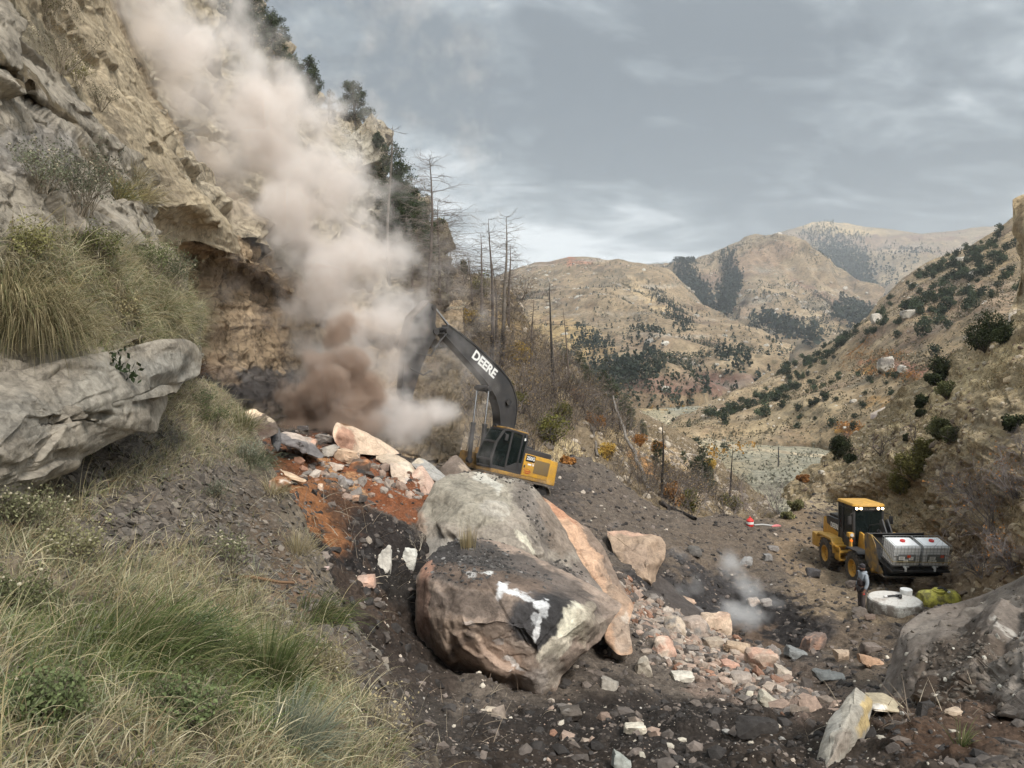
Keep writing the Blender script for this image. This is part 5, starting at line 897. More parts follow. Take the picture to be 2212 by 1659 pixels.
# ------------------------------------------------------------------ the person builder: one skinned surface
def body_mesh(name, joints, edges, mat, parent, sub=2):
    b = bmesh.new(); sk = b.verts.layers.skin.verify(); ks = list(joints); vs = {}
    for k in ks: v = b.verts.new(joints[k][0]); vs[k] = v
    for a, c in edges: b.edges.new((vs[a], vs[c]))
    for k in ks: r = joints[k][1]; vs[k][sk].radius = r if isinstance(r, tuple) else (r, r); vs[k][sk].use_root = (k == ks[0])
    me = bpy.data.meshes.new(name); b.to_mesh(me); b.free(); o = bpy.data.objects.new(name, me); COL.objects.link(o)
    mo = o.modifiers.new('s', 'SKIN'); mo.use_smooth_shade = True; ms = o.modifiers.new('d', 'SUBSURF'); ms.levels = ms.render_levels = sub
    dg = bpy.context.evaluated_depsgraph_get(); m2 = bpy.data.meshes.new_from_object(o.evaluated_get(dg)); bpy.data.objects.remove(o); m2.name = name; m2.materials.clear(); m2.materials.append(M[mat]); m2.polygons.foreach_set('use_smooth', [True]*len(m2.polygons))
    return link(name, m2, parent)
M['skin'] = flat('skin', (.22, .11, .075), .6); M['hoodie'] = paint('grey_hoodie', (.30, .34, .38), .9, .1, dirt=.3, dirtcol=(.16, .15, .14), s=.2); M['vest'] = flat('dark_vest', (.045, .035, .035), .85)
M['trousers'] = paint('dusty_trousers', (.07, .06, .062), .9, .1, dirt=.5, dirtcol=(.14, .12, .10), s=.2); M['boots'] = flat('boots', (.07, .05, .035), .8); M['cap'] = flat('dark_cap', (.035, .03, .032), .8); M['beard'] = flat('beard', (.02, .014, .012), .9)
M['seat'] = flat('seat_cloth', (.03, .03, .032), .9)
# ------------------------------------------------------------------ excavator
YAW = R(41); PT = R(17)
hx = Vector((-math.cos(YAW), -math.sin(YAW), 0)); ex = hx*math.cos(PT)+Vector((0, 0, 1))*math.sin(PT); ey = Vector((math.sin(YAW), -math.cos(YAW), 0)); ez = ex.cross(ey)
org = Vector(P(1056.4, 1012, 33.5))-1.55*ex-1.35*ey-1.15*ez
exc = thing('excavator', 'dusty black and yellow tracked excavator working on the rock pile beside the dust cloud', 'excavator', tuple(org), Matrix((ex, ey, ez)).transposed().to_euler())
for s in (1, -1):      # crawler tracks
    tr = link('track', None, exc); y = s*1.25; m = MB(); n = 50; L_, r_ = 1.75, .46
    pth = []
    for k in range(n):
        t = k/n*(4*L_+2*math.pi*r_)
        if t < 2*L_: pth.append((-L_+t, .04, 0))
        elif t < 2*L_+math.pi*r_: a = (t-2*L_)/r_; pth.append((L_+r_*math.sin(a), .04+r_-r_*math.cos(a), a))
        elif t < 4*L_+math.pi*r_: pth.append((L_-(t-2*L_-math.pi*r_), .04+2*r_, math.pi))
        else: a = (t-4*L_-math.pi*r_)/r_; pth.append((-L_-r_*math.sin(a), .04+r_+r_*math.cos(a), math.pi+a))
    for x, z, a in pth: m.box(-.095, .095, y-.38, y+.38, -.035, .02, .01, Matrix.Translation((x, 0, z)) @ Matrix.Rotation(-a, 4, 'Y')); m.box(-.02, .0, y-.38, y+.38, -.075, -.03, .005, Matrix.Translation((x, 0, z)) @ Matrix.Rotation(-a, 4, 'Y'))
    m.build('track_shoes', 'tread', tr, kind='stuff')
    m = MB(); m.box(-1.6, 1.6, y-.2, y+.2, .25, .75, .05); m.build('track_frame', 'blackmetal', tr)
    m = MB()
    for k in range(8): m.cyl((-1.4+k*.4, y-.22, .2), (-1.4+k*.4, y+.22, .2), .14, n=16)
    for x in (-L_, L_): m.cyl((x, y-.2, .5), (x, y+.2, .5), .38, n=24, bevel=.03)
    m.build('rollers', 'blackmetal', tr)
MB().box(-1.0, 1.0, -.9, .9, .35, .85, .05).cyl((0, 0, .8), (0, 0, 1.12), .62, n=32).build('undercarriage', 'blackmetal', exc)
m = MB(); m.box(-2.2, 1.25, -1.38, 1.38, 1.05, 1.22, .03); m.box(-.35, 1.5, .34, 1.42, 1.02, 1.20, .04); m.build('deck', 'dusty_yellow', exc)
# counterweight: rounded tail
cw = [(-2.0, -1.42), (-2.55, -1.40), (-2.86, -1.05), (-3.0, -.4), (-3.0, .4), (-2.86, 1.05), (-2.55, 1.40), (-2.0, 1.42)]
m = MB(); m.prism(cw, 1.04, 2.18, .09, axis='z', taper=[(x*.985, y*.985) for x, y in cw]); m.build('counterweight', 'yellow', exc)
m = MB(); m.box(-2.06, -.35, .35, 1.40, 1.2, 2.2, .05); m.build('side_panel', 'yellow', exc)
m = MB(); m.box(-1.98, -1.02, 1.385, 1.412, 1.40, 2.02, .05); m.build('vent_grille', paint('dusty_grille', (.20, .14, .06), .9, .1, dirt=.8, dirtcol=(.17, .13, .09), s=.3), exc)
m = MB(); m.box(-1.0, -.42, 1.38, 1.408, 1.86, 2.16, .01); m.build('badge', flat('black_decal', (.012, .012, .014), .5), exc)
m = MB(); m.box(-.82, -.60, 1.38, 1.41, 1.70, 1.78, .004); m.box(-.98, -.9, 1.38, 1.408, 1.70, 1.76, .004); m.build('sticker', 'white', exc)
m = MB(); m.box(-.46, -.38, 1.385, 1.41, 1.56, 1.68, .01); m.build('latch', 'blackmetal', exc)
lettering('250G', .23, 'white', exc, frame4((-.71, 1.413, 2.01), (-1, 0, 0), (0, 0, 1)), bold=.03)
lettering('LC', .10, 'white', exc, frame4((-.93, 1.405, 1.80), (-1, 0, 0), (0, 0, 1)))
M['decalred'] = flat('red_decal', (.42, .06, .03), .6)
m = MB(); m.tube([(-.62+.24*math.cos(a)*1.0, 1.405, 1.42+.10*math.sin(a)) for a in np.linspace(.4, 5.6, 16)], .010, 5); m.box(-.86, -.48, 1.40, 1.407, 1.40, 1.44, .002); m.box(-.80, -.55, 1.40, 1.407, 1.34, 1.36, .002); m.build('swoosh_logo', 'decalred', exc)
m = MB(); m.box(-2.1, .35, -1.40, -.45, 1.2, 2.05, .06); m.box(.1, 1.2, -1.38, -.55, 1.2, 1.75, .06); m.build('tank_box', 'dusty_yellow', exc)
m = MB(); m.box(-2.35, -.4, -1.1, 1.05, 2.12, 2.46, .08); m.box(-1.9, -1.2, -.9, .2, 2.44, 2.62, .05); m.build('engine_hood', 'darkpaint', exc)
m = MB(); m.tube([(-.45, 1.05, 2.4), (-.45, 1.05, 2.9), (-1.0, 1.05, 2.9), (-1.0, 1.05, 2.45)], .02, 6); m.tube([(.9, -1.3, 1.7), (.9, -1.3, 2.5), (.3, -1.3, 2.5), (.3, -1.3, 2.0)], .02, 6); m.tube([(-1.3, -1.0, 2.6), (-1.3, -1.0, 3.0)], .05, 8); m.build('handrail', 'blackmetal', exc)
# cab
cab = link('cab', None, exc)
prof = [(-.30, 1.2), (1.50, 1.2), (1.62, 1.55), (1.52, 2.35), (1.20, 2.98), (.95, 3.06), (-.20, 3.06), (-.34, 2.8)]
def ring(y, t=.075):
    m = MB(); cx, cz = .62, 2.1; inner = [(cx+(x-cx)*(1-t/.75), cz+(z-cz)*(1-t/.75)) for x, z in prof]
    n = len(prof)
    for i in range(n):
        j = (i+1) % n; m.prism([prof[i], prof[j], inner[j], inner[i]], y-.04, y+.04, .008)
    return m
m = ring(1.34); 
for y in (.42,):
    cx, cz, t = .62, 2.1, .075; inner = [(cx+(x-cx)*.9, cz+(z-cz)*.9) for x, z in prof]
    for i in range(8): m.prism([prof[i], prof[(i+1) % 8], inner[(i+1) % 8], inner[i]], y-.04, y+.04, .008)
for x, z in ((1.50, 1.24), (1.60, 1.55), (1.18, 2.96), (-.30, 2.78), (-.26, 1.24), (1.5, 2.35)): m.box(x-.05, x+.04, .42, 1.34, z-.04, z+.05, .015)
m.box(.62, .72, 1.31, 1.375, 1.2, 3.0, .01); m.box(-.05, .03, 1.31, 1.37, 1.2, 3.0, .01); m.prism([(-.3, 1.2), (.66, 1.2), (.62, 1.42), (.40, 1.50), (.12, 1.66), (-.32, 1.72)], 1.30, 1.365, .01); m.box(-.34, -.27, .42, 1.36, 1.2, 1.9, .02); m.box(.68, 1.52, 1.31, 1.36, 1.2, 1.36, .01)
m.build('cab_frame', 'darkpaint', cab)
m = MB(); m.box(-.30, 1.05, .40, 1.37, 3.03, 3.12, .04); m.build('cab_roof', 'dusty_yellow', cab)
m = MB(); m.prism([(.72, 1.38), (1.48, 1.30), (1.55, 1.55), (1.46, 2.32), (1.16, 2.90), (.72, 2.96)], 1.335, 1.345, 0); m.build('side_window', 'glass', cab)
m = MB(); m.prism([(.04, 1.7), (.62, 1.46), (.62, 2.96), (.04, 2.96)], 1.335, 1.345, 0); m.build('door_window', 'glass', cab)
m = MB(); m.prism([(-.26, 1.76), (-.06, 1.70), (-.06, 2.96), (-.18, 2.96), (-.28, 2.78)], 1.335, 1.345, 0); m.build('rear_side_window', 'glass', cab)
for nm, a, b_ in (('lower_windshield', (1.52, 1.28), (1.61, 1.53)), ('windshield', (1.61, 1.58), (1.51, 2.33)), ('upper_windshield', (1.51, 2.37), (1.20, 2.93))):
    m = MB(); m.prism([a, b_, (b_[0]-.01, b_[1]), (a[0]-.01, a[1])], .46, 1.30, 0); m.build(nm, 'glass', cab)
m = MB(); m.box(-.29, -.28, .46, 1.3, 1.9, 2.75, 0); m.build('rear_window', 'glass', cab)
m = MB(); m.prism([(.62, 1.4), (1.5, 1.4), (1.5, 2.9), (.6, 2.9)], .418, .428, 0); m.build('inner_window', 'glass', cab)
m = MB(); m.box(.1, .65, .6, 1.15, 1.2, 1.65, .06); m.box(.02, .2, .6, 1.15, 1.6, 2.35, .06); m.box(.06, .2, .74, 1.0, 2.35, 2.6, .05); m.build('driver_seat', 'seat', cab)
m = MB(); m.box(1.0, 1.3, .5, .75, 1.2, 1.85, .04); m.tube([(1.05, .9, 1.2), (1.1, .9, 1.9)], .03); m.box(.5, .8, 1.1, 1.25, 1.55, 1.85, .03); m.build('control_console', 'blackmetal', cab)
m = MB(); m.box(.95, 1.12, 1.42, 1.48, 2.52, 2.80, .03); m.tube([(1.15, 1.36, 2.85), (1.05, 1.45, 2.75)], .015); m.build('side_mirror', 'darkpaint', cab)
m = MB(); m.tube([(.2, .55, 3.12), (.2, .55, 3.2), (.5, .55, 3.2), (.5, .55, 3.12)], .015); m.box(1.0, 1.1, .5, .65, 3.08, 3.18, .02); m.build('roof_rail', 'blackmetal', cab)
m = MB(); m.prism([(.0, 0), (.08, .02), (.06, .10), (.10, .14), (.04, .12), (.0, .18), (-.02, .1), (-.06, .06)], 0, .004, 0, Matrix.Translation((-.17, 1.372, 2.72)) @ Matrix.Scale(.9, 4)); m.build('deer_emblem', 'white', cab)
# driver, a thing of its own
M['shirt'] = flat('driver_shirt', (.10, .11, .13), .9)
def driver(loc_fn, label, scale=1.0, rot=0):
    pr = thing('person', label, 'person')
    b = {'pel': ((0, 0, .0), .15), 'wst': ((-.02, 0, .22), .14), 'chs': ((-.02, 0, .42), (.17, .13)), 'nek': ((0, 0, .58), .055), 'hd': ((.03, 0, .68), .085), 'hd2': ((.03, 0, .80), .085),
         'sl': ((-.02, .19, .50), .07), 'el': ((.12, .26, .28), .05), 'wl': ((.36, .2, .28), .035), 'hl': ((.44, .18, .30), .04), 'sr': ((-.02, -.19, .50), .07), 'er': ((.12, -.26, .28), .05), 'wr': ((.36, -.2, .28), .035), 'hr': ((.44, -.18, .30), .04),
         'kl': ((.45, .12, .04), .075), 'al': ((.55, .12, -.38), .05), 'fl': ((.70, .12, -.42), .045), 'kr': ((.45, -.12, .04), .075), 'ar': ((.55, -.12, -.38), .05), 'fr': ((.70, -.12, -.42), .045)}
    e = [('pel', 'wst'), ('wst', 'chs'), ('chs', 'nek'), ('nek', 'hd'), ('hd', 'hd2'), ('chs', 'sl'), ('sl', 'el'), ('el', 'wl'), ('wl', 'hl'), ('chs', 'sr'), ('sr', 'er'), ('er', 'wr'), ('wr', 'hr'), ('pel', 'kl'), ('kl', 'al'), ('al', 'fl'), ('pel', 'kr'), ('kr', 'ar'), ('ar', 'fr')]
    body_mesh('body', b, e, 'shirt', pr, 1)
    MB().lathe([(.10, .0), (.105, .05), (.08, .09), (.01, .11)], 16, Matrix.Translation((.02, 0, .79))).box(.08, .19, -.07, .07, .79, .81, .01).build('cap', 'cap', pr)
    MB().lathe([(.02, -.10), (.075, -.07), (.092, 0), (.085, .06)], 14, Matrix.Translation((.045, 0, .73))).build('face', 'skin', pr)
    pr.matrix_world = loc_fn; return pr
bpy.context.view_layer.update()
driver(exc.matrix_world @ Matrix.Translation((.35, .88, 1.78)), 'operator in dark clothes sitting inside the excavator cab')
def AP(u, v, side=.0):
    """boom plane point under pixel (u,v)"""
    o = Vector(C0); d = (Vector(P(u, v, 10.0))-o).normalized(); inv = exc.matrix_world.inverted(); o2 = inv @ o; d2 = inv.to_3x3() @ d; t = (side-o2.y)/d2.y; p = o2+d2*t; return (p.x, p.z)
bpy.context.view_layer.update()
# boom
foot = (.35, 1.85); 
ctr = [(.35, 1.80), (.16, 2.6), (.12, 3.4), (.34, 4.2), (.88, 4.86), (1.8, 5.38), (3.1, 5.92), (4.68, 6.50)]
hw = [.20, .33, .46, .56, .55, .47, .39, .24]
C_ = _cr(np.array([(c[0], c[1], w) for c, w in zip(ctr, hw)]), np.linspace(0, 7, 40)); tg = np.gradient(C_[:, :2], axis=0); tg /= np.linalg.norm(tg, axis=1, keepdims=True); nr = np.stack([-tg[:, 1], tg[:, 0]], 1)
outl = [tuple(c[:2]+n_*c[2]) for c, n_ in zip(C_, nr)]+[tuple(c[:2]-n_*c[2]) for c, n_ in list(zip(C_, nr))[::-1]]
bm_ = link('boom', None, exc)
MB().prism(outl, -.24, .24, .02).build('boom_plates', 'darkpaint', bm_)
def off(o, d): 
    return [tuple(c[:2]+n_*(c[2]+d)) for c, n_ in zip(C_, nr)]
rim = MB()
for sgn in (1, -1):
    a = [tuple(c[:2]+sgn*n_*(c[2]+.012)) for c, n_ in zip(C_, nr)]; b_ = [tuple(c[:2]+sgn*n_*(c[2]-.03)) for c, n_ in zip(C_, nr)]
    for i in range(len(a)-1): rim.prism([a[i], a[i+1], b_[i+1], b_[i]], -.28, .28, 0)
rim.build('boom_flange', 'darkpaint', bm_)
tdir = Vector((C_[30][0]-C_[36][0], 0, C_[30][1]-C_[36][1])).normalized(); tc_ = C_[30]
lettering('DEERE', .58, 'white', bm_, frame4((tc_[0]-.05, .247, tc_[1]+.03), tdir, Vector((0, 1, 0)).cross(tdir)), bold=.035, spacing=.98)
m = MB(); 
for x, z, r_ in ((.42, 4.32, .14), (*AP(1056, 840, .42), .15), (4.60, 6.46, .16), (.35, 1.85, .17)): m.cyl((x, -.34, z), (x, .36, z), r_, n=20, bevel=.015)
m.build('pivot_pins', 'blackmetal', bm_)
for s in (1, -1):   # boom cylinders
    c = link('boom_cylinder', None, exc); p0, p1 = Vector((1.32, s*.42, 1.35)), Vector((AP(1056, 840, .42)[0], s*.42, AP(1056, 840, .42)[1])); mid = p0.lerp(p1, .52)
    MB().cyl(p0, mid, .105, n=18).cyl(mid-(p1-p0).normalized()*.12, mid, .125, n=18).cyl(p0-Vector((0, .1, 0)), p0+Vector((0, .1, 0)), .13, n=16).build('cylinder_barrel', 'blackmetal', c)
    MB().cyl(mid, p1, .05, n=14).build('cylinder_rod', 'steel', c); MB().cyl(p1-Vector((0, .09, 0)), p1+Vector((0, .09, 0)), .11, n=16).build('rod_end', 'blackmetal', c)
T_ = Vector((AP(938, 664)[0], 0, AP(938, 664)[1])); B_ = Vector((AP(1036, 790)[0], 0, AP(1036, 790)[1]))   # head of the arm
c = link('arm_cylinder', None, exc); p0, p1 = B_, T_; mid = p0.lerp(p1, .60)
MB().cyl(p0, mid, .105, n=18).cyl(mid-(p1-p0).normalized()*.14, mid, .13, n=18).build('cylinder_barrel', 'blackmetal', c)
MB().cyl(mid, p1, .055, n=14).build('cylinder_rod', 'steel', c)
lug = [(B_.x-.3, B_.z-.3), (B_.x+.3, B_.z-.2), (B_.x+.1, B_.z+.12), (B_.x-.1, B_.z+.1)]
MB().prism(lug, -.17, -.12, .01).prism(lug, .12, .17, .01).cyl((B_.x, -.2, B_.z), (B_.x, .2, B_.z), .09, n=14).build('cylinder_lug', 'blackmetal', bm_)
m = MB(); 
for y in (-.1, .1): m.tube([B_+Vector(q) for q in ((.1, y, .1), (-.3, y, .15), (-.7, y, -.1), (-1.0, y, -.5))], .028, 6); m.tube([Vector((C_[k][0]+nr[k][0]*(C_[k][2]+.05), y*2, C_[k][1]+nr[k][1]*(C_[k][2]+.05))) for k in range(22, 40, 3)]+[Vector((4.9, y*2, 6.5)), Vector((4.85, y*2, 6.0))], .025, 6)
m.tube([(4.5, .3, 6.6), (4.95, .35, 5.9), (5.25, .4, 5.2), (6.0, .45, 5.05)], .03, 6); m.tube([(5.0, .3, 4.6), (5.4, .4, 4.3), (6.1, .4, 4.4)], .03, 6)
m.build('hydraulic_hoses', 'blackmetal', bm_, kind='stuff')
# arm, tucked in and hanging down; dark flanks, back plate in a lighter brown
arm = link('arm', None, exc)
ao = [AP(*q, .22) for q in ((926, 654), (938, 658), (943, 668), (941, 700), (946, 716), (940, 730), (928, 752), (912, 790), (896, 840), (890, 862), (874, 866), (868, 850), (872, 800), (878, 750), (885, 720), (893, 690))]
MB().prism(ao, -.22, .22, .03).build('arm_plates', 'darkpaint', arm)
bk_ = [AP(*q, .22) for q in ((926, 652), (893, 686), (885, 716), (876, 750), (872, 750), (881, 714), (889, 684), (924, 649))]
MB().prism(bk_, -.26, .26, .01).build('arm_back_plate', paint('lighter_plate', (.10, .085, .075), .6, .3, dirt=.6, dirtcol=(.2, .16, .13), s=.4), arm)
m = MB(); q = AP(941, 716, .22); m.cyl((q[0], -.3, q[1]), (q[0], .3, q[1]), .14, n=18, bevel=.01); q = AP(937, 664, .22); m.cyl((q[0], -.26, q[1]), (q[0], .26, q[1]), .12, n=18, bevel=.01); m.build('arm_pins', 'blackmetal', arm)
# bucket curled under the arm
bc = Vector(AP(872, 880, .0)+(0,)); bx, bz = bc.x, bc.y
bp = [(bx-.55, bz+.25), (bx-.15, bz+.35), (bx+.45, bz+.15), (bx+.75, bz-.35), (bx+.55, bz-.85), (bx+.0, bz-1.05), (bx-.5, bz-.95)]
bp2 = [(bx-.5, bz+.18), (bx-.12, bz+.27), (bx+.39, bz+.1), (bx+.66, bz-.35), (bx+.49, bz-.78), (bx+.0, bz-.97), (bx-.5, bz-.88)]
bu = link('bucket', None, exc); m = MB()
for i in range(6): m.prism([bp[i], bp[i+1], bp2[i+1], bp2[i]], -.6, .6, 0)
for s in (-.6, .56): m.prism(bp, s, s+.04, .005)
m.build('bucket_shell', 'blackmetal', bu)
for k in range(5): MB().prism([(bx-.45, bz-.98), (bx-.85, bz-.95), (bx-.45, bz-.86)], -.56+k*.26, -.46+k*.26, .01).build('bucket_tooth', 'steel', bu)
q = AP(880, 800, .22); MB().prism([(q[0], q[1]), (q[0]+.15, q[1]), (bx+.25, bz+.3), (bx+.05, bz+.3)], -.12, .12, .02).build('bucket_link', 'blackmetal', bu)
# ------------------------------------------------------------------ wheel loader, heading for the camera
LX, LD = 16.62, 36.0
gz = float(P(0, 1264, 34.5)[2]); 
lo_y = float(P(1106, 1240, 34.6)[1])+1.51
ldr = thing('wheel_loader', 'yellow wheel loader with lit cab lamps carrying two white tanks in its bucket', 'loader', (16.55, lo_y, gz-.12), (0, R(-4), R(-90)))
for x in (1.51, -1.51):
    for s in (1, -1): tyre_parts(ldr, s*1.0, s, x, .75)
m = MB(); m.box(-2.6, -.1, -.42, .42, .62, 1.25, .05); m.box(-2.1, -1.0, -.75, .75, .6, .95, .05); m.build('rear_frame', 'yellow', ldr)
m = MB(); m.box(.15, 2.0, -.42, .42, .6, 1.1, .05); m.box(1.2, 1.8, -.78, .78, .58, .92, .05); m.prism([(.35, 1.0), (1.2, 1.0), (1.15, 1.5), (.95, 2.15), (.60, 2.2), (.45, 1.6)], -.50, -.40, .02); m.prism([(.35, 1.0), (1.2, 1.0), (1.15, 1.5), (.95, 2.15), (.60, 2.2), (.45, 1.6)], .40, .50, .02); m.build('front_frame', 'yellow', ldr)
m = MB(); m.cyl((0, 0, .55), (0, 0, 1.4), .16, n=16); m.build('articulation_joint', 'blackmetal', ldr)
hood = [(-3.30, 1.30), (-1.25, 1.30), (-1.25, 2.35), (-2.9, 2.35), (-3.22, 2.25)]
MB().prism(hood, -.62, .62, .06).build('engine_hood', 'yellow', ldr)
MB().prism([(-2.75, 2.0), (-1.24, 1.75), (-1.24, 2.42), (-2.6, 2.42), (-2.85, 2.36)], -.635, .635, .04).box(-2.75, -1.6, -.5, .5, 2.40, 2.52, .04).build('hood_panel', 'darkpaint', ldr)
m = MB()
for k in range(7): m.box(-2.7+k*.16, -2.6+k*.16, -.52, .52, 2.50, 2.535, .01)
m.build('hood_grille', 'blackmetal', ldr); MB().cyl((-1.7, -.35, 2.4), (-1.7, -.35, 3.05), .06, n=12).cyl((-1.5, .3, 2.4), (-1.5, .3, 2.85), .09, n=12).build('exhaust_pipe', 'blackmetal', ldr)
lettering('DEERE', .34, 'white', ldr, frame4((-1.78, -.642, 2.02), (1, 0, 0), (0, 0, 1)), bold=.035)
MB().prism([(-3.62, .75), (-2.5, .75), (-2.5, 1.35), (-3.62, 1.45)], -1.05, 1.05, .06).build('counterweight', 'yellow', ldr)
for s in (1, -1):
    fd = link('rear_fender', None, ldr); m = MB(); m.prism([(-2.6, 1.45), (-2.35, 1.62), (-.85, 1.62), (-.62, 1.40), (-.55, .95), (-.62, .95), (-.72, 1.36), (-.9, 1.52), (-2.3, 1.52), (-2.55, 1.38)], s*.66, s*1.24, .01); m.box(-1.15, -.35, s*.66, s*1.2, 1.28, 1.36, .015); m.box(-.62, -.12, s*.62, s*1.12, 1.05, 1.14, .01); m.box(-.62, -.12, s*.62, s*1.12, .68, .76, .01); m.prism([(-.66, .7), (-.1, .7), (-.1, 1.3), (-.66, 1.3)], s*1.08, s*1.12, .01); m.build('fender_panel', 'yellow', fd)
    m = MB(); m.prism([(.85, 1.50), (1.0, 1.60), (2.0, 1.62), (2.18, 1.50), (2.14, 1.46), (1.98, 1.56), (1.02, 1.54), (.9, 1.45)], s*.76, s*1.28, .01); m.build('front_fender', 'blackmetal', ldr)
    # lamp posts on the front frame
    hl = link('headlight', None, ldr); MB().prism([(.62, 1.0), (.92, 1.0), (.86, 2.0), (.70, 2.0)], s*.98-.04, s*.98+.04, .02).box(.64, .90, s*.98-.14, s*.98+.12, 2.0, 2.20, .03).build('headlight_bracket', 'yellow', hl)
    MB().cyl((.89, s*.98, 2.10), (.925, s*.98, 2.10), .075, n=16).build('headlight_lens', 'lampoff', hl); MB().cyl((.8, s*.98, 1.84), (.88, s*.98, 1.84), .06, n=14).build('indicator', 'orange', hl)
cb = link('cab', None, ldr); z0, z1 = 1.28, 3.34
m = MB()
for x in (-1.18, .38):
    for y in (-.66, .66): m.prism([(x-.06, z0), (x+.06, z0), (x+.05, z1), (x-.05, z1)], y-.05, y+.05, .015)
for x in (-.72,): m.box(x-.04, x+.04, -.71, -.62, z0, z1, .01); m.box(x-.04, x+.04, .62, .71, z0, z1, .01)
for s in (-.68, .64): m.box(-1.2, .4, s, s+.04, z0, 1.42, .01); m.box(-1.2, -.72, s, s+.04, z0, 2.1, .01); m.box(-1.2, .42, s, s+.05, z1-.16, z1, .01)
m.prism([(-.72, 1.3), (.40, 1.3), (.40, 1.5), (.05, 1.56), (-.72, 1.95)], -.69, -.64, .01); m.prism([(-.72, 1.3), (.40, 1.3), (.40, 1.5), (.05, 1.56), (-.72, 1.95)], .64, .69, .01)
m.box(.36, .44, -.68, .68, z0, 1.40, .01); m.box(.34, .44, -.70, .70, z1-.22, z1, .02); m.box(-1.22, -1.14, -.68, .68, z0, 1.9, .01); m.build('cab_frame', 'darkpaint', cb)
m = MB(); rf = [(-1.38, -.74), (-1.42, 0), (-1.38, .74), (.46, .78), (.60, .4), (.62, 0), (.60, -.4), (.46, -.78)]
m.prism(rf, z1, z1+.13, .05, axis='z', taper=[(x*.94-.02, y*.92) for x, y in rf]); m.build('cab_roof', 'yellow', cb)
MB().box(.400, .412, -.62, .62, 1.42, z1-.2, 0).build('windshield', 'glass', cb)
for s in (-1, 1): MB().prism([(-.68, 1.98), (.04, 1.6), (.33, 1.52), (.33, z1-.14), (-.68, z1-.14)], s*.665, s*.675, 0).build('side_window', 'glass', cb); MB().prism([(-1.12, 2.1), (-.76, 2.1), (-.76, z1-.14), (-1.12, z1-.14)], s*.665, s*.675, 0).build('rear_side_window', 'glass', cb)
MB().box(-1.19, -1.18, -.6, .6, 1.95, 3.0, 0).build('rear_window', 'glass', cb)
lettering('JOHN DEERE', .13, flat('dull_white', (.30, .32, .31), .7) and 'white', cb, frame4((.446, 0, z1-.11), (0, 1, 0), (0, 0, 1)), bold=.0)
for y in (-.60, -.40, .40, .60):
    lp = link('work_lamp', None, cb); MB().box(.44, .54, y-.085, y+.085, z1-.15, z1-.01, .03).build('lamp_housing', 'blackmetal', lp); MB().cyl((.535, y, z1-.08), (.56, y, z1-.08), .05, n=18).build('lamp_lens', 'lamp', lp)
MB().tube([(.42, -.3, 1.45), (.43, -.38, 2.3)], .012).tube([(.42, .3, 1.45), (.43, .12, 2.1)], .012).build('wiper', 'blackmetal', cb)
for s in (-1, 1): MB().tube([(.4, s*.7, 3.05), (.62, s*.92, 3.0), (.62, s*.95, 2.9)], .018).box(.58, .64, s*.95-.09, s*.95+.09, 2.55, 2.92, .03).build('side_mirror', 'blackmetal', cb)
MB().box(-.75, -.2, -.25, .25, 1.3, 1.8, .05).box(-.85, -.68, -.25, .25, 1.7, 2.45, .05).build('driver_seat', 'seat', cb)
MB().prism([(.1, 1.3), (.38, 1.3), (.38, 1.9), (.2, 2.0)], -.5, .5, .03).tube([(.05+.0*math.cos(a), .19*math.cos(a), 2.12+.19*math.sin(a)) for a in np.linspace(0, 6.28, 18)[:-1]], .018, 6, closed=True).tube([(.05, 0, 2.12), (.25, 0, 1.9)], .03).build('dashboard', 'blackmetal', cb)
bpy.context.view_layer.update()
driver(ldr.matrix_world @ Matrix.Translation((-.42, 0, 1.92)), 'operator sitting behind the windshield of the wheel loader')
# lift arms, linkage, bucket
TILT = Matrix.Translation((2.75, 0, 1.92)) @ Matrix.Rotation(R(9.5+4), 4, 'Y')
for s in (1, -1):
    MB().prism([(.60, 2.15), (.85, 2.2), (1.6, 2.2), (2.45, 2.0), (2.85, 1.82), (2.88, 1.65), (2.7, 1.60), (2.2, 1.72), (1.4, 1.80), (.7, 1.85)], s*.34-.05, s*.34+.05, .02).build('lift_arm', 'darkpaint', ldr)
    c = link('lift_cylinder', None, ldr); MB().cyl((.9, s*.22, .95), (1.5, s*.28, 1.2), .08, n=14).build('cylinder_barrel', 'blackmetal', c); MB().cyl((1.5, s*.28, 1.2), (2.0, s*.3, 1.4), .04, n=12).build('cylinder_rod', 'steel', c)
    MB().cyl((2.72, s*.42, 1.72), (2.72, s*.26, 1.72), .13, n=16).cyl((.72, s*.42, 2.0), (.72, s*.26, 2.0), .12, n=16).build('arm_pin', 'blackmetal', ldr)
MB().cyl((1.62, -.4, 2.0), (1.62, .4, 2.0), .14, n=16).build('cross_tube', 'darkpaint', ldr)
for s in (.12, -.12): MB().prism([(1.25, 2.85), (1.5, 2.95), (1.85, 2.5), (2.25, 1.9), (2.05, 1.8), (1.55, 2.1), (1.4, 2.5)], s-.035+.25, s+.035+.25, .015).build('bell_crank', 'darkpaint', ldr)
c = link('tilt_cylinder', None, ldr); MB().cyl((.5, .2, 1.95), (1.0, .22, 2.3), .10, n=16).build('cylinder_barrel', 'blackmetal', c); MB().cyl((1.0, .22, 2.3), (1.42, .24, 2.62), .045, n=12).build('cylinder_rod', 'steel', c)
MB().tube([(.5, -.1, 2.0), (.9, -.15, 2.55), (1.3, .1, 2.7), (1.5, .2, 2.6)], .025).tube([(.5, .1, 1.9), (.8, .35, 2.4), (1.2, .4, 2.5)], .025).tube([(.7, -.3, 2.05), (1.3, -.45, 2.3), (1.8, -.35, 1.9)], .022).build('hydraulic_hoses', 'blackmetal', ldr, kind='stuff')
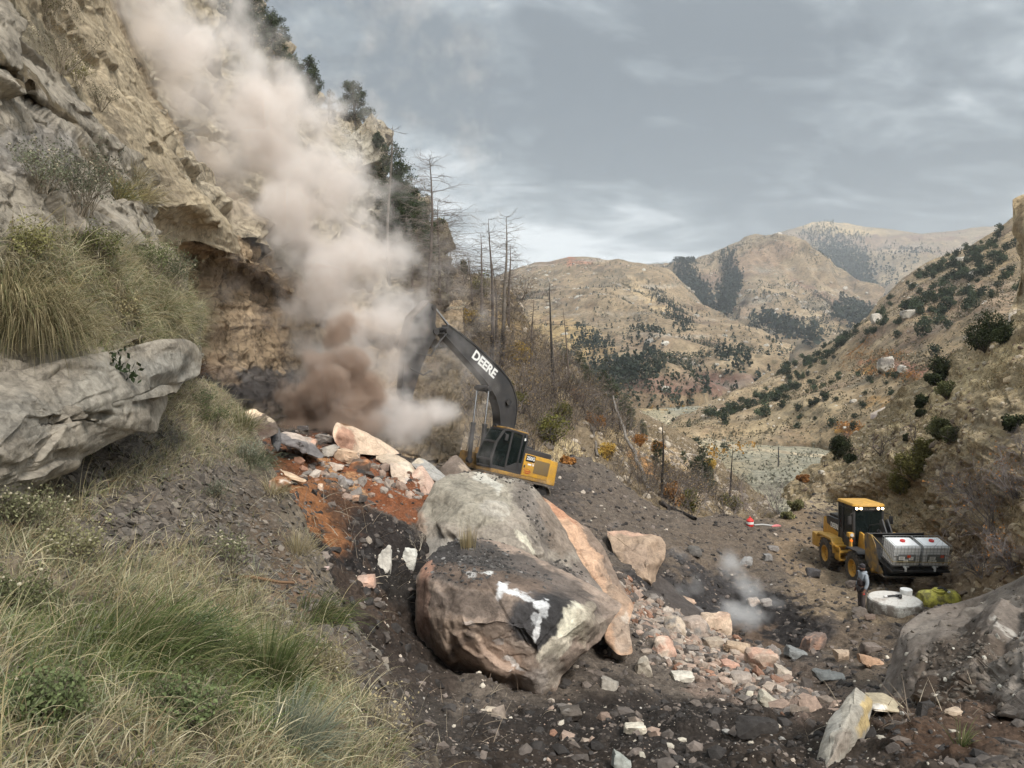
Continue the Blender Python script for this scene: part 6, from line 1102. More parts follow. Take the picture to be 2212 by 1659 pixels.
MB().box(.62, 1.3, -.38, .38, 1.85, 2.02, .03).prism([(.45, 1.5), (1.5, 1.55), (1.3, 1.95), (.5, 2.1)], -.3, .3, .04).build('front_cowl', 'darkpaint', ldr)
lettering('544K-HP', .17, 'white', ldr, frame4((1.05, -.395, 1.96), (1, 0, 0), (0, 0, 1)) @ Matrix.Translation((-.12, 0, .02)), bold=.02)
bk = link('loader_bucket', None, ldr); bk.matrix_local = TILT
side = [(0.05, .72), (-.12, .5), (-.02, .15), (.2, -.45), (.6, -.62), (1.75, -.40), (1.75, -.28), (1.35, -.12), (.85, .55), (.45, .80)]
for s in (-1.25, 1.21): MB().prism(side, s, s+.04, .005).build('bucket_side', paint('worn_bucket', (.42, .24, .04), .6, .3, dirt=1.0, dirtcol=(.10, .09, .08), s=.6, thr=.46), bk)
bw = [(0.05, .72), (-.12, .5), (-.02, .15), (.2, -.45), (.6, -.62), (1.8, -.38)]
m = MB()
for i in range(5):
    a, b_ = np.array(bw[i]), np.array(bw[i+1]); n_ = np.array([-(b_-a)[1], (b_-a)[0]]); n_ = -n_/np.linalg.norm(n_)*-.04
    m.prism([tuple(a), tuple(b_), tuple(b_+n_), tuple(a+n_)], -1.21, 1.21, 0)
m.build('bucket_shell', 'blackmetal', bk); MB().box(1.72, 1.95, -1.27, 1.27, -.40, -.35, .01).build('cutting_edge', 'steel', bk); MB().cyl((.9, -1.26, -.58), (.9, -.1, -.58), .08, n=12).build('bucket_ribs', 'yellow', bk)
bpy.context.view_layer.update()
# ------------------------------------------------------------------ the two caged tanks
def tank_plastic():
    m, t, b = principled('white_tank_plastic', .45, .35); b.inputs['Base Color'].default_value = (.66, .67, .66, 1); tc = nd(t, 'ShaderNodeTexCoord'); a = nd(t, 'ShaderNodeTexNoise', i_Scale=3.0, i_Detail=7.0, i_Roughness=.7); t.links.new(tc.outputs['Object'], a.inputs[0])
    f = ramp(t, a.outputs[0], [(.56, 0.0), (.72, .6)]); t.links.new(mixc(t, f, (.88, .88, .87), (.5, .48, .46)), b.inputs['Base Color']); return m
M['plastic'] = tank_plastic(); M['plate'] = flat('grey_plate', (.17, .175, .17), .5); M['paper'] = flat('paper_label', (.85, .84, .80), .7); M['greensp'] = flat('green_spot', (.05, .2, .08), .6)
MB().box(.3, 2.3, -1.18, 1.18, -.02, .07, .01).box(.5, .9, -1.1, 1.1, -.34, -.02, .02).box(1.4, 1.75, -1.1, 1.1, -.34, -.02, .02).build('load_deck', 'blackmetal', bk)
def caged_tank(xf, yc, label, variant):
    W_, D_, H_ = 1.14, 1.0, 1.02
    t = thing('caged_tank', label, 'tank', group='caged tanks in the loader bucket'); t.matrix_world = ldr.matrix_world @ TILT @ Matrix.Translation((xf, yc, .10))
    x0, x1, y0, y1 = -D_/2, D_/2, -W_/2, W_/2
    m = MB(); m.box(x0+.03, x1-.03, y0+.03, y1-.03, .14, H_-.05, .07); m.box(x0+.12, x1-.12, y0+.12, y1-.12, H_-.06, H_-.02, .03); m.build('bottle', 'plastic', t)
    MB().cyl((0, 0, H_-.03), (0, 0, H_+.03), .10, n=24, bevel=.012).build('cap', 'red', t)
    m = MB()
    for z in (0, .11): m.box(x0, x1, y0, y1, z, z+.018, .004)
    for xx in (x0+.08, 0, x1-.08):
        for yy in (y0+.08, 0, y1-.08): m.box(xx-.07, xx+.07, yy-.06, yy+.06, .0, .12, .01)
    m.build('pallet', 'blackmetal', t)
    m = MB(); zs = [.15, .30, .45, .60, .74, .88, H_]; r_ = .0065
    for z in zs:
        rr = .016 if z == H_ else r_; m.tube([(x0, y0, z), (x1, y0, z), (x1, y1, z), (x0, y1, z)], rr, 5, closed=True)
    for k in range(9): 
        y = y0+W_*k/8
        for x in (x0, x1): m.tube([(x, y, .14), (x, y, H_)], r_, 5)
    for k in range(8):
        x = x0+D_*k/7
        for y in (y0, y1): m.tube([(x, y, .14), (x, y, H_)], r_, 5)
    m.tube([(x1+.004, y0, .60), (x1+.004, y1, .60)], .018, 5); m.build('cage', 'chrome', t)
    m = MB(); m.box(x1+.008, x1+.014, -.38, .34, .30, .66, .003); m.build('label_plate', 'plate', t)
    ps = ((-.22, .50, .24, .14), (-.05, .38, .18, .13), (.16, .49, .18, .14)) if variant == 0 else ((-.16, .50, .24, .13), (-.25, .36, .13, .12), (-.07, .36, .16, .10))
    for (y, z, w_, h_) in ps:
        a = MB(); a.box(x1+.015, x1+.018, y-w_/2, y+w_/2, z-h_/2, z+h_/2, 0); pl = a.build('paper_label', 'paper', t); b_ = MB()
        for k in range(4): b_.box(x1+.0185, x1+.0195, y-w_*.38, y+w_*(.3-.1*(k % 2)), z+h_*(.28-k*.18), z+h_*(.33-k*.18), 0)
        b_.build('print_lines', 'blackmetal', pl)
    MB().box(x1+.0155, x1+.019, (.06 if variant == 0 else .22)-.07, (.06 if variant == 0 else .22)+.07, .52, .63, 0).build('orange_sticker', flat('orange_red_sticker', (.72, .09, .03), .6), t)
    m = MB(); m.cyl((x1-.05, -.05, .10), (x1+.10, -.05, .08), .05, n=16).cyl((x1+.10, -.05, .09), (x1+.10, -.05, -.03), .042, n=16).box(x1+.02, x1+.06, -.14, .1, .12, .15, .01); m.build('outlet_valve', 'whitepaint', t)
    return t
caged_tank(1.72, -.58, 'white caged liquid tank nearer the camera left, beside the bucket side plate', 0)
caged_tank(1.72, .60, 'white caged liquid tank on the outer side, right of the other caged tank', 1)
# straps over the load
mw = ldr.matrix_world @ TILT; st = MB(); st.tube([mw @ Vector(p) for p in ((.5, -1.26, .85), (1.20, -1.18, .72), (2.25, -1.17, .46), (2.255, 0, .44), (2.255, 1.19, .42))], .014, 5)
st.build('ratchet_strap', flat('yellow_webbing', (.42, .32, .14), .8), label='yellow webbing strap round the two caged tanks', category='strap')
# ------------------------------------------------------------------ plastic tanks on the ground
def stained(name, c1, c2, c3, sc, thr):
    m, t, b = principled(name, .55, .3); tc = nd(t, 'ShaderNodeTexCoord'); l = t.links.new
    a = nd(t, 'ShaderNodeTexNoise', i_Scale=sc, i_Detail=8.0, i_Roughness=.7); l(tc.outputs['Object'], a.inputs[0]); v = nd(t, 'ShaderNodeTexVoronoi', i_Scale=sc*3.2); v.feature = 'DISTANCE_TO_EDGE'; l(tc.outputs['Object'], v.inputs[0])
    f = ramp(t, a.outputs[0], [(thr-.05, 0.0), (thr+.08, .85)]); c = mixc(t, f, c1, c2); g2 = ramp(t, mth(t, 'ADD', v.outputs[0], mth(t, 'MULTIPLY', a.outputs[0], .25)), [(.10, .8), (.17, 0.0)])
    l(mixc(t, mth(t, 'MULTIPLY', g2, .8), c, c3), b.inputs['Base Color']); return m
M['oldwhite'] = stained('stained_white_plastic', (.50, .49, .45), (.12, .095, .075), (.08, .065, .05), 2.6, .47); M['oldwhitetop'] = stained('stained_white_top', (.62, .59, .54), (.22, .165, .125), (.35, .28, .22), 1.3, .56); M['oldyellow'] = stained('stained_yellow_plastic', (.55, .50, .09), (.14, .12, .05), (.30, .26, .06), 3.0, .50)
th = Vector(P(1932, 1318, 27.8)); tz = th.z-.35
wt = thing('round_tank', 'dirty white round plastic tank with a stepped base, hose lying on its lid', 'tank', (th.x, th.y, tz-.35))
MB().lathe([(.01, .0), (.72, .0), (.78, .05), (.80, .52), (.86, .60), (.92, .72), (.93, 1.02), (.90, 1.10), (.84, 1.13)], 48).build('tank_wall', 'oldwhite', wt)
MB().lathe([(.86, 1.125), (.5, 1.16), (.01, 1.17)], 48).build('tank_lid', 'oldwhitetop', wt)
m = MB()
for k in range(26): a = k*6.2832/26; m.cyl((.80*math.cos(a), .80*math.sin(a), .04), (.80*math.cos(a), .80*math.sin(a), .50), .012, n=6)
m.build('wall_rib', 'oldwhite', wt)
MB().lathe([(.01, 0), (.20, 0), (.21, .20), (.20, .215), (.01, .22)], 28, Matrix.Translation((.62, .42, 1.12))).build('filler_cap', 'whitepaint', wt)
hs = thing('hose_fitting', 'black pump hose with a bent fitting lying on the round white tank', 'hose', (th.x, th.y, tz-.35+1.17))
MB().tube([(-.30, -.02, .05), (-.05, .04, .05), (.10, .03, .055)], .035, 8).tube([(.05, .05, .05), (.14, .02, .06), (.16, -.10, .10), (.10, -.20, .06)], .05, 10).build('hose', 'blackmetal', hs); MB().cyl((-.42, -.05, .045), (-.30, -.02, .05), .04, n=12).build('hose_end', 'whitepaint', hs)
yh = Vector(P(2027, 1300, 28.2)); yt = thing('yellow_tank', 'dirty yellow plastic spray tank lying beside the round white one', 'tank', (yh.x, yh.y, yh.z-.42), (0, 0, R(4)))
m = MB(); n = 30; T2 = Matrix.Rotation(math.pi/2, 4, 'Y')
m.lathe([(.05, -.72), (.34, -.69), (.42, -.60), (.44, -.5), (.44, -.30), (.425, -.28), (.44, -.26), (.44, -.02), (.425, 0), (.44, .02), (.44, .26), (.425, .28), (.44, .30), (.44, .5), (.42, .60), (.34, .69), (.05, .72)], 36, Matrix.Translation((0, 0, .42)) @ T2, cap=True); m.box(-.6, .6, -.25, .25, 0, .12, .03); m.build('tank_shell', 'oldyellow', yt)
MB().lathe([(.22, 0), (.22, .06), (.17, .08), (.17, .11), (.01, .12)], 24, Matrix.Translation((-.05, -.06, .82))).build('tank_lid', 'oldyellow', yt); MB().tube([(-.1, -.1, .93), (0, -.1, .99), (.12, -.14, .95), (.18, -.2, .88)], .05, 8).build('lid_strap', 'blackmetal', yt); MB().cyl((.17, -.3, .86), (.19, -.33, .92), .04, n=12).build('vent_plug', 'whitepaint', yt)
m = MB(); m.box(-.06, .16, -.452, -.44, .42, .52, .01); m.build('sight_plate', 'whitepaint', yt)
# ------------------------------------------------------------------ worker standing by the loader
wf = pick(1861, 1323, 'quarry_floor')[0]; wk = thing('person', 'worker in a cap, grey hooded sweatshirt and dark vest standing beside the front wheel', 'person', tuple(wf), (0, 0, R(188)))
HG = 1.80
J = {'pel': ((0, 0, .96), (.15, .12)), 'wst': ((0, 0, 1.12), (.14, .11)), 'chs': ((0, 0, 1.34), (.18, .13)), 'nek': ((.015, 0, 1.50), .058), 'hd0': ((.03, 0, 1.58), .075), 'hd1': ((.035, 0, 1.66), .092), 'hd2': ((.02, 0, 1.74), .075),
     'sl': ((0, .20, 1.43), .068), 'el': ((-.03, .255, 1.15), .048), 'wl': ((.07, .26, .91), .034), 'pl': ((.10, .255, .84), (.042, .022)), 'sr': ((0, -.20, 1.43), .068), 'er': ((-.03, -.255, 1.15), .048), 'wr': ((.07, -.26, .91), .034), 'pr': ((.10, -.255, .84), (.042, .022)),
     'hl': ((0, .10, .90), .10), 'kl': ((.03, .115, .50), .068), 'al': ((-.01, .12, .12), .05), 'fl': ((.17, .14, .045), .042), 'hr': ((0, -.10, .90), .10), 'kr': ((.01, -.115, .50), .068), 'ar': ((-.03, -.12, .12), .05), 'fr': ((.15, -.14, .045), .042), 'ns': ((.135, 0, 1.655), .016)}
E_ = [('pel', 'wst'), ('wst', 'chs'), ('chs', 'nek'), ('nek', 'hd0'), ('hd0', 'hd1'), ('hd1', 'hd2'), ('chs', 'sl'), ('sl', 'el'), ('el', 'wl'), ('wl', 'pl'), ('chs', 'sr'), ('sr', 'er'), ('er', 'wr'), ('wr', 'pr'), ('pel', 'hl'), ('hl', 'kl'), ('kl', 'al'), ('al', 'fl'), ('pel', 'hr'), ('hr', 'kr'), ('kr', 'ar'), ('ar', 'fr'), ('hd1', 'ns')]
for s, nm in ((1, 'l'), (-1, 'r')):
    for k, (dx, dl) in enumerate(((.035, .085), (.015, .095), (-.005, .09), (-.025, .075))):
        J['f%d%s' % (k, nm)] = ((.115+dx, s*.25, .78), .0095); J['g%d%s' % (k, nm)] = ((.12+dx, s*.235, .78-dl*.6), .008); E_ += [('p'+nm, 'f%d%s' % (k, nm)), ('f%d%s' % (k, nm), 'g%d%s' % (k, nm))]
    J['t'+nm] = ((.155, s*.225, .83), .011); J['u'+nm] = ((.165, s*.215, .79), .009); E_ += [('p'+nm, 't'+nm), ('t'+nm, 'u'+nm)]
body_mesh('body', J, E_, 'skin', wk)
def sub(keys, grow, name, mat, extra=()):
    js = {k: (J[k][0], tuple(np.array(J[k][1] if isinstance(J[k][1], tuple) else (J[k][1],)*2)+grow)) for k in keys}; js.update(dict(extra)); return body_mesh(name, js, [e for e in E_ if e[0] in js and e[1] in js]+[('wl_', 'el')]*('wl_' in js)+[('wr_', 'er')]*('wr_' in js)+[('al_', 'kl')]*('al_' in js)+[('ar_', 'kr')]*('ar_' in js), mat, wk)
sub(['pel', 'wst', 'chs', 'nek', 'sl', 'el', 'sr', 'er'], .022, 'hoodie', 'hoodie', [('wl_', ((.065, .26, .93), (.055, .055))), ('wr_', ((.065, -.26, .93), (.055, .055)))])
sub(['pel', 'wst', 'chs'], .058, 'vest', 'vest'); sub(['pel', 'hl', 'kl', 'hr', 'kr'], .018, 'trousers', 'trousers', [('al_', ((-.01, .12, .10), (.075, .075))), ('ar_', ((-.03, -.12, .10), (.075, .075)))])
for s in (1, -1): MB().box(-.09, .24, s*.135-.055, s*.135+.055, 0, .10, .035).box(-.09, .07, s*.125-.055, s*.125+.055, .06, .20, .03).build('boot', 'boots', wk)
MB().lathe([(.098, -.02), (.105, .03), (.095, .08), (.05, .115), (.005, .12)], 24, Matrix.Translation((.02, 0, 1.70))).prism([(.08, -.07), (.19, -.05), (.21, 0), (.19, .05), (.08, .07)], 1.69, 1.705, .004, axis='z').build('cap', 'cap', wk)
MB().lathe([(.02, -.115), (.07, -.09), (.088, -.03), (.085, .0)], 18, Matrix.Translation((.045, 0, 1.635))).build('beard', 'beard', wk); MB().lathe([(.09, -.05), (.13, 0), (.12, .05), (.08, .07)], 20, Matrix.Translation((-.03, 0, 1.48))).build('hood', 'hoodie', wk)
for s in (1, -1): MB().box(.103, .118, s*.035-.014, s*.035+.014, 1.655, 1.667, .004).build('eye', 'beard', wk); MB().cyl((.02, s*.092, 1.62), (.02, s*.104, 1.66), .022, n=10).build('ear', 'skin', wk)
m = MB(); 
for k in range(5): m.box(-.052, .0, -.312, -.302, 1.03+k*.055, 1.063+k*.055, .002)
m.build('sleeve_print', 'vest', wk)
MB().box(.07, .135, .22, .285, .76, .80, .01).build('red_glove_tag', 'red', wk)
# ------------------------------------------------------------------ small things left by the track
f0 = pick(1620, 1136, 'quarry_floor')[0]; f1 = pick(1640, 1138, 'quarry_floor')[0]
t = thing('fuel_can', 'red and white jug standing at the far edge of the spoil', 'fuel can', tuple(f0)); MB().lathe([(.01, 0), (.19, 0), (.20, .05), (.20, .32), (.12, .42), (.06, .46), (.06, .52), (.01, .52)], 16).build('can_body', 'red', t); MB().lathe([(.203, .12), (.203, .26)], 16).build('can_label', 'white', t)
t = thing('cardboard_sleeve', 'pink and white wrapper lying right of the red jug', 'wrapper', tuple(f1+Vector((.95, 0, .02))), (0, 0, .2)); MB().prism([(-.28, 0), (.28, .02), (.25, .07), (.1, .10), (-.25, .06)], -.1, .1, .01).build('wrapper_sheet', flat('pink_wrap', (.62, .2, .2), .7), t)
t = thing('hose_length', 'pale pipe between the red jug and the pink wrapper', 'pipe', tuple(f1)); MB().tube([(-.3, 0, .1), (.2, .05, .12), (.8, 0, .06)], .05, 8).build('pipe', 'chrome', t)
# ================================================================== PLANTS
def tubes(segs, n=3):
    """segs: list of (p0, p1, r0, r1) -> arrays"""
    A = np.array([s[0] for s in segs], float); B = np.array([s[1] for s in segs], float); ra = np.array([s[2] for s in segs])[:, None, None]; rb = np.array([s[3] for s in segs])[:, None, None]
    d = B-A; d /= np.linalg.norm(d, axis=1, keepdims=True)+1e-9; h = np.where(np.abs(d[:, 2:3]) > .9, [[1., 0, 0]], [[0, 0, 1.]]); x = np.cross(d, h); x /= np.linalg.norm(x, axis=1, keepdims=True)+1e-9; y = np.cross(d, x)
    a = np.arange(n)*6.2832/n; c = np.cos(a)[None, :, None]*x[:, None]+np.sin(a)[None, :, None]*y[:, None]
    V = np.concatenate([A[:, None]+c*ra, B[:, None]+c*rb], 1).reshape(-1, 3); m = len(A); k = np.arange(n); k2 = (k+1) % n
    F_ = np.stack([k, k2, k2+n, k+n], -1)[None]+(np.arange(m)*2*n)[:, None, None]; return V, F_.reshape(-1, 4)
def grow(rg, p, d, L_, r, lvl, out, tips, spread=.6, kids=3, droop=0., gn=.15, nseg=3, shrink=.68, up=0.0):
    """a crooked branch and its children"""
    for k in range(nseg):
        d = d+rg.normal(size=3)*gn+np.array([0, 0, up-droop]); d /= np.linalg.norm(d); q = p+d*L_/nseg; r2 = r*(1-.45/nseg); out.append((p, q, r, r2)); p, r = q, r2
        if lvl > 0 and k > 0:
            for _ in range(rg.randint(1, kids)):
                e = d+rg.normal(size=3)*spread; e /= np.linalg.norm(e); grow(rg, p, e, L_*rg.uniform(.5, .9)*shrink, r*.62, lvl-1, out, tips, spread, kids, droop, gn, nseg, shrink, up)
    tips.append(p)
    if lvl > 0: 
        e = d+rg.normal(size=3)*spread*.5; grow(rg, p, e/np.linalg.norm(e), L_*shrink, r*.8, lvl-1, out, tips, spread, kids, droop, gn, nseg, shrink, up)
def tri_leaves(rg, C_, size, aspect=.5, flatz=0.0, d=None):
    """a bent leaf (two triangles) at each point"""
    n = len(C_); a = rg.normal(size=(n, 3)) if d is None else d+rg.normal(size=(n, 3))*.35; a /= np.linalg.norm(a, axis=1, keepdims=True); b = np.cross(a, rg.normal(size=(n, 3))); b /= np.linalg.norm(b, axis=1, keepdims=True)+1e-9
    s = (size*rg.uniform(.6, 1.4, n))[:, None]; V = np.stack([C_-a*s*.5, C_+b*s*aspect*.5, C_+a*s*.5, C_-b*s*aspect*.5], 1).reshape(-1, 3); return V, np.arange(4*n).reshape(n, 4)
def merge(parts):
    """parts: (V, F, colour)"""
    Vs, Fs, Cs, o = [], [], [], 0
    for V, F_, c in parts:
        Vs.append(V); Fs += [f+o for f in (F_ if isinstance(F_, list) else [F_])]; Cs.append(np.broadcast_to(np.asarray(c, float), (len(V), 3))); o += len(V)
    return np.concatenate(Vs), Fs, np.concatenate(Cs)
DEADW = (.16, .135, .115); BARK = (.20, .175, .15); CHAR = (.028, .024, .022); NEED = (.04, .058, .026); NEED2 = (.062, .08, .045); JUN = (.038, .05, .028); TWIG = (.15, .125, .115)
def dead_tree(seed, h, r, br=1.0, nb=70, char=.18, bark=BARK, lean=(0, 0), start=.2, tipup=.02, fine=2, bare_top=0):
    rg = np.random.RandomState(seed); tr, bs = [], []; p = np.zeros(3); d = np.array([lean[0], lean[1], 1.]); d /= np.linalg.norm(d); n = 14; pts = [p]
    for k in range(n):
        d = d+rg.normal(size=3)*[.03, .03, 0]; d /= np.linalg.norm(d); q = p+d*h/n; tr.append((p, q, r*(1-k/n)**.8+.012, r*(1-(k+1)/n)**.8+.01)); p = q; pts.append(p)
    pts = np.array(pts)
    for k in range(nb):
        t = start+(1-start)*rg.rand()**.9; q = np.array([np.interp(t*n, range(n+1), pts[:, i]) for i in range(3)]); a = rg.rand()*6.28; L_ = br*(.28+(1-t)**.7*1.05)*rg.uniform(.5, 1.2)*h*.14
        grow(rg, q, np.array([math.cos(a), math.sin(a), .15]), L_, .010+.03*r*(1-t)+.004, fine, bs, [], .42, 3, .09*(1-t)+.02, .13, 4, .42, tipup)
    V, F_ = tubes(tr, 7); V2, F2 = tubes(bs, 3); cz = np.clip((V[:, 2]/h-char)*12, 0, 1)[:, None]; 
    return (V, F_, np.array(CHAR)*(1-cz)+np.array(bark)*cz), (V2, F2, np.array(DEADW)*.95)
def put(name, parts, loc, label, category, mats=('twig', 'twig'), names=('trunk', 'crown'), group=None, rot=0, scale=1.0, kinds=(None, None)):
    t = thing(name, label, category, tuple(loc), (0, 0, rot), group); t.scale = (scale,)*3
    for (V, F_, c), m_, nm in zip(parts, mats, names):
        fl = F_ if isinstance(F_, list) else [F_]; link(nm, mesh(nm, V, fl, c, m_ == 'twig', [M[m_]]), t)
    return t
def conifer(seed, h, rad, r=.14, nb=60, dens=60, col=NEED, top=.6, size=.11):
    """pinyon or fir: trunk, limbs, needles in tufts at the ends of limbs"""
    rg = np.random.RandomState(seed); tr, bs, lv = [], [], []; n = 10; p = np.zeros(3); pts = [p]; d = np.array([0, 0, 1.])
    for k in range(n): d = d+rg.normal(size=3)*[.05, .05, 0]; d /= np.linalg.norm(d); q = p+d*h*.96/n; tr.append((p, q, r*(1-k/n)+.015, r*(1-(k+1)/n)+.012)); p = q; pts.append(p)
    pts = np.array(pts)
    for k in range(nb):
        t = .10+.88*(k+rg.rand())/nb; q = np.array([np.interp(t*n, range(n+1), pts[:, i]) for i in range(3)]); a = k*2.4+rg.rand(); L_ = rad*((1-t)**top)*rg.uniform(.5, 1.15)+.12
        tips = []; o2 = []; grow(rg, q, np.array([math.cos(a), math.sin(a), .25]), L_*.62, .02+.02*(1-t), 2, o2, tips, .5, 3, .02, .13, 3, .5, .03); bs += o2
        e = np.array([s[1] for s in o2[1:]]+tips); m = max(4, int(dens*L_/rad)); c = e[rg.randint(0, len(e), m)]+rg.normal(size=(m, 3))*[.11, .11, .08]*np.array(rad*.62); lv.append(c)
    lv = np.concatenate(lv); V, F_ = tubes(tr, 6); V2, F2 = tubes(bs, 3); n_ = len(lv); c = lv.repeat(5, 0)+rg.normal(size=(n_*5, 3))*size*.5; V3, F3 = tri_leaves(rg, c, size, .34)
    cl = np.array(col)*(1+.45*fbm(c/.5, 3))[:, None]*rg.uniform(.7, 1.3, (len(c), 1)); cl = np.clip(cl, .008, .3)
    Vc, Fc, Cc = merge([(V2, F2, np.array(BARK)*.6), (V3, F3, cl.repeat(4, 0))]); return (V, F_, np.array(BARK)*.8), (Vc, Fc, Cc)
def bush(seed, w, h, n=900, col=JUN, size=.12, lumps=14, stem=True, low=.05):
    """round leafy shrub or juniper from lumps of leaves"""
    rg = np.random.RandomState(seed); cc = rg.normal(size=(lumps, 3)); cc /= np.linalg.norm(cc, axis=1, keepdims=True); cc = cc*rg.uniform(.25, .75, (lumps, 1))*[w/2, w/2, h/2]+[0, 0, h*.5]; rr = rg.uniform(.25, .42, lumps)*min(w, h)*.75
    k = rg.randint(0, lumps, n); d = rg.normal(size=(n, 3)); d /= np.linalg.norm(d, axis=1, keepdims=True); P_ = cc[k]+d*(rr[k]*rg.uniform(.5, 1.05, n))[:, None]; P_[:, 2] = np.maximum(P_[:, 2], h*low)
    V, F_ = tri_leaves(rg, P_, size, .5); c = np.array(col)*(1+.35*rg.normal(size=(lumps, 1))[k]*.6+.15*rg.normal(size=(n, 1))); c = np.clip(c, .006, .6).repeat(4, 0); out = []
    for j in range(lumps if stem else 0): grow(rg, np.zeros(3), cc[j]/np.linalg.norm(cc[j]), np.linalg.norm(cc[j])*.9, .02+.012*w, 0, out, [], .3, 2)
    parts = []
    if stem: V2, F2 = tubes(out, 4); parts.append((V2, F2, np.array(BARK)*.6))
    return parts+[(V, F_, c)]
def bare_shrub(seed, w, h, stems=9, lvl=3, r=.03, col=TWIG, leaves=0, lcol=(.3, .17, .05), spread=.5, lsize=.06, kids=3, up=.02, gn=.18):
    rg = np.random.RandomState(seed); out, tips = [], []
    for k in range(stems):
        a = rg.rand()*6.28; d = np.array([math.cos(a)*w/h*rg.uniform(.2, .9), math.sin(a)*w/h*rg.uniform(.2, .9), 1.]); d /= np.linalg.norm(d)
        grow(rg, rg.normal(size=3)*[w*.06, w*.06, 0], d, h*rg.uniform(.35, .55), r*rg.uniform(.6, 1.1), lvl, out, tips, spread, kids, 0, gn, 3, .66, up)
    V, F_ = tubes(out, 3); res = [(V, F_, np.array(col)*rg.uniform(.75, 1.2, (len(out), 1)).repeat(6, 0))]
    tips = np.array(tips+[s[1] for s in out[::2]])
    if leaves: c = tips[rg.randint(0, len(tips), leaves)]+rg.normal(size=(leaves, 3))*lsize*1.3; V3, F3 = tri_leaves(rg, c, lsize, .6); res.append((V3, F3, (np.array(lcol)*rg.uniform(.6, 1.4, (leaves, 1))).repeat(4, 0)))
    return res
def single(name, parts, loc, label, category, group=None, rot=0, scale=1.0, mat='leaf'):
    V, Fs, C_ = merge(parts); o = link(name, mesh(name, V, Fs, C_, False, [M[mat]]), loc=tuple(loc), rot=(0, 0, rot), label=label, category=category, group=group); o.scale = (scale,)*3; return o
def at(u, v, *s):
    h = pick(u, v, *s)
    if h is None:
        for dv in (6, 12, 20, 32, 48, 70, -8):
            h = pick(u, v+dv, *s)
            if h: break
    return h[0]
def hpx(p, px): return px*(p.y)/1662     # metres spanned by px at the depth of p
WH = ('wooded_hillside', 'upper_cliff', 'quarry_floor')
# ---- dead conifers
DT = [ # base u,v ; top v ; radius ; seed ; lean ; branches ; label
 (1083, 790, 462, .17, 1, (0, 0), 1.0, 90, 'tallest bare dead conifer of the group on the skyline, pale trunk charred at the foot'),
 (1062, 800, 470, .15, 2, (.0, 0), .8, 70, 'bare dead conifer with a forked top, left of the pale trunked one'),
 (1040, 700, 498, .11, 3, (0, 0), .7, 60, 'slim dead conifer at the left of the skyline group'),
 (1098, 700, 520, .10, 4, (.02, 0), .8, 50, 'thin reddish dead conifer at the right of the skyline group'),
 (1020, 660, 548, .07, 5, (0, 0), .5, 30, 'thin bare stem standing before the cliff end, left of the skyline group'),
 (843, 700, 272, .15, 6, (0, 0), .62, 60, 'tall pale bare trunk rising out of the dust in front of the live firs'),
 (925, 640, 345, .14, 7, (0, 0), 1.5, 110, 'dead conifer with long drooping branches against the dark firs'),
 (950, 650, 430, .10, 8, (0, 0), 1.3, 80, 'dead conifer with wide sweeping branches at the right end of the cliff'),
 (1195, 850, 600, .12, 9, (0, 0), .55, 55, 'dark dead spire standing alone right of the skyline group'),
 (1145, 800, 640, .07, 10, (0, 0), .4, 40, 'thin dead stem between the skyline group and the dark spire'),
 (1228, 830, 660, .06, 11, (0, 0), .4, 34, 'very thin dead stem right of the dark spire'),
 (1075, 770, 560, .10, 12, (-.05, 0), 1.0, 60, 'leaning dead conifer behind the pale trunk'),
 (960, 720, 520, .10, 13, (.03, 0), 1.5, 80, 'bushy dead conifer low in front of the cliff end'),
 (890, 700, 500, .10, 14, (0, 0), 1.4, 80, 'dead conifer half veiled by the edge of the dust'),
]
for (u, v, vt, r, sd_, ln, br, nb, lab) in DT:
    p = at(u, v, *WH); p = Vector(p)-Vector((0, 0, .3)); h = hpx(p, v-vt)
    put('dead_tree', dead_tree(sd_, h, r*p.y/62+.03, br*1.5, int(nb*1.45), .22 if sd_ in (1, 2, 9) else .0, BARK if sd_ in (1, 6) else (.13, .105, .09) if sd_ != 9 else (.05, .045, .04), ln, .12), p, lab, 'dead tree', group='dead conifers on the slope')
p = at(1372, 1180-70, *WH); q = at(1575, 1112, 'quarry_floor', *WH)
for (u, v, vt, lab, ln, sd_) in ((1575, 1080, 958, 'twin charred stems standing in the brush above the track', (.12, 0), 31), (1430, 1075, 905, 'thin charred stem between the fallen trunks and the firs', (0, 0), 32), (1322, 925, 872, 'blackened crooked snag on the brow of the slope', (.1, 0), 33), (1340, 930, 880, 'second blackened crooked snag on the brow, right of the first', (-.1, 0), 34)):
    p = at(u, v, *WH); h = hpx(p, v-vt); put('burnt_snag', dead_tree(sd_, h, .10, .8, 16, 2.0, CHAR, ln, .3), p-Vector((0, 0, .2)), lab, 'snag', group='burnt snags')
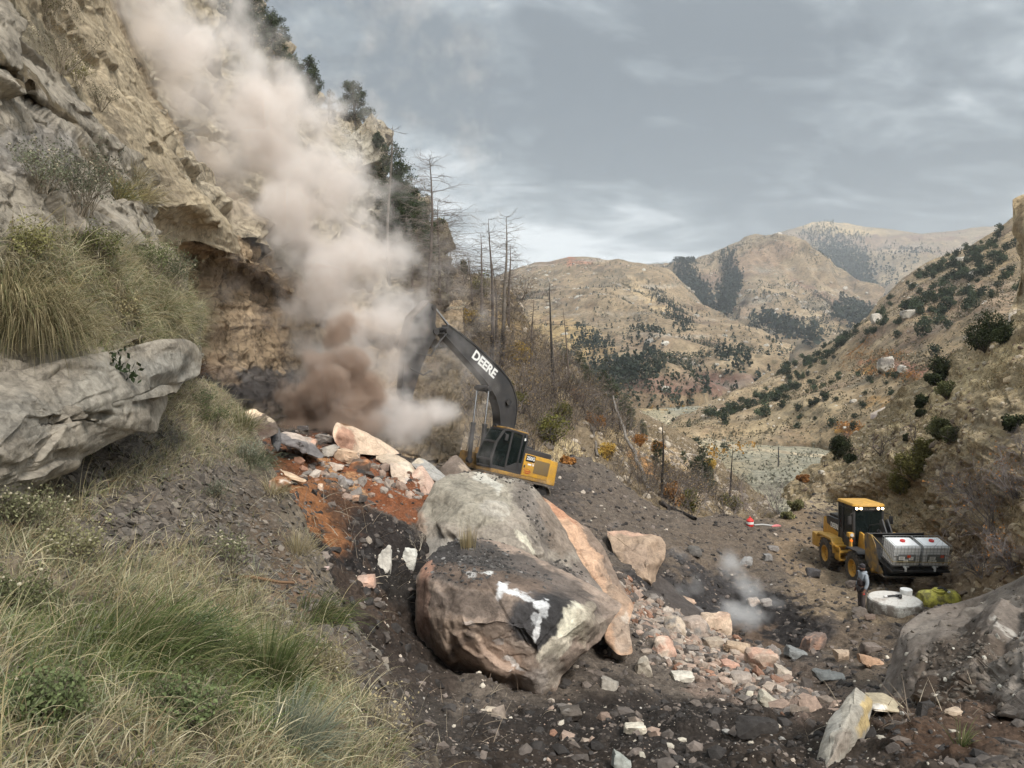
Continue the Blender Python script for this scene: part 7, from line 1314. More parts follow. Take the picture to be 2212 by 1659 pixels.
# ---- fallen and leaning trunks on the spoil slope
def log(u0, v0, u1, v1, r0, r1, label, nb=30, col=BARK, srf=WH, lift=.5, seed=5):
    a = Vector(at(u0, v0, *srf))+Vector((0, -.3, lift)); b = Vector(at(u1, v1, *srf))+Vector((0, -.2, .15)); rg = np.random.RandomState(seed); L_ = (b-a).length; d = np.array((b-a)/L_); out = []; pts = [np.array(a)+d*L_*k/12+rg.normal(size=3)*L_*.004 for k in range(13)]
    tr = [(pts[k], pts[k+1], r0+(r1-r0)*k/12, r0+(r1-r0)*(k+1)/12) for k in range(12)]
    for k in range(nb):
        t = rg.uniform(.02, .75); e = rg.normal(size=3); e -= d*(e@d); e /= np.linalg.norm(e); e[2] = abs(e[2])*.6; grow(rg, np.array(a)+d*L_*t, e-d*.5, rg.uniform(.25, .9)*L_*.10, .012+r0*.12, 1, out, [], .5, 3)
    V, F_ = tubes(tr, 8); parts = [(V-np.array(a), F_, col)]
    if nb: V2, F2 = tubes(out, 3); parts.append((V2-np.array(a), F2, DEADW))
    return put('fallen_tree', parts, a, label, 'fallen tree', names=('trunk', 'branches'))
log(1322, 905, 1400, 1062, .09, .17, 'long fallen grey trunk with broken branches lying down the spoil slope', 44, (.21, .185, .16), lift=2.0)
log(1265, 880, 1290, 990, .07, .11, 'shorter fallen trunk left of the long one', 12, (.18, .155, .13), lift=1.2)
log(1330, 850, 1300, 905, .05, .08, 'dark broken pole stuck in the slope above the fallen trunk', 6, (.07, .06, .05), lift=2)
log(1425, 1095, 1500, 1125, .16, .10, 'charred log lying at the foot of the brush', 6, CHAR, lift=.3)
log(938, 940, 955, 985, .10, .12, 'peeled orange log standing beside the digger', 2, (.42, .29, .18), lift=1.4)
# ---- live conifers on the cliffs
LV = [(767, 262, 172, 1.55, 21, NEED2, 'lone full pinyon pine standing at the cliff edge against the sky'), (712, 262, 190, .8, 22, (.07, .07, .055), 'sparse dead topped pine leaning left of the lone pinyon'),
      (660, 225, 118, 1.3, 23, NEED2, 'dusty pine between the dust cloud and the sky, high on the cliff'), (625, 190, 110, 1.2, 24, NEED2, 'dusty pine left of it at the edge of the dust'), (590, 120, 20, 1.5, 25, NEED2, 'tall dusty conifer behind the dust, right one of three'), (545, 90, -40, 1.7, 26, NEED2, 'tall dusty conifer behind the dust, middle one of three'), (500, 70, -60, 1.7, 27, NEED2, 'tall dusty conifer behind the dust, left one of three'),
      (850, 460, 300, 1.3, 28, NEED2, 'grey green fir at the right edge of the dust below the cliff'), (880, 500, 340, 1.3, 29, NEED, 'dark green fir in front of the cliff, tallest of the dark pair'), (912, 560, 372, 1.2, 30, NEED, 'dark green fir in front of the cliff, right of the dark pair'), (862, 560, 400, 1.2, 35, NEED, 'dark fir lower down, half behind the bare pale trunk'),
      (816, 318, 280, 1.2, 36, NEED2, 'small pine on the shoulder right of the pale rock crown'), (1003, 590, 556, 1.0, 37, NEED, 'tiny dark pine on the skyline right of the cliff')]
for (u, v, vt, wd, sd_, c, lab) in LV:
    p = Vector(at(u, v, 'upper_cliff', 'wooded_hillside'))-Vector((0, 0, .3)); h = hpx(p, v-vt)*1.03; sp = sd_ == 22
    put('pine_tree', conifer(sd_, h, h*.27*wd, .05*h**.6, 46 if h > 3 else 24, 12 if sp else 52, c, .55 if sd_ != 21 else .35, .09+.012*h), p, lab, 'pine tree', mats=('twig', 'leaf'))
# ---- firs and junipers further down the hillside and on the track side
PV = [(1352, 900, 850, 1.2), (1300, 850, 800, 1.3), (1325, 880, 820, 1.3), (1275, 840, 790, 1.3), (1250, 800, 760, 1.4), (1360, 930, 880, 1.0), (1390, 940, 905, 1.1), (1420, 1010, 950, .8), (1495, 1050, 985, .9), (1512, 1065, 965, .9), (1530, 1070, 1000, .9), (1475, 1000, 970, 1), (1485, 940, 905, .8), (1290, 900, 860, 1.2), (1245, 860, 810, 1.1), (1220, 790, 750, 1.2)]
pls = ['small fir with a yellow shrub beside it' , 'rounded evergreen at the brow of the wooded slope']
pp = [conifer(60+k, 3.2, 1.0, .09, 34, 34, NEED if k % 2 else NEED2, .6, .12) for k in range(3)]; ppm = [(mesh('trunk', a[0], a[1], a[2], True, [M['twig']]), mesh('crown', b[0], b[1], b[2], False, [M['leaf']])) for a, b in pp]
wl_ = ['far shoulder above the fallen trunk', 'brow of the slope among bare shrubs', 'brow right of the burnt snags', 'grey brush below the skyline', 'upper end of the evergreen row', 'edge where the slope meets the valley', 'lower edge of the brow facing the valley', 'golden brush above the spoil', 'brush thicket, left one of the two tall firs', 'brush thicket, tallest green fir near the valley', 'golden bush at the thicket edge', 'pale grass above the thicket', 'valley side beyond the brow', 'evergreen row behind the crooked snags', 'grey brush right of the dark spire', 'skyline dip right of the dark spire']
for k, (u, v, vt, w_) in enumerate(PV):
    p = at(u, v, 'wooded_hillside', 'valley_floor'); h = hpx(p, v-vt)*1.15; t = thing('fir_tree', 'dark green fir on the '+wl_[k], 'fir tree', tuple(p-Vector((0, 0, .2))), (0, 0, k*1.7)); t.scale = (h/3.2*w_, h/3.2*w_, h/3.2)
    for me in ppm[k % 3]: link(me.name.split('.')[0], me, t)
# ---- shrubs: bare, autumn and green
SH = [ # u, v(base), width px, height px, kind, surf, label
 (1030, 760, 150, 120, 'bare', 'tangled bare brush at the foot of the skyline trees'), (960, 800, 130, 130, 'bare', 'tangled bare brush behind the digger arm'), (905, 870, 110, 160, 'bare', 'tangled dark brush right beside the dust'), (1150, 850, 130, 110, 'bare', 'grey bare brush under the dark spire'),
 (1215, 880, 130, 170, 'bare', 'large branching bare shrub in the middle of the slope'), (1190, 960, 120, 170, 'bare', 'bare shrub with leaning stems above the olive bush'), (1100, 900, 120, 100, 'bare', 'low bare brush right of the boom'), (1270, 900, 110, 120, 'bare', 'grey bare brush near the brow'), (1000, 890, 120, 90, 'bare', 'pale bare brush between arm and boom'),
 (1440, 1100, 130, 120, 'bare', 'bare thicket at the top of the spoil slope'), (1490, 1118, 120, 110, 'bare', 'bare thicket below the two firs'), (1390, 1070, 110, 110, 'bare', 'bare bush beside the fallen trunk'), (1625, 1115, 170, 100, 'dense', 'dense grey purple thicket by the end of the track'), (1680, 1110, 110, 110, 'dense', 'dense grey thicket against the road bend'), (1570, 1115, 110, 80, 'bare', 'bare shrubs round the charred twin stems'), (1340, 1000, 90, 70, 'bare', 'bare brush on the pale grass by the trunk'),
 (1190, 958, 90, 80, 'olive', 'yellow olive leafed bush above the digger tail'), (1215, 915, 60, 50, 'olive', 'smaller olive bush above the yellow olive one'), (1225, 1002, 44, 24, 'rust', 'orange leafed sprig right behind the digger tail'), (1245, 870, 60, 40, 'rust', 'rusty oak brush on the open slope'), (1285, 925, 60, 40, 'rust', 'orange brown brush left of the fallen trunk'), (1120, 790, 60, 60, 'gold', 'golden brush at the foot of the pale dead trunk'), (1090, 850, 70, 40, 'olive', 'dull green low bush right of the boom'), (1120, 880, 50, 40, 'olive', 'dark green low bush above the cab'),
 (1455, 1090, 50, 60, 'rust', 'orange shrub in the thicket at the slope foot'), (1490, 1100, 50, 50, 'olive', 'olive shrub in the thicket at the slope foot'), (1580, 1100, 70, 40, 'olive', 'olive green shrub around the charred twin stems'), (1440, 1030, 40, 40, 'gold', 'gold shrub left of the firs'), (1536, 1010, 26, 24, 'gold', 'bright yellow bush right of the tall fir'), (1380, 960, 50, 30, 'rust', 'orange brush along the brow'), (1310, 990, 40, 40, 'gold', 'pale gold brush by the fallen trunk'), (1420, 975, 40, 26, 'rust', 'small orange bush on the brow'),
 (1040, 640, 70, 60, 'olive', 'dull green bush under the cliff end'), (1015, 700, 70, 40, 'gold', 'straw gold grass bush on the ledge'), (890, 770, 90, 90, 'bare', 'dusty bare brush at the edge of the dust'), (935, 700, 100, 90, 'bare', 'bare brush under the sweeping dead conifers'), (985, 830, 100, 80, 'bare', 'bare brush just above the boom top'),
 (1050, 960, 90, 60, 'bare', 'bare brush behind the digger cab')]
for k, (u, v, w, h_, kd, lab) in enumerate(SH):
    p = at(u, v, 'wooded_hillside', 'quarry_floor'); W_, H_ = hpx(p, w), hpx(p, h_); p = p-Vector((0, 0, .15))
    if kd == 'bare': single('bare_shrub', bare_shrub(100+k, W_, H_, 7, 3, .028, (.13, .11, .098), 200, (.19, .14, .08), .6, .09), p, lab, 'shrub', mat='twig')
    elif kd == 'dense': single('bare_shrub', bare_shrub(100+k, W_, H_, 22, 3, .022, (.19, .16, .155), 0, spread=.45), p, lab, 'shrub', mat='twig')
    else:
        c = {'olive': (.13, .125, .035), 'rust': (.30, .145, .045), 'gold': (.40, .27, .07)}[kd]; single('leafy_shrub', bush(100+k, W_, H_, 1500, c, .16, 18)+bare_shrub(300+k, W_*.7, H_, 5, 1, .02, DEADW)[:1], p, lab, 'shrub')
# thickets of bare brush all over the wooded slope, alike
BP = [mesh('bare_shrub', *(lambda a: (a[0], a[1], a[2]))(merge(bare_shrub(700+k, 2.6, 2.6, 8, 3, .024, (.125, .105, .092), 90, (.17, .12, .06), .6, .09))), False, [M['twig']]) for k in range(5)]
stand_ = []
def brush(n, seed, dens, sc, label, group, srf='wooded_hillside'):
    pts, _ = scatter(srf, n, seed, dens); rg = np.random.RandomState(seed)
    for p in pts:
        o = link('bare_shrub', BP[rg.randint(5)], loc=tuple(p-np.array([0, 0, .1])), rot=(0, 0, rg.rand()*6.28), label=label, category='shrub', group=group); s_ = rg.uniform(*sc); o.scale = (s_*1.2, s_*1.2, s_)
brush(110, 91, eb((1000, 760, 120, 160, 20, 1), (1150, 860, 120, 90, 30, 1), (1230, 900, 90, 70, 30, 1), (920, 760, 60, 100, 0, 1)), (.6, 1.5), 'grey brown bare bush in the thicket behind the excavator', 'bare brush behind the excavator')
brush(55, 92, eb((1440, 1090, 90, 30, 20, 1), (1500, 1060, 80, 40, 20, 1), (1340, 960, 70, 40, 40, .5)), (.5, 1.2), 'bare bush on the lower slope between the fallen trunk and the valley', 'bare brush above the track')
# ---- plants on the right slope
NS = ('near_slope', 'quarry_floor')
RJ = [(2130, 760, 100, 90, 'big round dark juniper on the edge of the grassy slope'), (2165, 742, 50, 44, 'green juniper tucked right of the big round one'), (2030, 812, 60, 50, 'dead limbed juniper left of the big round one'), (2022, 832, 66, 30, 'low dark juniper skirt under the dead limbed one'), (1812, 992, 50, 62, 'single upright juniper on the shoulder above the track'), (1838, 1000, 30, 24, 'low dark bush touching the upright juniper'), (2045, 860, 50, 40, 'green rounded shrub halfway up the grassy slope'), (1995, 880, 36, 30, 'dark shrub above the layered outcrop'), (2030, 950, 50, 56, 'grey green shrub right of the layered outcrop'), (2050, 955, 40, 40, 'sparse juniper just right of the grey green shrub'), (1990, 900, 30, 22, 'small green tuft on top of the layered outcrop'), (1960, 950, 22, 18, 'tiny green shrub below the layered outcrop'), (2190, 930, 60, 40, 'dark shrub at the right edge of the slope')]
for k, (u, v, w, h_, lab) in enumerate(RJ):
    p = at(u, v, *NS); W_, H_ = hpx(p, w), hpx(p, h_); pr = bush(200+k, W_, H_, 4200, (.045, .055, .026) if k not in (6, 8, 9) else (.085, .09, .04), .09+.02*W_, 22, True, .02)
    if k in (2, 9):
        V3, F3, C3 = pr[1]; h3 = len(F3)//2; pr = [pr[0], (V3[:h3*4], F3[:h3], C3[:h3*4])]+bare_shrub(500+k, W_*1.1, H_*1.2, 8, 2, .05, (.15, .13, .12))[:1]
    put('juniper', pr[:2], p-Vector((0, 0, .1)), lab, 'juniper', mats=('twig', 'leaf'), names=('stem', 'foliage')) if len(pr) == 2 else single('juniper', pr, p-Vector((0, 0, .1)), lab, 'juniper')
OG = [(1975, 1035, 90, 80, 'large olive green shrub on the slope above the loader'), (1945, 1065, 60, 50, 'lower end of the olive green scrub above the loader'), (2000, 985, 50, 46, 'upper olive shrub under the dark ledge'), (1720, 1100, 46, 26, 'pale green rabbitbrush beside the road bend'), (1700, 1118, 40, 18, 'low rabbitbrush at the track edge'), (1735, 1040, 36, 20, 'rusty brush on the road shoulder')]
for k, (u, v, w, h_, lab) in enumerate(OG):
    p = at(u, v, *NS); W_, H_ = hpx(p, w), hpx(p, h_); single('green_shrub', bush(220+k, W_, H_, 3600, (.15, .135, .045) if k < 3 else (.22, .21, .10) if k < 5 else (.3, .15, .06), .13, 20), p-Vector((0, 0, .1)), lab, 'shrub')
GB = [(2150, 1150, 200, 180, 30), (2200, 1070, 170, 150, 26), (2110, 1080, 140, 120, 20), (2190, 1230, 150, 140, 24), (2060, 1060, 120, 90, 16), (2120, 1240, 100, 90, 14), (2215, 980, 110, 90, 14)]
gl = ['biggest grey twiggy bush over the right bank', 'grey twiggy bush above the biggest one at the right edge', 'grey arching twigs left of the biggest twiggy bush', 'grey twiggy bush low at the right edge behind the outcrop', 'thin arching twigs reaching over the slope above the loader', 'small bare bush behind the yellow tank', 'grey twigs high at the right edge']
for k, (u, v, w, h_, st) in enumerate(GB):
    p = at(u, v, *NS); W_, H_ = hpx(p, w), hpx(p, h_); single('twiggy_bush', bare_shrub(240+k, W_*1.2, H_*.95, st, 3, .022, (.20, .175, .165), 260 if k in (0, 1, 3) else 0, (.28, .13, .04), .55, .07, 3, -.03, .22), p-Vector((0, 0, .1)), gl[k], 'bush', mat='twig')
for k, (u, v, w, h_, lab) in enumerate([(1905, 985, 60, 60, 'dead forked branches sticking from the slope above the track'), (1960, 1000, 70, 50, 'dead bent limb on the slope left of the olive shrub'), (2150, 700, 70, 30, 'bare dead branch pointing out by the rock tower'), (1975, 960, 26, 60, 'thin burnt sapling by the olive shrub'), (1780, 1010, 24, 20, 'thin dead twigs below the shoulder')]):
    p = at(u, v, *NS); single('dead_branch', bare_shrub(260+k, hpx(p, w), hpx(p, h_), 3, 2, .05, (.09, .075, .065), spread=.6), p, lab, 'branch', mat='twig')
# ---- junipers on the far right hillside: individuals, alike within their stand
JP = [mesh('juniper', *(lambda V, F_, C_: (V, F_, C_))(*merge(bush(400+k, 4.0, 4.2, 420, NEED2 if k % 2 else JUN, .62, 10, False))), False, [M['leaf']]) for k in range(5)]
tall = [mesh('fir_tree', *merge([conifer(410+k, 7.0, 1.7, .15, 20, 9, NEED, .7, .55)[1]]), False, [M['leaf']]) for k in range(3)]
def stand(name, srf, n, seed, dens, sc, label, group, protos, cat, wide=1.0):
    pts, _ = scatter(srf, n, seed, dens); rg = np.random.RandomState(seed)
    for p in pts:
        o = link(name, protos[rg.randint(len(protos))], loc=tuple(p-np.array([0, 0, .2])), rot=(0, 0, rg.rand()*6.28), label=label, category=cat, group=group); s = rg.uniform(*sc); o.scale = (s*wide, s*wide, s*rg.uniform(.85, 1.15))
seen_w = lambda u, v, W: 1.0
stand('juniper', 'right_hillside', 150, 71, lambda u, v, W: eb((2080, 610, 130, 70, -25, 2.2), (2000, 680, 110, 40, -20, 1.3), (.06,))(u, v, W), (.55, 1.35), 'dark juniper among many on the upper part of the orange hillside', 'junipers high on the right hillside', JP, 'juniper')
stand('juniper', 'right_hillside', 95, 72, lambda u, v, W: eb((1640, 880, 110, 24, -28, 2), (1780, 770, 110, 14, -27, 2.5), (1560, 920, 60, 20, -20, 1))(u, v, W), (.5, 1.15), 'dark juniper in the row along the falling ridge above the valley', 'junipers along the falling ridge', JP, 'juniper')
stand('juniper', 'right_hillside', 50, 73, lambda u, v, W: eb((1880, 870, 180, 70, 0, 1),)(u, v, W), (.35, .9), 'small dark juniper on the open orange grassland below the split boulder', 'junipers on the open hillside', JP, 'juniper')
stand('valley_shrub', 'valley_floor', 60, 74, lambda u, v, W: eb((1530, 960, 110, 40, 20, 1), (1460, 900, 90, 30, 20, 1), (1400, 870, 60, 10, 0, 1))(u, v, W), (.25, .7), 'green or gold shrub dotted over the valley floor', 'shrubs on the valley floor', JP+[mesh('valley_shrub', *merge(bush(430+k, 4, 2.2, 260, (.40, .25, .06) if k else (.3, .16, .05), .6, 8, False)), False, [M['leaf']]) for k in range(2)]*2, 'shrub')
# low autumn scrub on the right hillside
# ---- far forests and scattered mountain trees: nobody could count them
def forest(name, srf, n, seed, dens, hmin, hmax, col, label, k_=14, wide=.33):
    pts, _ = scatter(srf, n, seed, dens); rg = np.random.RandomState(seed); n = len(pts); h = rg.uniform(hmin, hmax, n)
    t = rg.rand(n, k_); a = rg.rand(n, k_)*6.28; rr = (1-t)**.8*wide*h[:, None]*rg.uniform(.5, 1.1, (n, k_)); c = pts[:, None]+np.stack([np.cos(a)*rr, np.sin(a)*rr, t*h[:, None]*.95+.05], -1)
    V, F_ = tri_leaves(rg, c.reshape(-1, 3), 1.0, .8); ctr = c.reshape(-1, 1, 3); V = ctr+(V.reshape(-1, 4, 3)-ctr)*(h.repeat(k_)*.30)[:, None, None]; cc = (np.array(col)*rg.uniform(.7, 1.25, (n, 1))).repeat(k_*4, 0); link(name, mesh(name, V.reshape(-1, 3), F_, cc, False, [M['leaf']]), kind='stuff', label=label)
FC = (.035, .047, .032)
forest('distant_forest', 'far_mountain', 1500, 81, eb((1800, 560, 34, 70, -20, 2.5), (1850, 600, 34, 60, -10, 3), (1770, 520, 44, 16, 25, 1.5), (1830, 512, 50, 10, 5, 1.5), (1960, 560, 60, 40, 0, .15)), 14, 30, FC, 'dark fir forest in the folds of the highest mountain', 12, .26)
forest('mountain_trees', 'far_mountain', 700, 82, lambda u, v, W: eb((.15,), (2000, 540, 180, 26, 0, 1), (1900, 620, 120, 50, 0, 1))(u, v, W)*(v > 505), 8, 18, FC, 'trees scattered over the highest mountain', 9, .36)
forest('gully_forest', 'middle_mountain', 1500, 83, eb((1487, 620, 22, 60, -12, 3), (1512, 640, 20, 40, -20, 1.6), (1580, 590, 18, 40, -10, 2), (1570, 640, 18, 45, 10, 3), (1700, 720, 70, 20, 20, .7), (1850, 690, 40, 30, 30, 1.5)), 12, 24, FC, 'dark fir forest in the gullies of the middle mountain', 12, .26)
forest('middle_mountain_trees', 'middle_mountain', 3800, 84, lambda u, v, W: np.clip(.25+1.2*fbm(W/90, 4), 0, 1)*np.clip((v-500)/40, .2, 1), 4, 9, (.06, .066, .046), 'trees scattered over the middle mountain', 8, .4)
forest('mountain_groves', 'left_mountain', 1900, 85, eb((1440, 660, 60, 12, 50, 2.4), (1470, 690, 30, 22, 50, 1.5), (1280, 740, 40, 18, 40, 2.5), (1400, 740, 40, 30, 60, 1.6), (1320, 780, 90, 30, 20, 1.6), (1350, 820, 60, 30, 0, 1.5), (1600, 790, 60, 20, 30, 1.4), (1590, 820, 20, 14, 0, 1.5), (1210, 810, 80, 40, 0, 1.2), (.08,)), 3.5, 8.5, FC, 'dark evergreen groves on the left mountain', 14, .28)
forest('left_mountain_trees', 'left_mountain', 5200, 86, lambda u, v, W: np.clip(.12+1.2*fbm(W/45, 4), 0, 1)*(.35+eb((1330, 600, 90, 20, 20, 1.5), (1180, 620, 80, 20, -30, 1), (1400, 820, 200, 60, 0, 1.2), (1550, 760, 90, 40, 30, 1))(u, v, W)), 2, 5.5, (.06, .068, .045), 'trees and shrubs scattered over the left mountain', 8, .42)
forest('hillside_scrub', 'right_hillside', 4200, 87, lambda u, v, W: .4+eb((1960, 800, 110, 30, 10, 1), (2050, 640, 150, 60, 0, .8))(u, v, W), .6, 2.0, (.13, .11, .07), 'low dull scrub over the right hillside', 8, .7)
forest('autumn_scrub', 'right_hillside', 1600, 88, eb((1850, 760, 40, 10, -40, 1.5), (1900, 770, 60, 10, 0, 1), (2010, 865, 60, 10, 0, 2), (1980, 895, 50, 14, 0, 2), (1880, 935, 60, 10, 0, 1), (1980, 930, 60, 12, 0, 1), (1830, 925, 20, 6, 0, 2), (1960, 815, 110, 10, 8, 1.2)), .6, 1.8, (.34, .17, .06), 'orange and gold autumn scrub on the right hillside', 8, .8)
forest('sagebrush', 'valley_floor', 9000, 89, lambda u, v, W: .3+np.clip(fbm(W/9, 3)+.4, 0, 2), .5, 1.7, (.185, .18, .135), 'grey sagebrush covering the valley floor', 6, .8)
forest('autumn_brush', 'valley_floor', 900, 90, eb((1340, 868, 100, 8, 4, 2), (1440, 862, 60, 6, 0, 1), (1540, 985, 40, 12, 0, 1.5), (1590, 975, 30, 8, 0, 1), (1330, 880, 30, 6, 0, 1)), .8, 2.2, (.40, .22, .05), 'orange gold brush on the valley floor', 8, .8)
# ---- telegraph pole down in the valley
p = at(1681, 1008, 'valley_floor', 'near_slope'); MB().cyl((0, 0, 0), (0, 0, hpx(p, 44)), .14, .10, n=8).build('utility_pole', 'blackmetal', label='thin wooden pole standing by the valley road', category='pole', loc=tuple(p))
# ================================================================== GRASS
def blades(name, pts, nn, seed, lmin, lmax, width, cols, wts, lean=(0, 0, 0), droop=.5, label=None, spread=.5, seg=4, kind='stuff', mat='grass', ret=False):
    n = len(pts); rg = np.random.RandomState(seed)
    if not n: return
    d = nn*.5+np.array([0, 0, .75])+np.array(lean)+rg.normal(size=(n, 3))*spread; d /= np.linalg.norm(d, axis=1, keepdims=True); L_ = rg.uniform(lmin, lmax, n)*(.6+.4*rg.rand(n)); side = np.cross(d, rg.normal(size=(n, 3))); side /= np.linalg.norm(side, axis=1, keepdims=True)+1e-9
    rows = []; p = pts-d*.02; st = (L_/seg)[:, None]; w = width*rg.uniform(.6, 1.3, n)[:, None]; dr = droop*rg.uniform(.3, 1.5, n)[:, None]
    for k in range(seg+1):
        ww = w*(1-(k/seg)**1.6)*.5; rows.append(p-side*ww); rows.append(p+side*ww); d = d+np.array([0, 0, -1.])*dr/seg*(1+k*.5)+np.array(lean)*.12; d /= np.linalg.norm(d, axis=1, keepdims=True); p = p+d*st
    V = np.stack(rows, 1); m = 2*(seg+1); k = np.arange(seg)*2; F_ = np.stack([k, k+1, k+3, k+2], -1)[None]+(np.arange(n)*m)[:, None, None]
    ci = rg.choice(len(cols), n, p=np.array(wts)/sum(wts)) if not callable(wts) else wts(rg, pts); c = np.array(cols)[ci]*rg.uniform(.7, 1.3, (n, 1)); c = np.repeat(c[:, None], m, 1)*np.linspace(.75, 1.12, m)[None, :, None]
    if ret: return V.reshape(-1, 3), F_.reshape(-1, 4), c.reshape(-1, 3)
    return link(name, mesh(name, V.reshape(-1, 3), F_.reshape(-1, 4), c.reshape(-1, 3), True, [M[mat]]), kind=kind, label=label)
GS = [(.43, .375, .24), (.31, .265, .165), (.54, .49, .35), (.19, .20, .085), (.115, .15, .05), (.24, .26, .16), (.26, .18, .10)]
greenish = eb((280, 1420, 190, 90, -12, 1), (560, 1480, 130, 90, -10, 1.0), (700, 1370, 60, 70, 40, 1), (100, 1380, 160, 60, 0, .5), (60, 1540, 120, 90, 0, .6), (640, 1560, 60, 60, 0, .5))
bare = eb((330, 1110, 200, 70, -25, 1.3), (530, 1130, 100, 130, 35, 1.3), (640, 1240, 60, 150, -33, 1.3), (230, 990, 170, 50, -25, 1.0), (600, 1290, 50, 40, 20, .6), (750, 1420, 30, 150, -28, .7))
def gd(u, v, W): return np.clip(1-bare(u, v, W), .04, 1)*(.75+.6*fbm(W/.5, 3)).clip(.1, 2)*np.clip(9/np.linalg.norm(W-C0, axis=-1), .3, 3)**1.2*(u < 870-(1659-v)*.45-5+40*fbm(W/.8+5, 3))
def wt(rg, pts):
    u, v, d = proj(pts); g_ = greenish(u, v, pts)*(1+.8*fbm(pts/.6, 3)); r = rg.rand(len(pts)); s = rg.rand(len(pts)); ci = np.where(r < .28, 0, np.where(r < .54, 1, np.where(r < .66, 2, np.where(r < .86, 5, np.where(r < .93, 3, 6))))); return np.where(s < g_*.75+.10, np.where(r < .5, 4, np.where(r < .8, 3, 5)), ci)
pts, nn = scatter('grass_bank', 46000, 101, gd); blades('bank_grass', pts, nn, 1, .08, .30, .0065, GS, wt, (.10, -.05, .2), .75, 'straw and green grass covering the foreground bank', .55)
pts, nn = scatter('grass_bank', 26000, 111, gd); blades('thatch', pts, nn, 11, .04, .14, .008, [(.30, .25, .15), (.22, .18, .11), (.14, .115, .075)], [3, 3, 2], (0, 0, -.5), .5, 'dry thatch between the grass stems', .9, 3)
# seed stalks, long and pale, leaning across
pts, nn = scatter('grass_bank', 1500, 102, lambda u, v, W: gd(u, v, W)+.03); blades('seed_stalks', pts, nn, 2, .35, .75, .004, [(.52, .46, .30), (.42, .35, .2)], [1, 1], (.35, -.15, 0), .55, 'long pale seed stalks leaning over the grass', .4, 7)
def heads(pts, nn, seed, n, ln):
    rg = np.random.RandomState(seed); k = rg.randint(0, len(pts), n); return pts[k], nn[k]
# tufts with their own roots
def tuft(u, v, srf, n, ln, wd, cols, wts, lean, label, seed, spread=.35, foot=.12, droop=.8, dz=0, name='grass_tuft', cat='grass tuft'):
    p = at(u, v, *srf); rg = np.random.RandomState(seed); pp_ = rg.normal(size=(n, 3))*foot*[1, 1, .3]; V, F_, c = blades('t', pp_, np.tile([[0, 0, 1.]], (n, 1)), seed, ln*.5, ln, wd, cols, wts, lean, droop, spread=spread, seg=5, ret=True)
    return link(name, mesh(name, V, F_, c, True, [M['grass']]), loc=(p.x, p.y, p.z+dz), label=label, category=cat)
ST = [(.44, .37, .22), (.32, .26, .14), (.5, .44, .3)]; GN = [(.10, .13, .045), (.15, .17, .07), (.3, .27, .14)]; BG = [(.20, .23, .17), (.28, .30, .22), (.4, .37, .26)]
BK = ('grass_bank',); LD_ = ('grey_ledge', 'overhanging_slab')
tuft(60, 700, LD_, 2600, .75, .006, [(.36, .30, .18), (.26, .22, .12), (.16, .16, .08), (.45, .38, .24)], [3, 3, 2, 1], (.15, -.35, -.25), 'huge shaggy straw tuft hanging over the left end of the slab', 201, .38, .20, 1.6)
tuft(-20, 640, LD_, 1800, .65, .006, [(.36, .30, .18), (.26, .22, .12), (.16, .16, .08)], [3, 3, 2], (.1, -.3, -.15), 'shaggy tuft cut by the left edge of the picture', 202, .4, .2, 1.5)
tuft(560, 1480, BK, 900, .55, .009, GN, [3, 2, 1], (-.1, 0, .1), 'green broad bladed clump in the middle of the foreground grass', 203, .45, .10, .8)
tuft(300, 1430, BK, 1300, .6, .007, GN, [3, 2, 1], (.5, 0, 0), 'long green grass combed to the right on the left of the bank', 204, .35, .22, .8)
tuft(690, 1340, BK, 500, .5, .007, GN, [3, 2, 1], (.5, -.2, -.1), 'green grass hanging at the edge of the bank', 205, .35, .12, .8)
tuft(620, 1610, BK, 1100, .42, .005, BG, [3, 2, 1], (.1, 0, .1), 'blue grey fine grass clump at the bottom of the bank', 206, .5, .10, .7)
tuft(520, 920, BK, 500, .55, .008, GN+ST, [2, 2, 1, 1, 1, 1], (0, 0, 0), 'green and straw tuft on the crest below the peach boulder', 207, .5, .15, .9)
tuft(540, 1000, BK, 600, .5, .007, [(.12, .14, .08), (.2, .21, .14)], [1, 1], (.2, -.1, -.1), 'grey green drooping tuft on the edge of the bank', 208, .5, .2, 1.2)
tuft(590, 1060, BK, 350, .4, .006, ST, [1, 1, 1], (.1, 0, 0), 'straw tuft beside the sagebrush sprig on the bank edge', 209, .5, .1, .9)
tuft(640, 1190, BK, 350, .42, .006, ST, [1, 1, 1], (0, 0, 0), 'dry straw tuft on the bare dark edge of the bank', 210, .45, .12, .7)
tuft(1010, 1182, ('sooty_boulder',), 150, .75, .013, [(.5, .42, .25), (.42, .33, .18)], [1, 1], (0, 0, .6), 'upright tuft of dry grass growing on top of the sooty boulder', 211, .16, .10, .1)
tuft(2080, 1610, ('quarry_floor', 'mud_covered_outcrop'), 40, .38, .014, GN, [2, 2, 1], (.2, 0, .2), 'single fresh green grass clump on the soil at the lower right', 212, .45, .03, .5)
tuft(395, 800, BK+('cliff_wall',), 900, .8, .010, [(.17, .085, .04), (.12, .065, .035), (.22, .13, .07)], [1, 1, 1], (0, 0, -.4), 'rust brown roots and dry grass hanging under the slab tip', 213, .35, .3, 1.2)
tuft(250, 425, LD_+('tan_cliff',), 500, .55, .008, [(.16, .155, .06), (.26, .22, .1)], [1, 1], (.1, 0, .1), 'round green straw tuft on the rock ledge', 214, .5, .12, .8)
tuft(305, 430, LD_+('tan_cliff',), 500, .7, .008, ST, [1, 1, 1], (.3, 0, 0), 'golden tuft right of the green one on the rock ledge', 215, .5, .15, .9)
tuft(290, 380, LD_+('tan_cliff',), 300, .5, .007, ST, [1, 1, 1], (.1, 0, 0), 'pale tuft growing from the crack above the golden one', 216, .5, .15, .9)
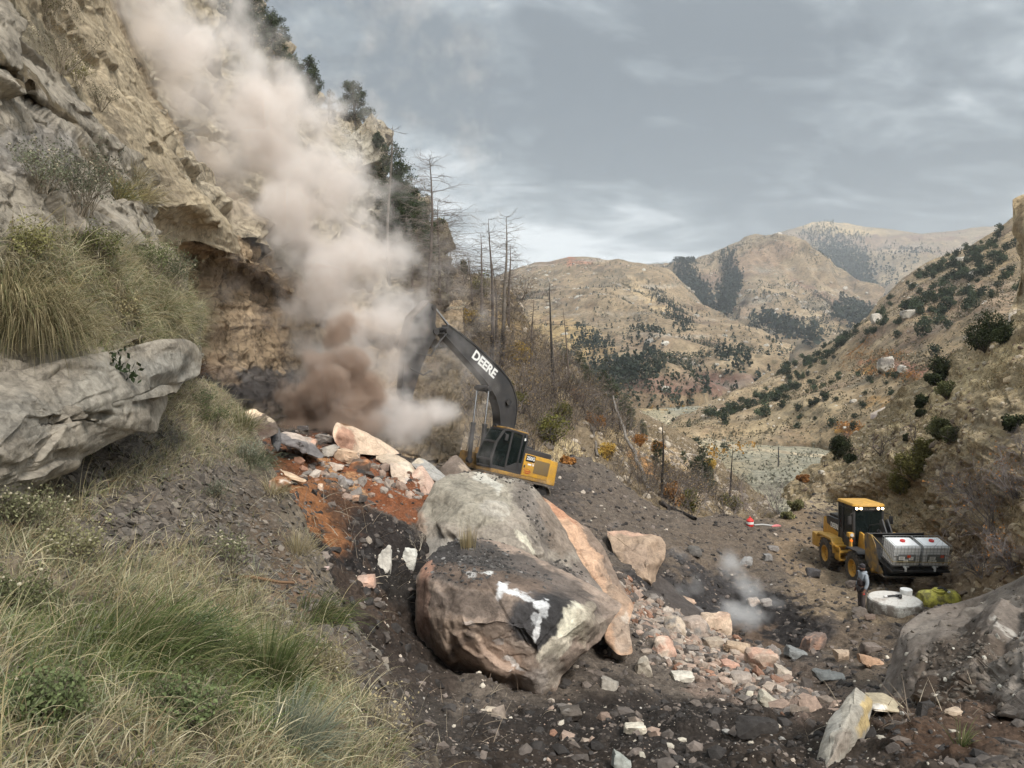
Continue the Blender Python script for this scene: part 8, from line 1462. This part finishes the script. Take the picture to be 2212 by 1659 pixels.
for k, (u, v) in enumerate([(1255, 1000), (1300, 1010), (1240, 960), (1350, 1000), (1290, 960), (1180, 930), (1130, 900)]): pass
# vegetation carpet on top of the overhanging slab
def ld(u, v, W): return eb((180, 640, 230, 110, 8, 1.3), (60, 560, 90, 70, 0, .8), (360, 680, 60, 60, 0, 1.2), (300, 560, 80, 40, 20, .4))(u, v, W)*(.7+.6*fbm(W/.5, 3)).clip(.05, 2)
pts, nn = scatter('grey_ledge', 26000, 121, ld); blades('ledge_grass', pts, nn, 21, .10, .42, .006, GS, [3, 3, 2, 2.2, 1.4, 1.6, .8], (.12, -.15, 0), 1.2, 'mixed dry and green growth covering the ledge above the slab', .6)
pts, nn = scatter('grey_ledge', 600, 122, ld); blades('ledge_stalks', pts, nn, 22, .35, .8, .005, [(.52, .46, .30), (.42, .35, .2)], [1, 1], (.3, -.2, .1), .6, 'long pale stalks over the ledge', .4, 7)
# forbs: thin stems with small leaves, and pale seed puffs
def forb(name, u, v, srf, w, h, label, n_st=16, leaf=900, lcol=(.13, .15, .075), seed=1, twig=(.19, .16, .12), puffs=0, cat='weed', dense=2, lsize=.022):
    p = at(u, v, *srf); W_, H_ = hpx(p, w), hpx(p, h); pr = bare_shrub(seed, W_, H_, n_st, dense, .005+.003*H_, twig, leaf, lcol, .35, lsize, 3, .03, .14); V, Fs, C_ = merge(pr); t = thing(name, label, cat, tuple(p)); link('stems', mesh('stems', pr[0][0], pr[0][1], pr[0][2], False, [M['twig']]), t)
    if leaf: link('leaves', mesh('leaves', pr[1][0], pr[1][1], pr[1][2], False, [M['leaf']]), t, kind='stuff')
    if puffs:
        rg = np.random.RandomState(seed); e = pr[0][0][rg.choice(len(pr[0][0]), puffs, p=(lambda z: z/z.sum())(np.clip(pr[0][0][:, 2], 0, None)**3+1e-6))]; V0, F0 = ico(1); V2 = (e[:, None]+V0[None]*(rg.uniform(.007, .014, puffs))[:, None, None]*[1, 1, .8]); link('seed_heads', mesh('seed_heads', V2.reshape(-1, 3), (F0[None]+np.arange(puffs)[:, None, None]*len(V0)).reshape(-1, 3), (.50, .45, .33), False, [M['leaf']]), t, kind='stuff')
FB = [(180, 470, 150, 170, 'big grey green weed with cream seed heads in front of the grey rock', LD_, 26, 2400, (.17, .18, .12), 70), (90, 420, 150, 130, 'grey green weed left of the seeded one on the rock', LD_, 20, 1600, (.16, .17, .11), 30), (100, 60, 150, 110, 'dark scrubby bush hanging at the top left', ('tan_cliff', 'grey_ledge'), 24, 1600, (.09, .085, .04), 0), (130, 160, 120, 110, 'brown twiggy bush in the rock crack at upper left', ('tan_cliff', 'grey_ledge'), 26, 900, (.17, .15, .09), 40), (165, 190, 100, 70, 'olive weed on the edge of the tan cliff', ('tan_cliff', 'grey_ledge'), 18, 1300, (.14, .13, .045), 60), (215, 240, 90, 70, 'dark twiggy weed low on the edge of the tan cliff', ('tan_cliff', 'grey_ledge'), 18, 900, (.12, .115, .07), 10),
      (370, 640, 120, 120, 'grey green bush spilling over the tip of the slab', LD_, 26, 2600, (.13, .145, .085), 60), (330, 600, 100, 90, 'leafy weed with pale heads right of the ledge', LD_, 20, 1500, (.14, .16, .07), 50), (60, 560, 120, 90, 'yellow green weeds under the grey rock', LD_, 24, 2000, (.20, .19, .08), 40), (200, 560, 120, 80, 'green weeds in the middle of the ledge', LD_, 24, 2000, (.15, .16, .06), 30), (270, 700, 90, 70, 'tan weeds hanging over the slab edge', LD_, 18, 1200, (.26, .22, .12), 0),
      (60, 1150, 150, 130, 'cream headed weeds at the left edge below the slab', BK, 26, 1800, (.20, .20, .11), 90), (160, 1220, 160, 120, 'cream headed weeds right of the ones at the left edge', BK, 24, 1700, (.2, .19, .10), 70), (500, 1230, 90, 90, 'seed headed weed on the bare middle of the bank', BK, 14, 700, (.16, .17, .09), 40), (540, 1000, 80, 60, 'grey sage sprig on the bank edge', BK, 14, 900, (.22, .24, .18), 0), (470, 1080, 80, 50, 'low grey sage on the shale', BK, 14, 700, (.16, .17, .12), 0), (460, 930, 90, 70, 'dark green weeds behind the slab tip', BK, 20, 1500, (.10, .12, .05), 0), (440, 890, 60, 60, 'dark green sprays on the crest by the slab tip', BK, 14, 900, (.10, .125, .06), 0), (170, 1000, 90, 60, 'green vine trailing under the slab', BK, 12, 900, (.12, .14, .08), 0),
      (100, 1560, 200, 130, 'leafy weeds in the lower left corner', BK, 24, 1800, (.14, .17, .075), 4), (400, 1560, 180, 120, 'leafy weeds at the bottom of the bank', BK, 22, 1500, (.12, .15, .065), 0), (440, 1420, 140, 120, 'broad leafed weeds beside the green clump', BK, 16, 1100, (.11, .14, .07), 3), (60, 1330, 160, 110, 'mixed weeds at the left edge of the bank', BK, 22, 1500, (.16, .17, .08), 20), (700, 1480, 110, 100, 'dry weeds at the right side of the bank', BK, 18, 900, (.26, .22, .12), 8), (830, 1600, 90, 120, 'dry stalks leaning at the lower edge of the bank', BK, 8, 200, (.3, .25, .15), 0)]
for k, (u, v, w, h, lab, sr, ns_, lf, lc, pf) in enumerate(FB): forb('weed', u, v, sr, w, h, lab, ns_, lf, lc, 600+k, puffs=pf*2//3)
# dark leafed plant on the slab
p = at(262, 800, 'overhanging_slab', 'grey_ledge'); rg = np.random.RandomState(5); c = rg.normal(size=(70, 3))*[.09, .05, .08]+[0, -.06, 0]; V, F_ = tri_leaves(rg, c, .075, .5); link('leafy_plant', mesh('leafy_plant', V, F_, (.035, .05, .022), False, [M['leaf']]), loc=tuple(p), label='small plant with dark broad leaves on the face of the slab', category='plant')
# grass on the far slopes, as tufts too small to tell apart
pts, nn = scatter('near_slope', 26000, 131, lambda u, v, W: (.5+1.2*fbm(W/np.array([2.5, 4, .8]), 4)).clip(.03, 2)*(1-eb((2030, 1250, 180, 70, -10, 1), (2130, 1260, 100, 60, 0, 1))(u, v, W)).clip(.03, 1)); blades('slope_grass', pts, nn, 31, .10, .34, .030, [(.42, .34, .20), (.32, .25, .14), (.24, .19, .12), (.17, .16, .09)], [4, 3, 2, 1], (0, 0, 0), .8, 'dry bunch grass over the right slope', .5, 3)
pts, nn = scatter('wooded_hillside', 30000, 132, lambda u, v, W: (.45+.9*fbm(W/3, 4)).clip(.05, 2)); blades('hillside_grass', pts, nn, 32, .15, .6, .045, [(.38, .30, .18), (.28, .21, .125), (.20, .155, .10), (.15, .135, .07), (.30, .18, .08)], [4, 3, 3, 1, .6], (0, 0, 0), .8, 'dry grass and litter over the wooded hillside', .6, 3)
pts, nn = scatter('wooded_hillside', 9000, 133, lambda u, v, W: (.3+1.1*fbm(W/4+7, 4)).clip(.0, 2)*(u < 1350)); blades('hillside_twigs', pts, nn, 33, .5, 1.6, .035, [(.13, .11, .095), (.18, .155, .135), (.09, .075, .065)], [1, 1, 1], (0, 0, .2), .3, 'dead twigs and sticks all over the wooded hillside', .6, 4, mat='twig')
pts, nn = scatter('upper_cliff', 5000, 134, eb((560, 120, 90, 60, 40, 1), (760, 270, 60, 20, 0, .8), (790, 370, 30, 14, 0, 1), (650, 240, 60, 40, 40, .8), (930, 560, 50, 80, 0, .7))); blades('cliff_grass', pts, nn, 34, .15, .6, .05, [(.38, .30, .16), (.17, .15, .08), (.12, .12, .06)], [2, 2, 2], (0, 0, 0), .8, 'grass and scrub on the cliff ledges', .5, 3)
# sticks and straws lying on the burnt earth
pts, nn = scatter('quarry_floor', 420, 141, eb((850, 1210, 150, 90, 20, 1), (1000, 1540, 200, 60, 0, .5), (1900, 1580, 260, 70, 0, .6), (2050, 1540, 100, 40, 0, 1), (700, 1100, 90, 90, 40, .7), (950, 1600, 120, 60, 0, 1))); blades('dry_sticks', pts, nn, 41, .15, .9, .014, [(.38, .32, .24), (.26, .21, .16), (.16, .12, .09)], [2, 2, 1], (.2, 0, -.3), .3, 'dry sticks and roots lying on the burnt ground', .8, 5, mat='twig')
p = at(925, 1210, 'quarry_floor'); single('bare_branch', bare_shrub(777, .9, .6, 4, 2, .014, (.42, .37, .30), spread=.7), Vector(at(900, 1190, 'quarry_floor')), 'bleached branch lying in the black hollow left of the boulders', 'branch', mat='twig')
p = at(560, 1262+0, 'grass_bank'); a = np.array(p); rg = np.random.RandomState(3); link('dead_root', mesh('dead_root', *(lambda s: (s[0]-a, s[1]))(tubes([(a+np.array([-.35+.14*k, -.02, .05+.03*math.sin(k)]), a+np.array([-.35+.14*(k+1), -.02, .05+.03*math.sin(k+1)]), .022-.002*k, .02-.002*k) for k in range(5)], 7)), np.tile((.14, .085, .05), (70, 1)), True, [M['twig']]), loc=tuple(a), label='curved brown root lying on the bank', category='root')
# ================================================================== DUST, SMOKE, HAZE
def vol_mat(name, color, dens, aniso=.2, absorb=None):
    m = bpy.data.materials.new(name); m.use_nodes = True; t = m.node_tree; t.nodes.clear(); v = nd(t, 'ShaderNodeVolumePrincipled'); v.inputs['Color'].default_value = (*color, 1); v.inputs['Anisotropy'].default_value = aniso
    if absorb: v.inputs['Absorption Color'].default_value = (*absorb, 1)
    a = nd(t, 'ShaderNodeVolumeInfo'); t.links.new(mth(t, 'MULTIPLY', a.outputs['Density'], dens), v.inputs['Density']); v.inputs['Density Attribute'].default_value = ''
    o = nd(t, 'ShaderNodeOutputMaterial'); t.links.new(v.outputs[0], o.inputs['Volume']); return m
def plume(name, puffs, mat, label, res=(90, 60, 120), nscale=.45, nz=1.0, thr=.0, edge=1.0, pad=1.0, seed=0.0, rough=.6):
    """puffs: (u, v, depth, rpx, vertical stretch, strength); density = soft spheres torn by noise"""
    C_ = [(P(u, v, d), r*d/1662, s, w) for u, v, d, r, s, w in puffs]; lo = np.min([c-r*1.35*max(1, s)-pad for c, r, s, w in C_], 0); hi = np.max([c+r*1.35*max(1, s)+pad for c, r, s, w in C_], 0)
    g = bpy.data.node_groups.new(name, 'GeometryNodeTree'); g.interface.new_socket('Geometry', in_out='INPUT', socket_type='NodeSocketGeometry'); g.interface.new_socket('Geometry', in_out='OUTPUT', socket_type='NodeSocketGeometry')
    n = g.nodes; l = g.links.new; out = n.new('NodeGroupOutput'); vc = n.new('GeometryNodeVolumeCube'); vc.inputs['Min'].default_value = lo; vc.inputs['Max'].default_value = hi
    for k, r in zip(('Resolution X', 'Resolution Y', 'Resolution Z'), res): vc.inputs[k].default_value = r
    pos = n.new('GeometryNodeInputPosition').outputs[0]
    def m_(op, a, b=None, c=None, cl=False): return mth(g, op, a, b, c, cl)
    def noise(sc, det, off, rgh=.6):
        x = n.new('ShaderNodeTexNoise'); x.inputs['Scale'].default_value = sc; x.inputs['Detail'].default_value = det; x.inputs['Roughness'].default_value = rgh
        ad = n.new('ShaderNodeVectorMath'); ad.operation = 'ADD'; l(pos, ad.inputs[0]); ad.inputs[1].default_value = (off, off*.7, off*1.3); l(ad.outputs[0], x.inputs['Vector']); return x
    wz = noise(nscale*.7, 3, seed+4); sc_ = n.new('ShaderNodeVectorMath'); sc_.operation = 'MULTIPLY_ADD'; l(wz.outputs['Color'], sc_.inputs[0]); k = 1.6*nz; sc_.inputs[1].default_value = (k, k, k); sc_.inputs[2].default_value = (-k/2,)*3
    wp = n.new('ShaderNodeVectorMath'); wp.operation = 'ADD'; l(pos, wp.inputs[0]); l(sc_.outputs[0], wp.inputs[1]); acc = None
    for c, r, s, w in C_:
        sb = n.new('ShaderNodeVectorMath'); sb.operation = 'SUBTRACT'; l(wp.outputs[0], sb.inputs[0]); sb.inputs[1].default_value = c; mu = n.new('ShaderNodeVectorMath'); mu.operation = 'MULTIPLY'; l(sb.outputs[0], mu.inputs[0]); mu.inputs[1].default_value = (1/r, 1/r, 1/(r*s)); ln = n.new('ShaderNodeVectorMath'); ln.operation = 'LENGTH'; l(mu.outputs[0], ln.inputs[0])
        q = m_('MULTIPLY', m_('SUBTRACT', 1.15, ln.outputs['Value'], cl=True), w); acc = q if acc is None else m_('SMOOTH_MAX', acc, q, .12)
    f1 = noise(nscale, 6, seed, rough); f = m_('ADD', acc, m_('MULTIPLY', m_('SUBTRACT', f1.outputs[0], .5), 1.5*edge)); f = m_('MULTIPLY', m_('SUBTRACT', f, .28+thr, cl=True), m_('MULTIPLY', acc, 4.0, cl=True)); f = m_('MULTIPLY', f, f) if edge < .6 else f
    l(f, vc.inputs['Density']); sm = n.new('GeometryNodeSetMaterial'); sm.inputs['Material'].default_value = mat; l(vc.outputs[0], sm.inputs[0]); l(sm.outputs[0], out.inputs[0])
    vd = bpy.data.volumes.new(name); vd.materials.append(mat); o = link(name, vd, kind='stuff', label=label); md = o.modifiers.new('density', 'NODES'); md.node_group = g; return o
plume('pale_dust_cloud', [
    (880, 925, 30.3, 74, .8, 1.1), (930, 902, 30.4, 56, .75, 1.1), (830, 880, 31, 95, .9, .8), (850, 800, 31, 62, 1.2, .85), (830, 690, 31.3, 110, 1.1, .75), (850, 640, 36, 70, 1.2, .6), (720, 620, 31.5, 150, .9, .75), (790, 530, 31.5, 120, 1.1, .7), (640, 480, 31, 150, 1.0, .8), (720, 400, 31.5, 130, 1.1, .8), (600, 330, 31, 150, 1.0, .85), (640, 240, 31, 120, 1.0, .75), (540, 260, 30.5, 140, 1.0, .75), (460, 200, 29.5, 140, 1.1, .65), (400, 110, 28.5, 140, 1.1, .65), (340, 30, 27.5, 140, 1.1, .65), (300, -70, 27, 150, 1.1, .65), (950, 990, 30, 50, .6, .5), (790, 760, 32, 110, 1, .65), (690, 760, 32.5, 120, .8, .5), (500, 60, 30, 130, 1.0, .38), (570, 130, 31, 110, 1, .38), (420, 420, 29, 110, 1.2, .42)],
    vol_mat('pale_dust', (.955, .915, .885), 2.9, .1), 'pale dust cloud billowing up the cliff from the rockfall', (120, 66, 180), .50, 1.5, .05, 1.75, seed=3, rough=.68)
plume('brown_dust_cloud', [
    (720, 860, 29.0, 95, .8, 1.0), (660, 880, 29.2, 70, .8, .9), (780, 840, 29.4, 70, .9, .9), (700, 800, 29.2, 60, .9, .9), (755, 790, 29.2, 56, .9, .9), (740, 720, 30, 52, 1.0, .7), (650, 930, 29, 70, .5, .7), (760, 920, 29, 90, .5, .9)],
    vol_mat('brown_dust', (.60, .49, .41), 11.0, .1), 'dark brown dust boiling up behind the loose rocks', (110, 60, 100), .95, 1.2, -.02, 1.3, seed=8)
plume('tan_dust_veil', [(320, 60, 26, 90, 1.2, .7), (380, 200, 26.5, 80, 1.2, .6), (440, 330, 27, 80, 1.2, .65), (500, 450, 28, 90, 1.1, .6), (560, 560, 29, 90, 1, .55), (480, 620, 27, 100, .9, .35), (560, 760, 28.5, 120, .9, .3)],
    vol_mat('tan_dust', (.92, .82, .72), 1.0, .1), 'thin tan dust drifting along the foot of the cliff', (60, 40, 90), .3, 1.2, .0, .8, seed=14)
plume('ground_smoke', [(1600, 1322, 27.6, 66, .7, .9), (1560, 1335, 27.4, 36, .6, .8), (1640, 1330, 27.6, 40, .6, .7), (1620, 1270, 28.4, 60, .9, .6), (1500, 1270, 29, 60, .6, .5), (1560, 1225, 29.5, 70, .7, .45), (1660, 1300, 28.2, 46, .4, .5), (1470, 1200, 30, 50, .5, .4)],
    vol_mat('white_smoke', (.97, .97, .97), 3.2, .1), 'thin white smoke rising from the smouldering pit', (70, 50, 50), .9, .6, .04, .9, seed=21)
plume('wisps', [(1180, 1045, 35, 40, .4, .4), (1240, 1070, 33, 30, .4, .45), (1340, 1130, 33.5, 40, .4, .4), (1290, 1110, 32, 30, .4, .3), (1000, 1000, 29.5, 40, .5, .5)],
    M['wisp'] if 'wisp' in M else vol_mat('wisp_smoke', (.93, .94, .96), 1.6, .1), 'faint wisps of smoke over the spoil slope', (90, 50, 30), .9, .6, .04, .9, seed=27)
# ---- haze: one closed box of even air round everything
hv = bpy.data.materials.new('haze_air'); hv.use_nodes = True; t = hv.node_tree; t.nodes.clear(); v = nd(t, 'ShaderNodeVolumePrincipled'); v.inputs['Color'].default_value = (.86, .92, 1, 1); v.inputs['Density'].default_value = .00013; v.inputs['Anisotropy'].default_value = .3
o_ = nd(t, 'ShaderNodeOutputMaterial'); t.links.new(v.outputs[0], o_.inputs['Volume'])
m = MB(); m.box(-5100, 5100, -4500, 5700, -75, 640, 0); hz = m.build('haze', hv, kind='stuff', smooth=0); hz['label'] = 'thin blue haze filling the valley'

for o in bpy.data.objects:     # small paired fittings stay joined
    if o.parent and o.name.split('.')[0] in ('pivot_pins', 'handrail', 'roof_rail', 'arm_pins', 'branches', 'rollers', 'wheel_nuts', 'wall_rib', 'print_lines', 'hood_grille', 'exhaust_pipe', 'wiper', 'bucket_ribs', 'swoosh_logo', 'sticker', 'sleeve_print', 'hose', 'tank_box', 'cage', 'arm_pin', 'side_mirror', 'crown', 'foliage', 'stems', 'lettering', 'cylinder_lug'): o['kind'] = 'stuff'
print('TRIS', sum(len(o.data.polygons) for o in bpy.data.objects if o.type == 'MESH'), 'OBJ', len(bpy.data.objects))
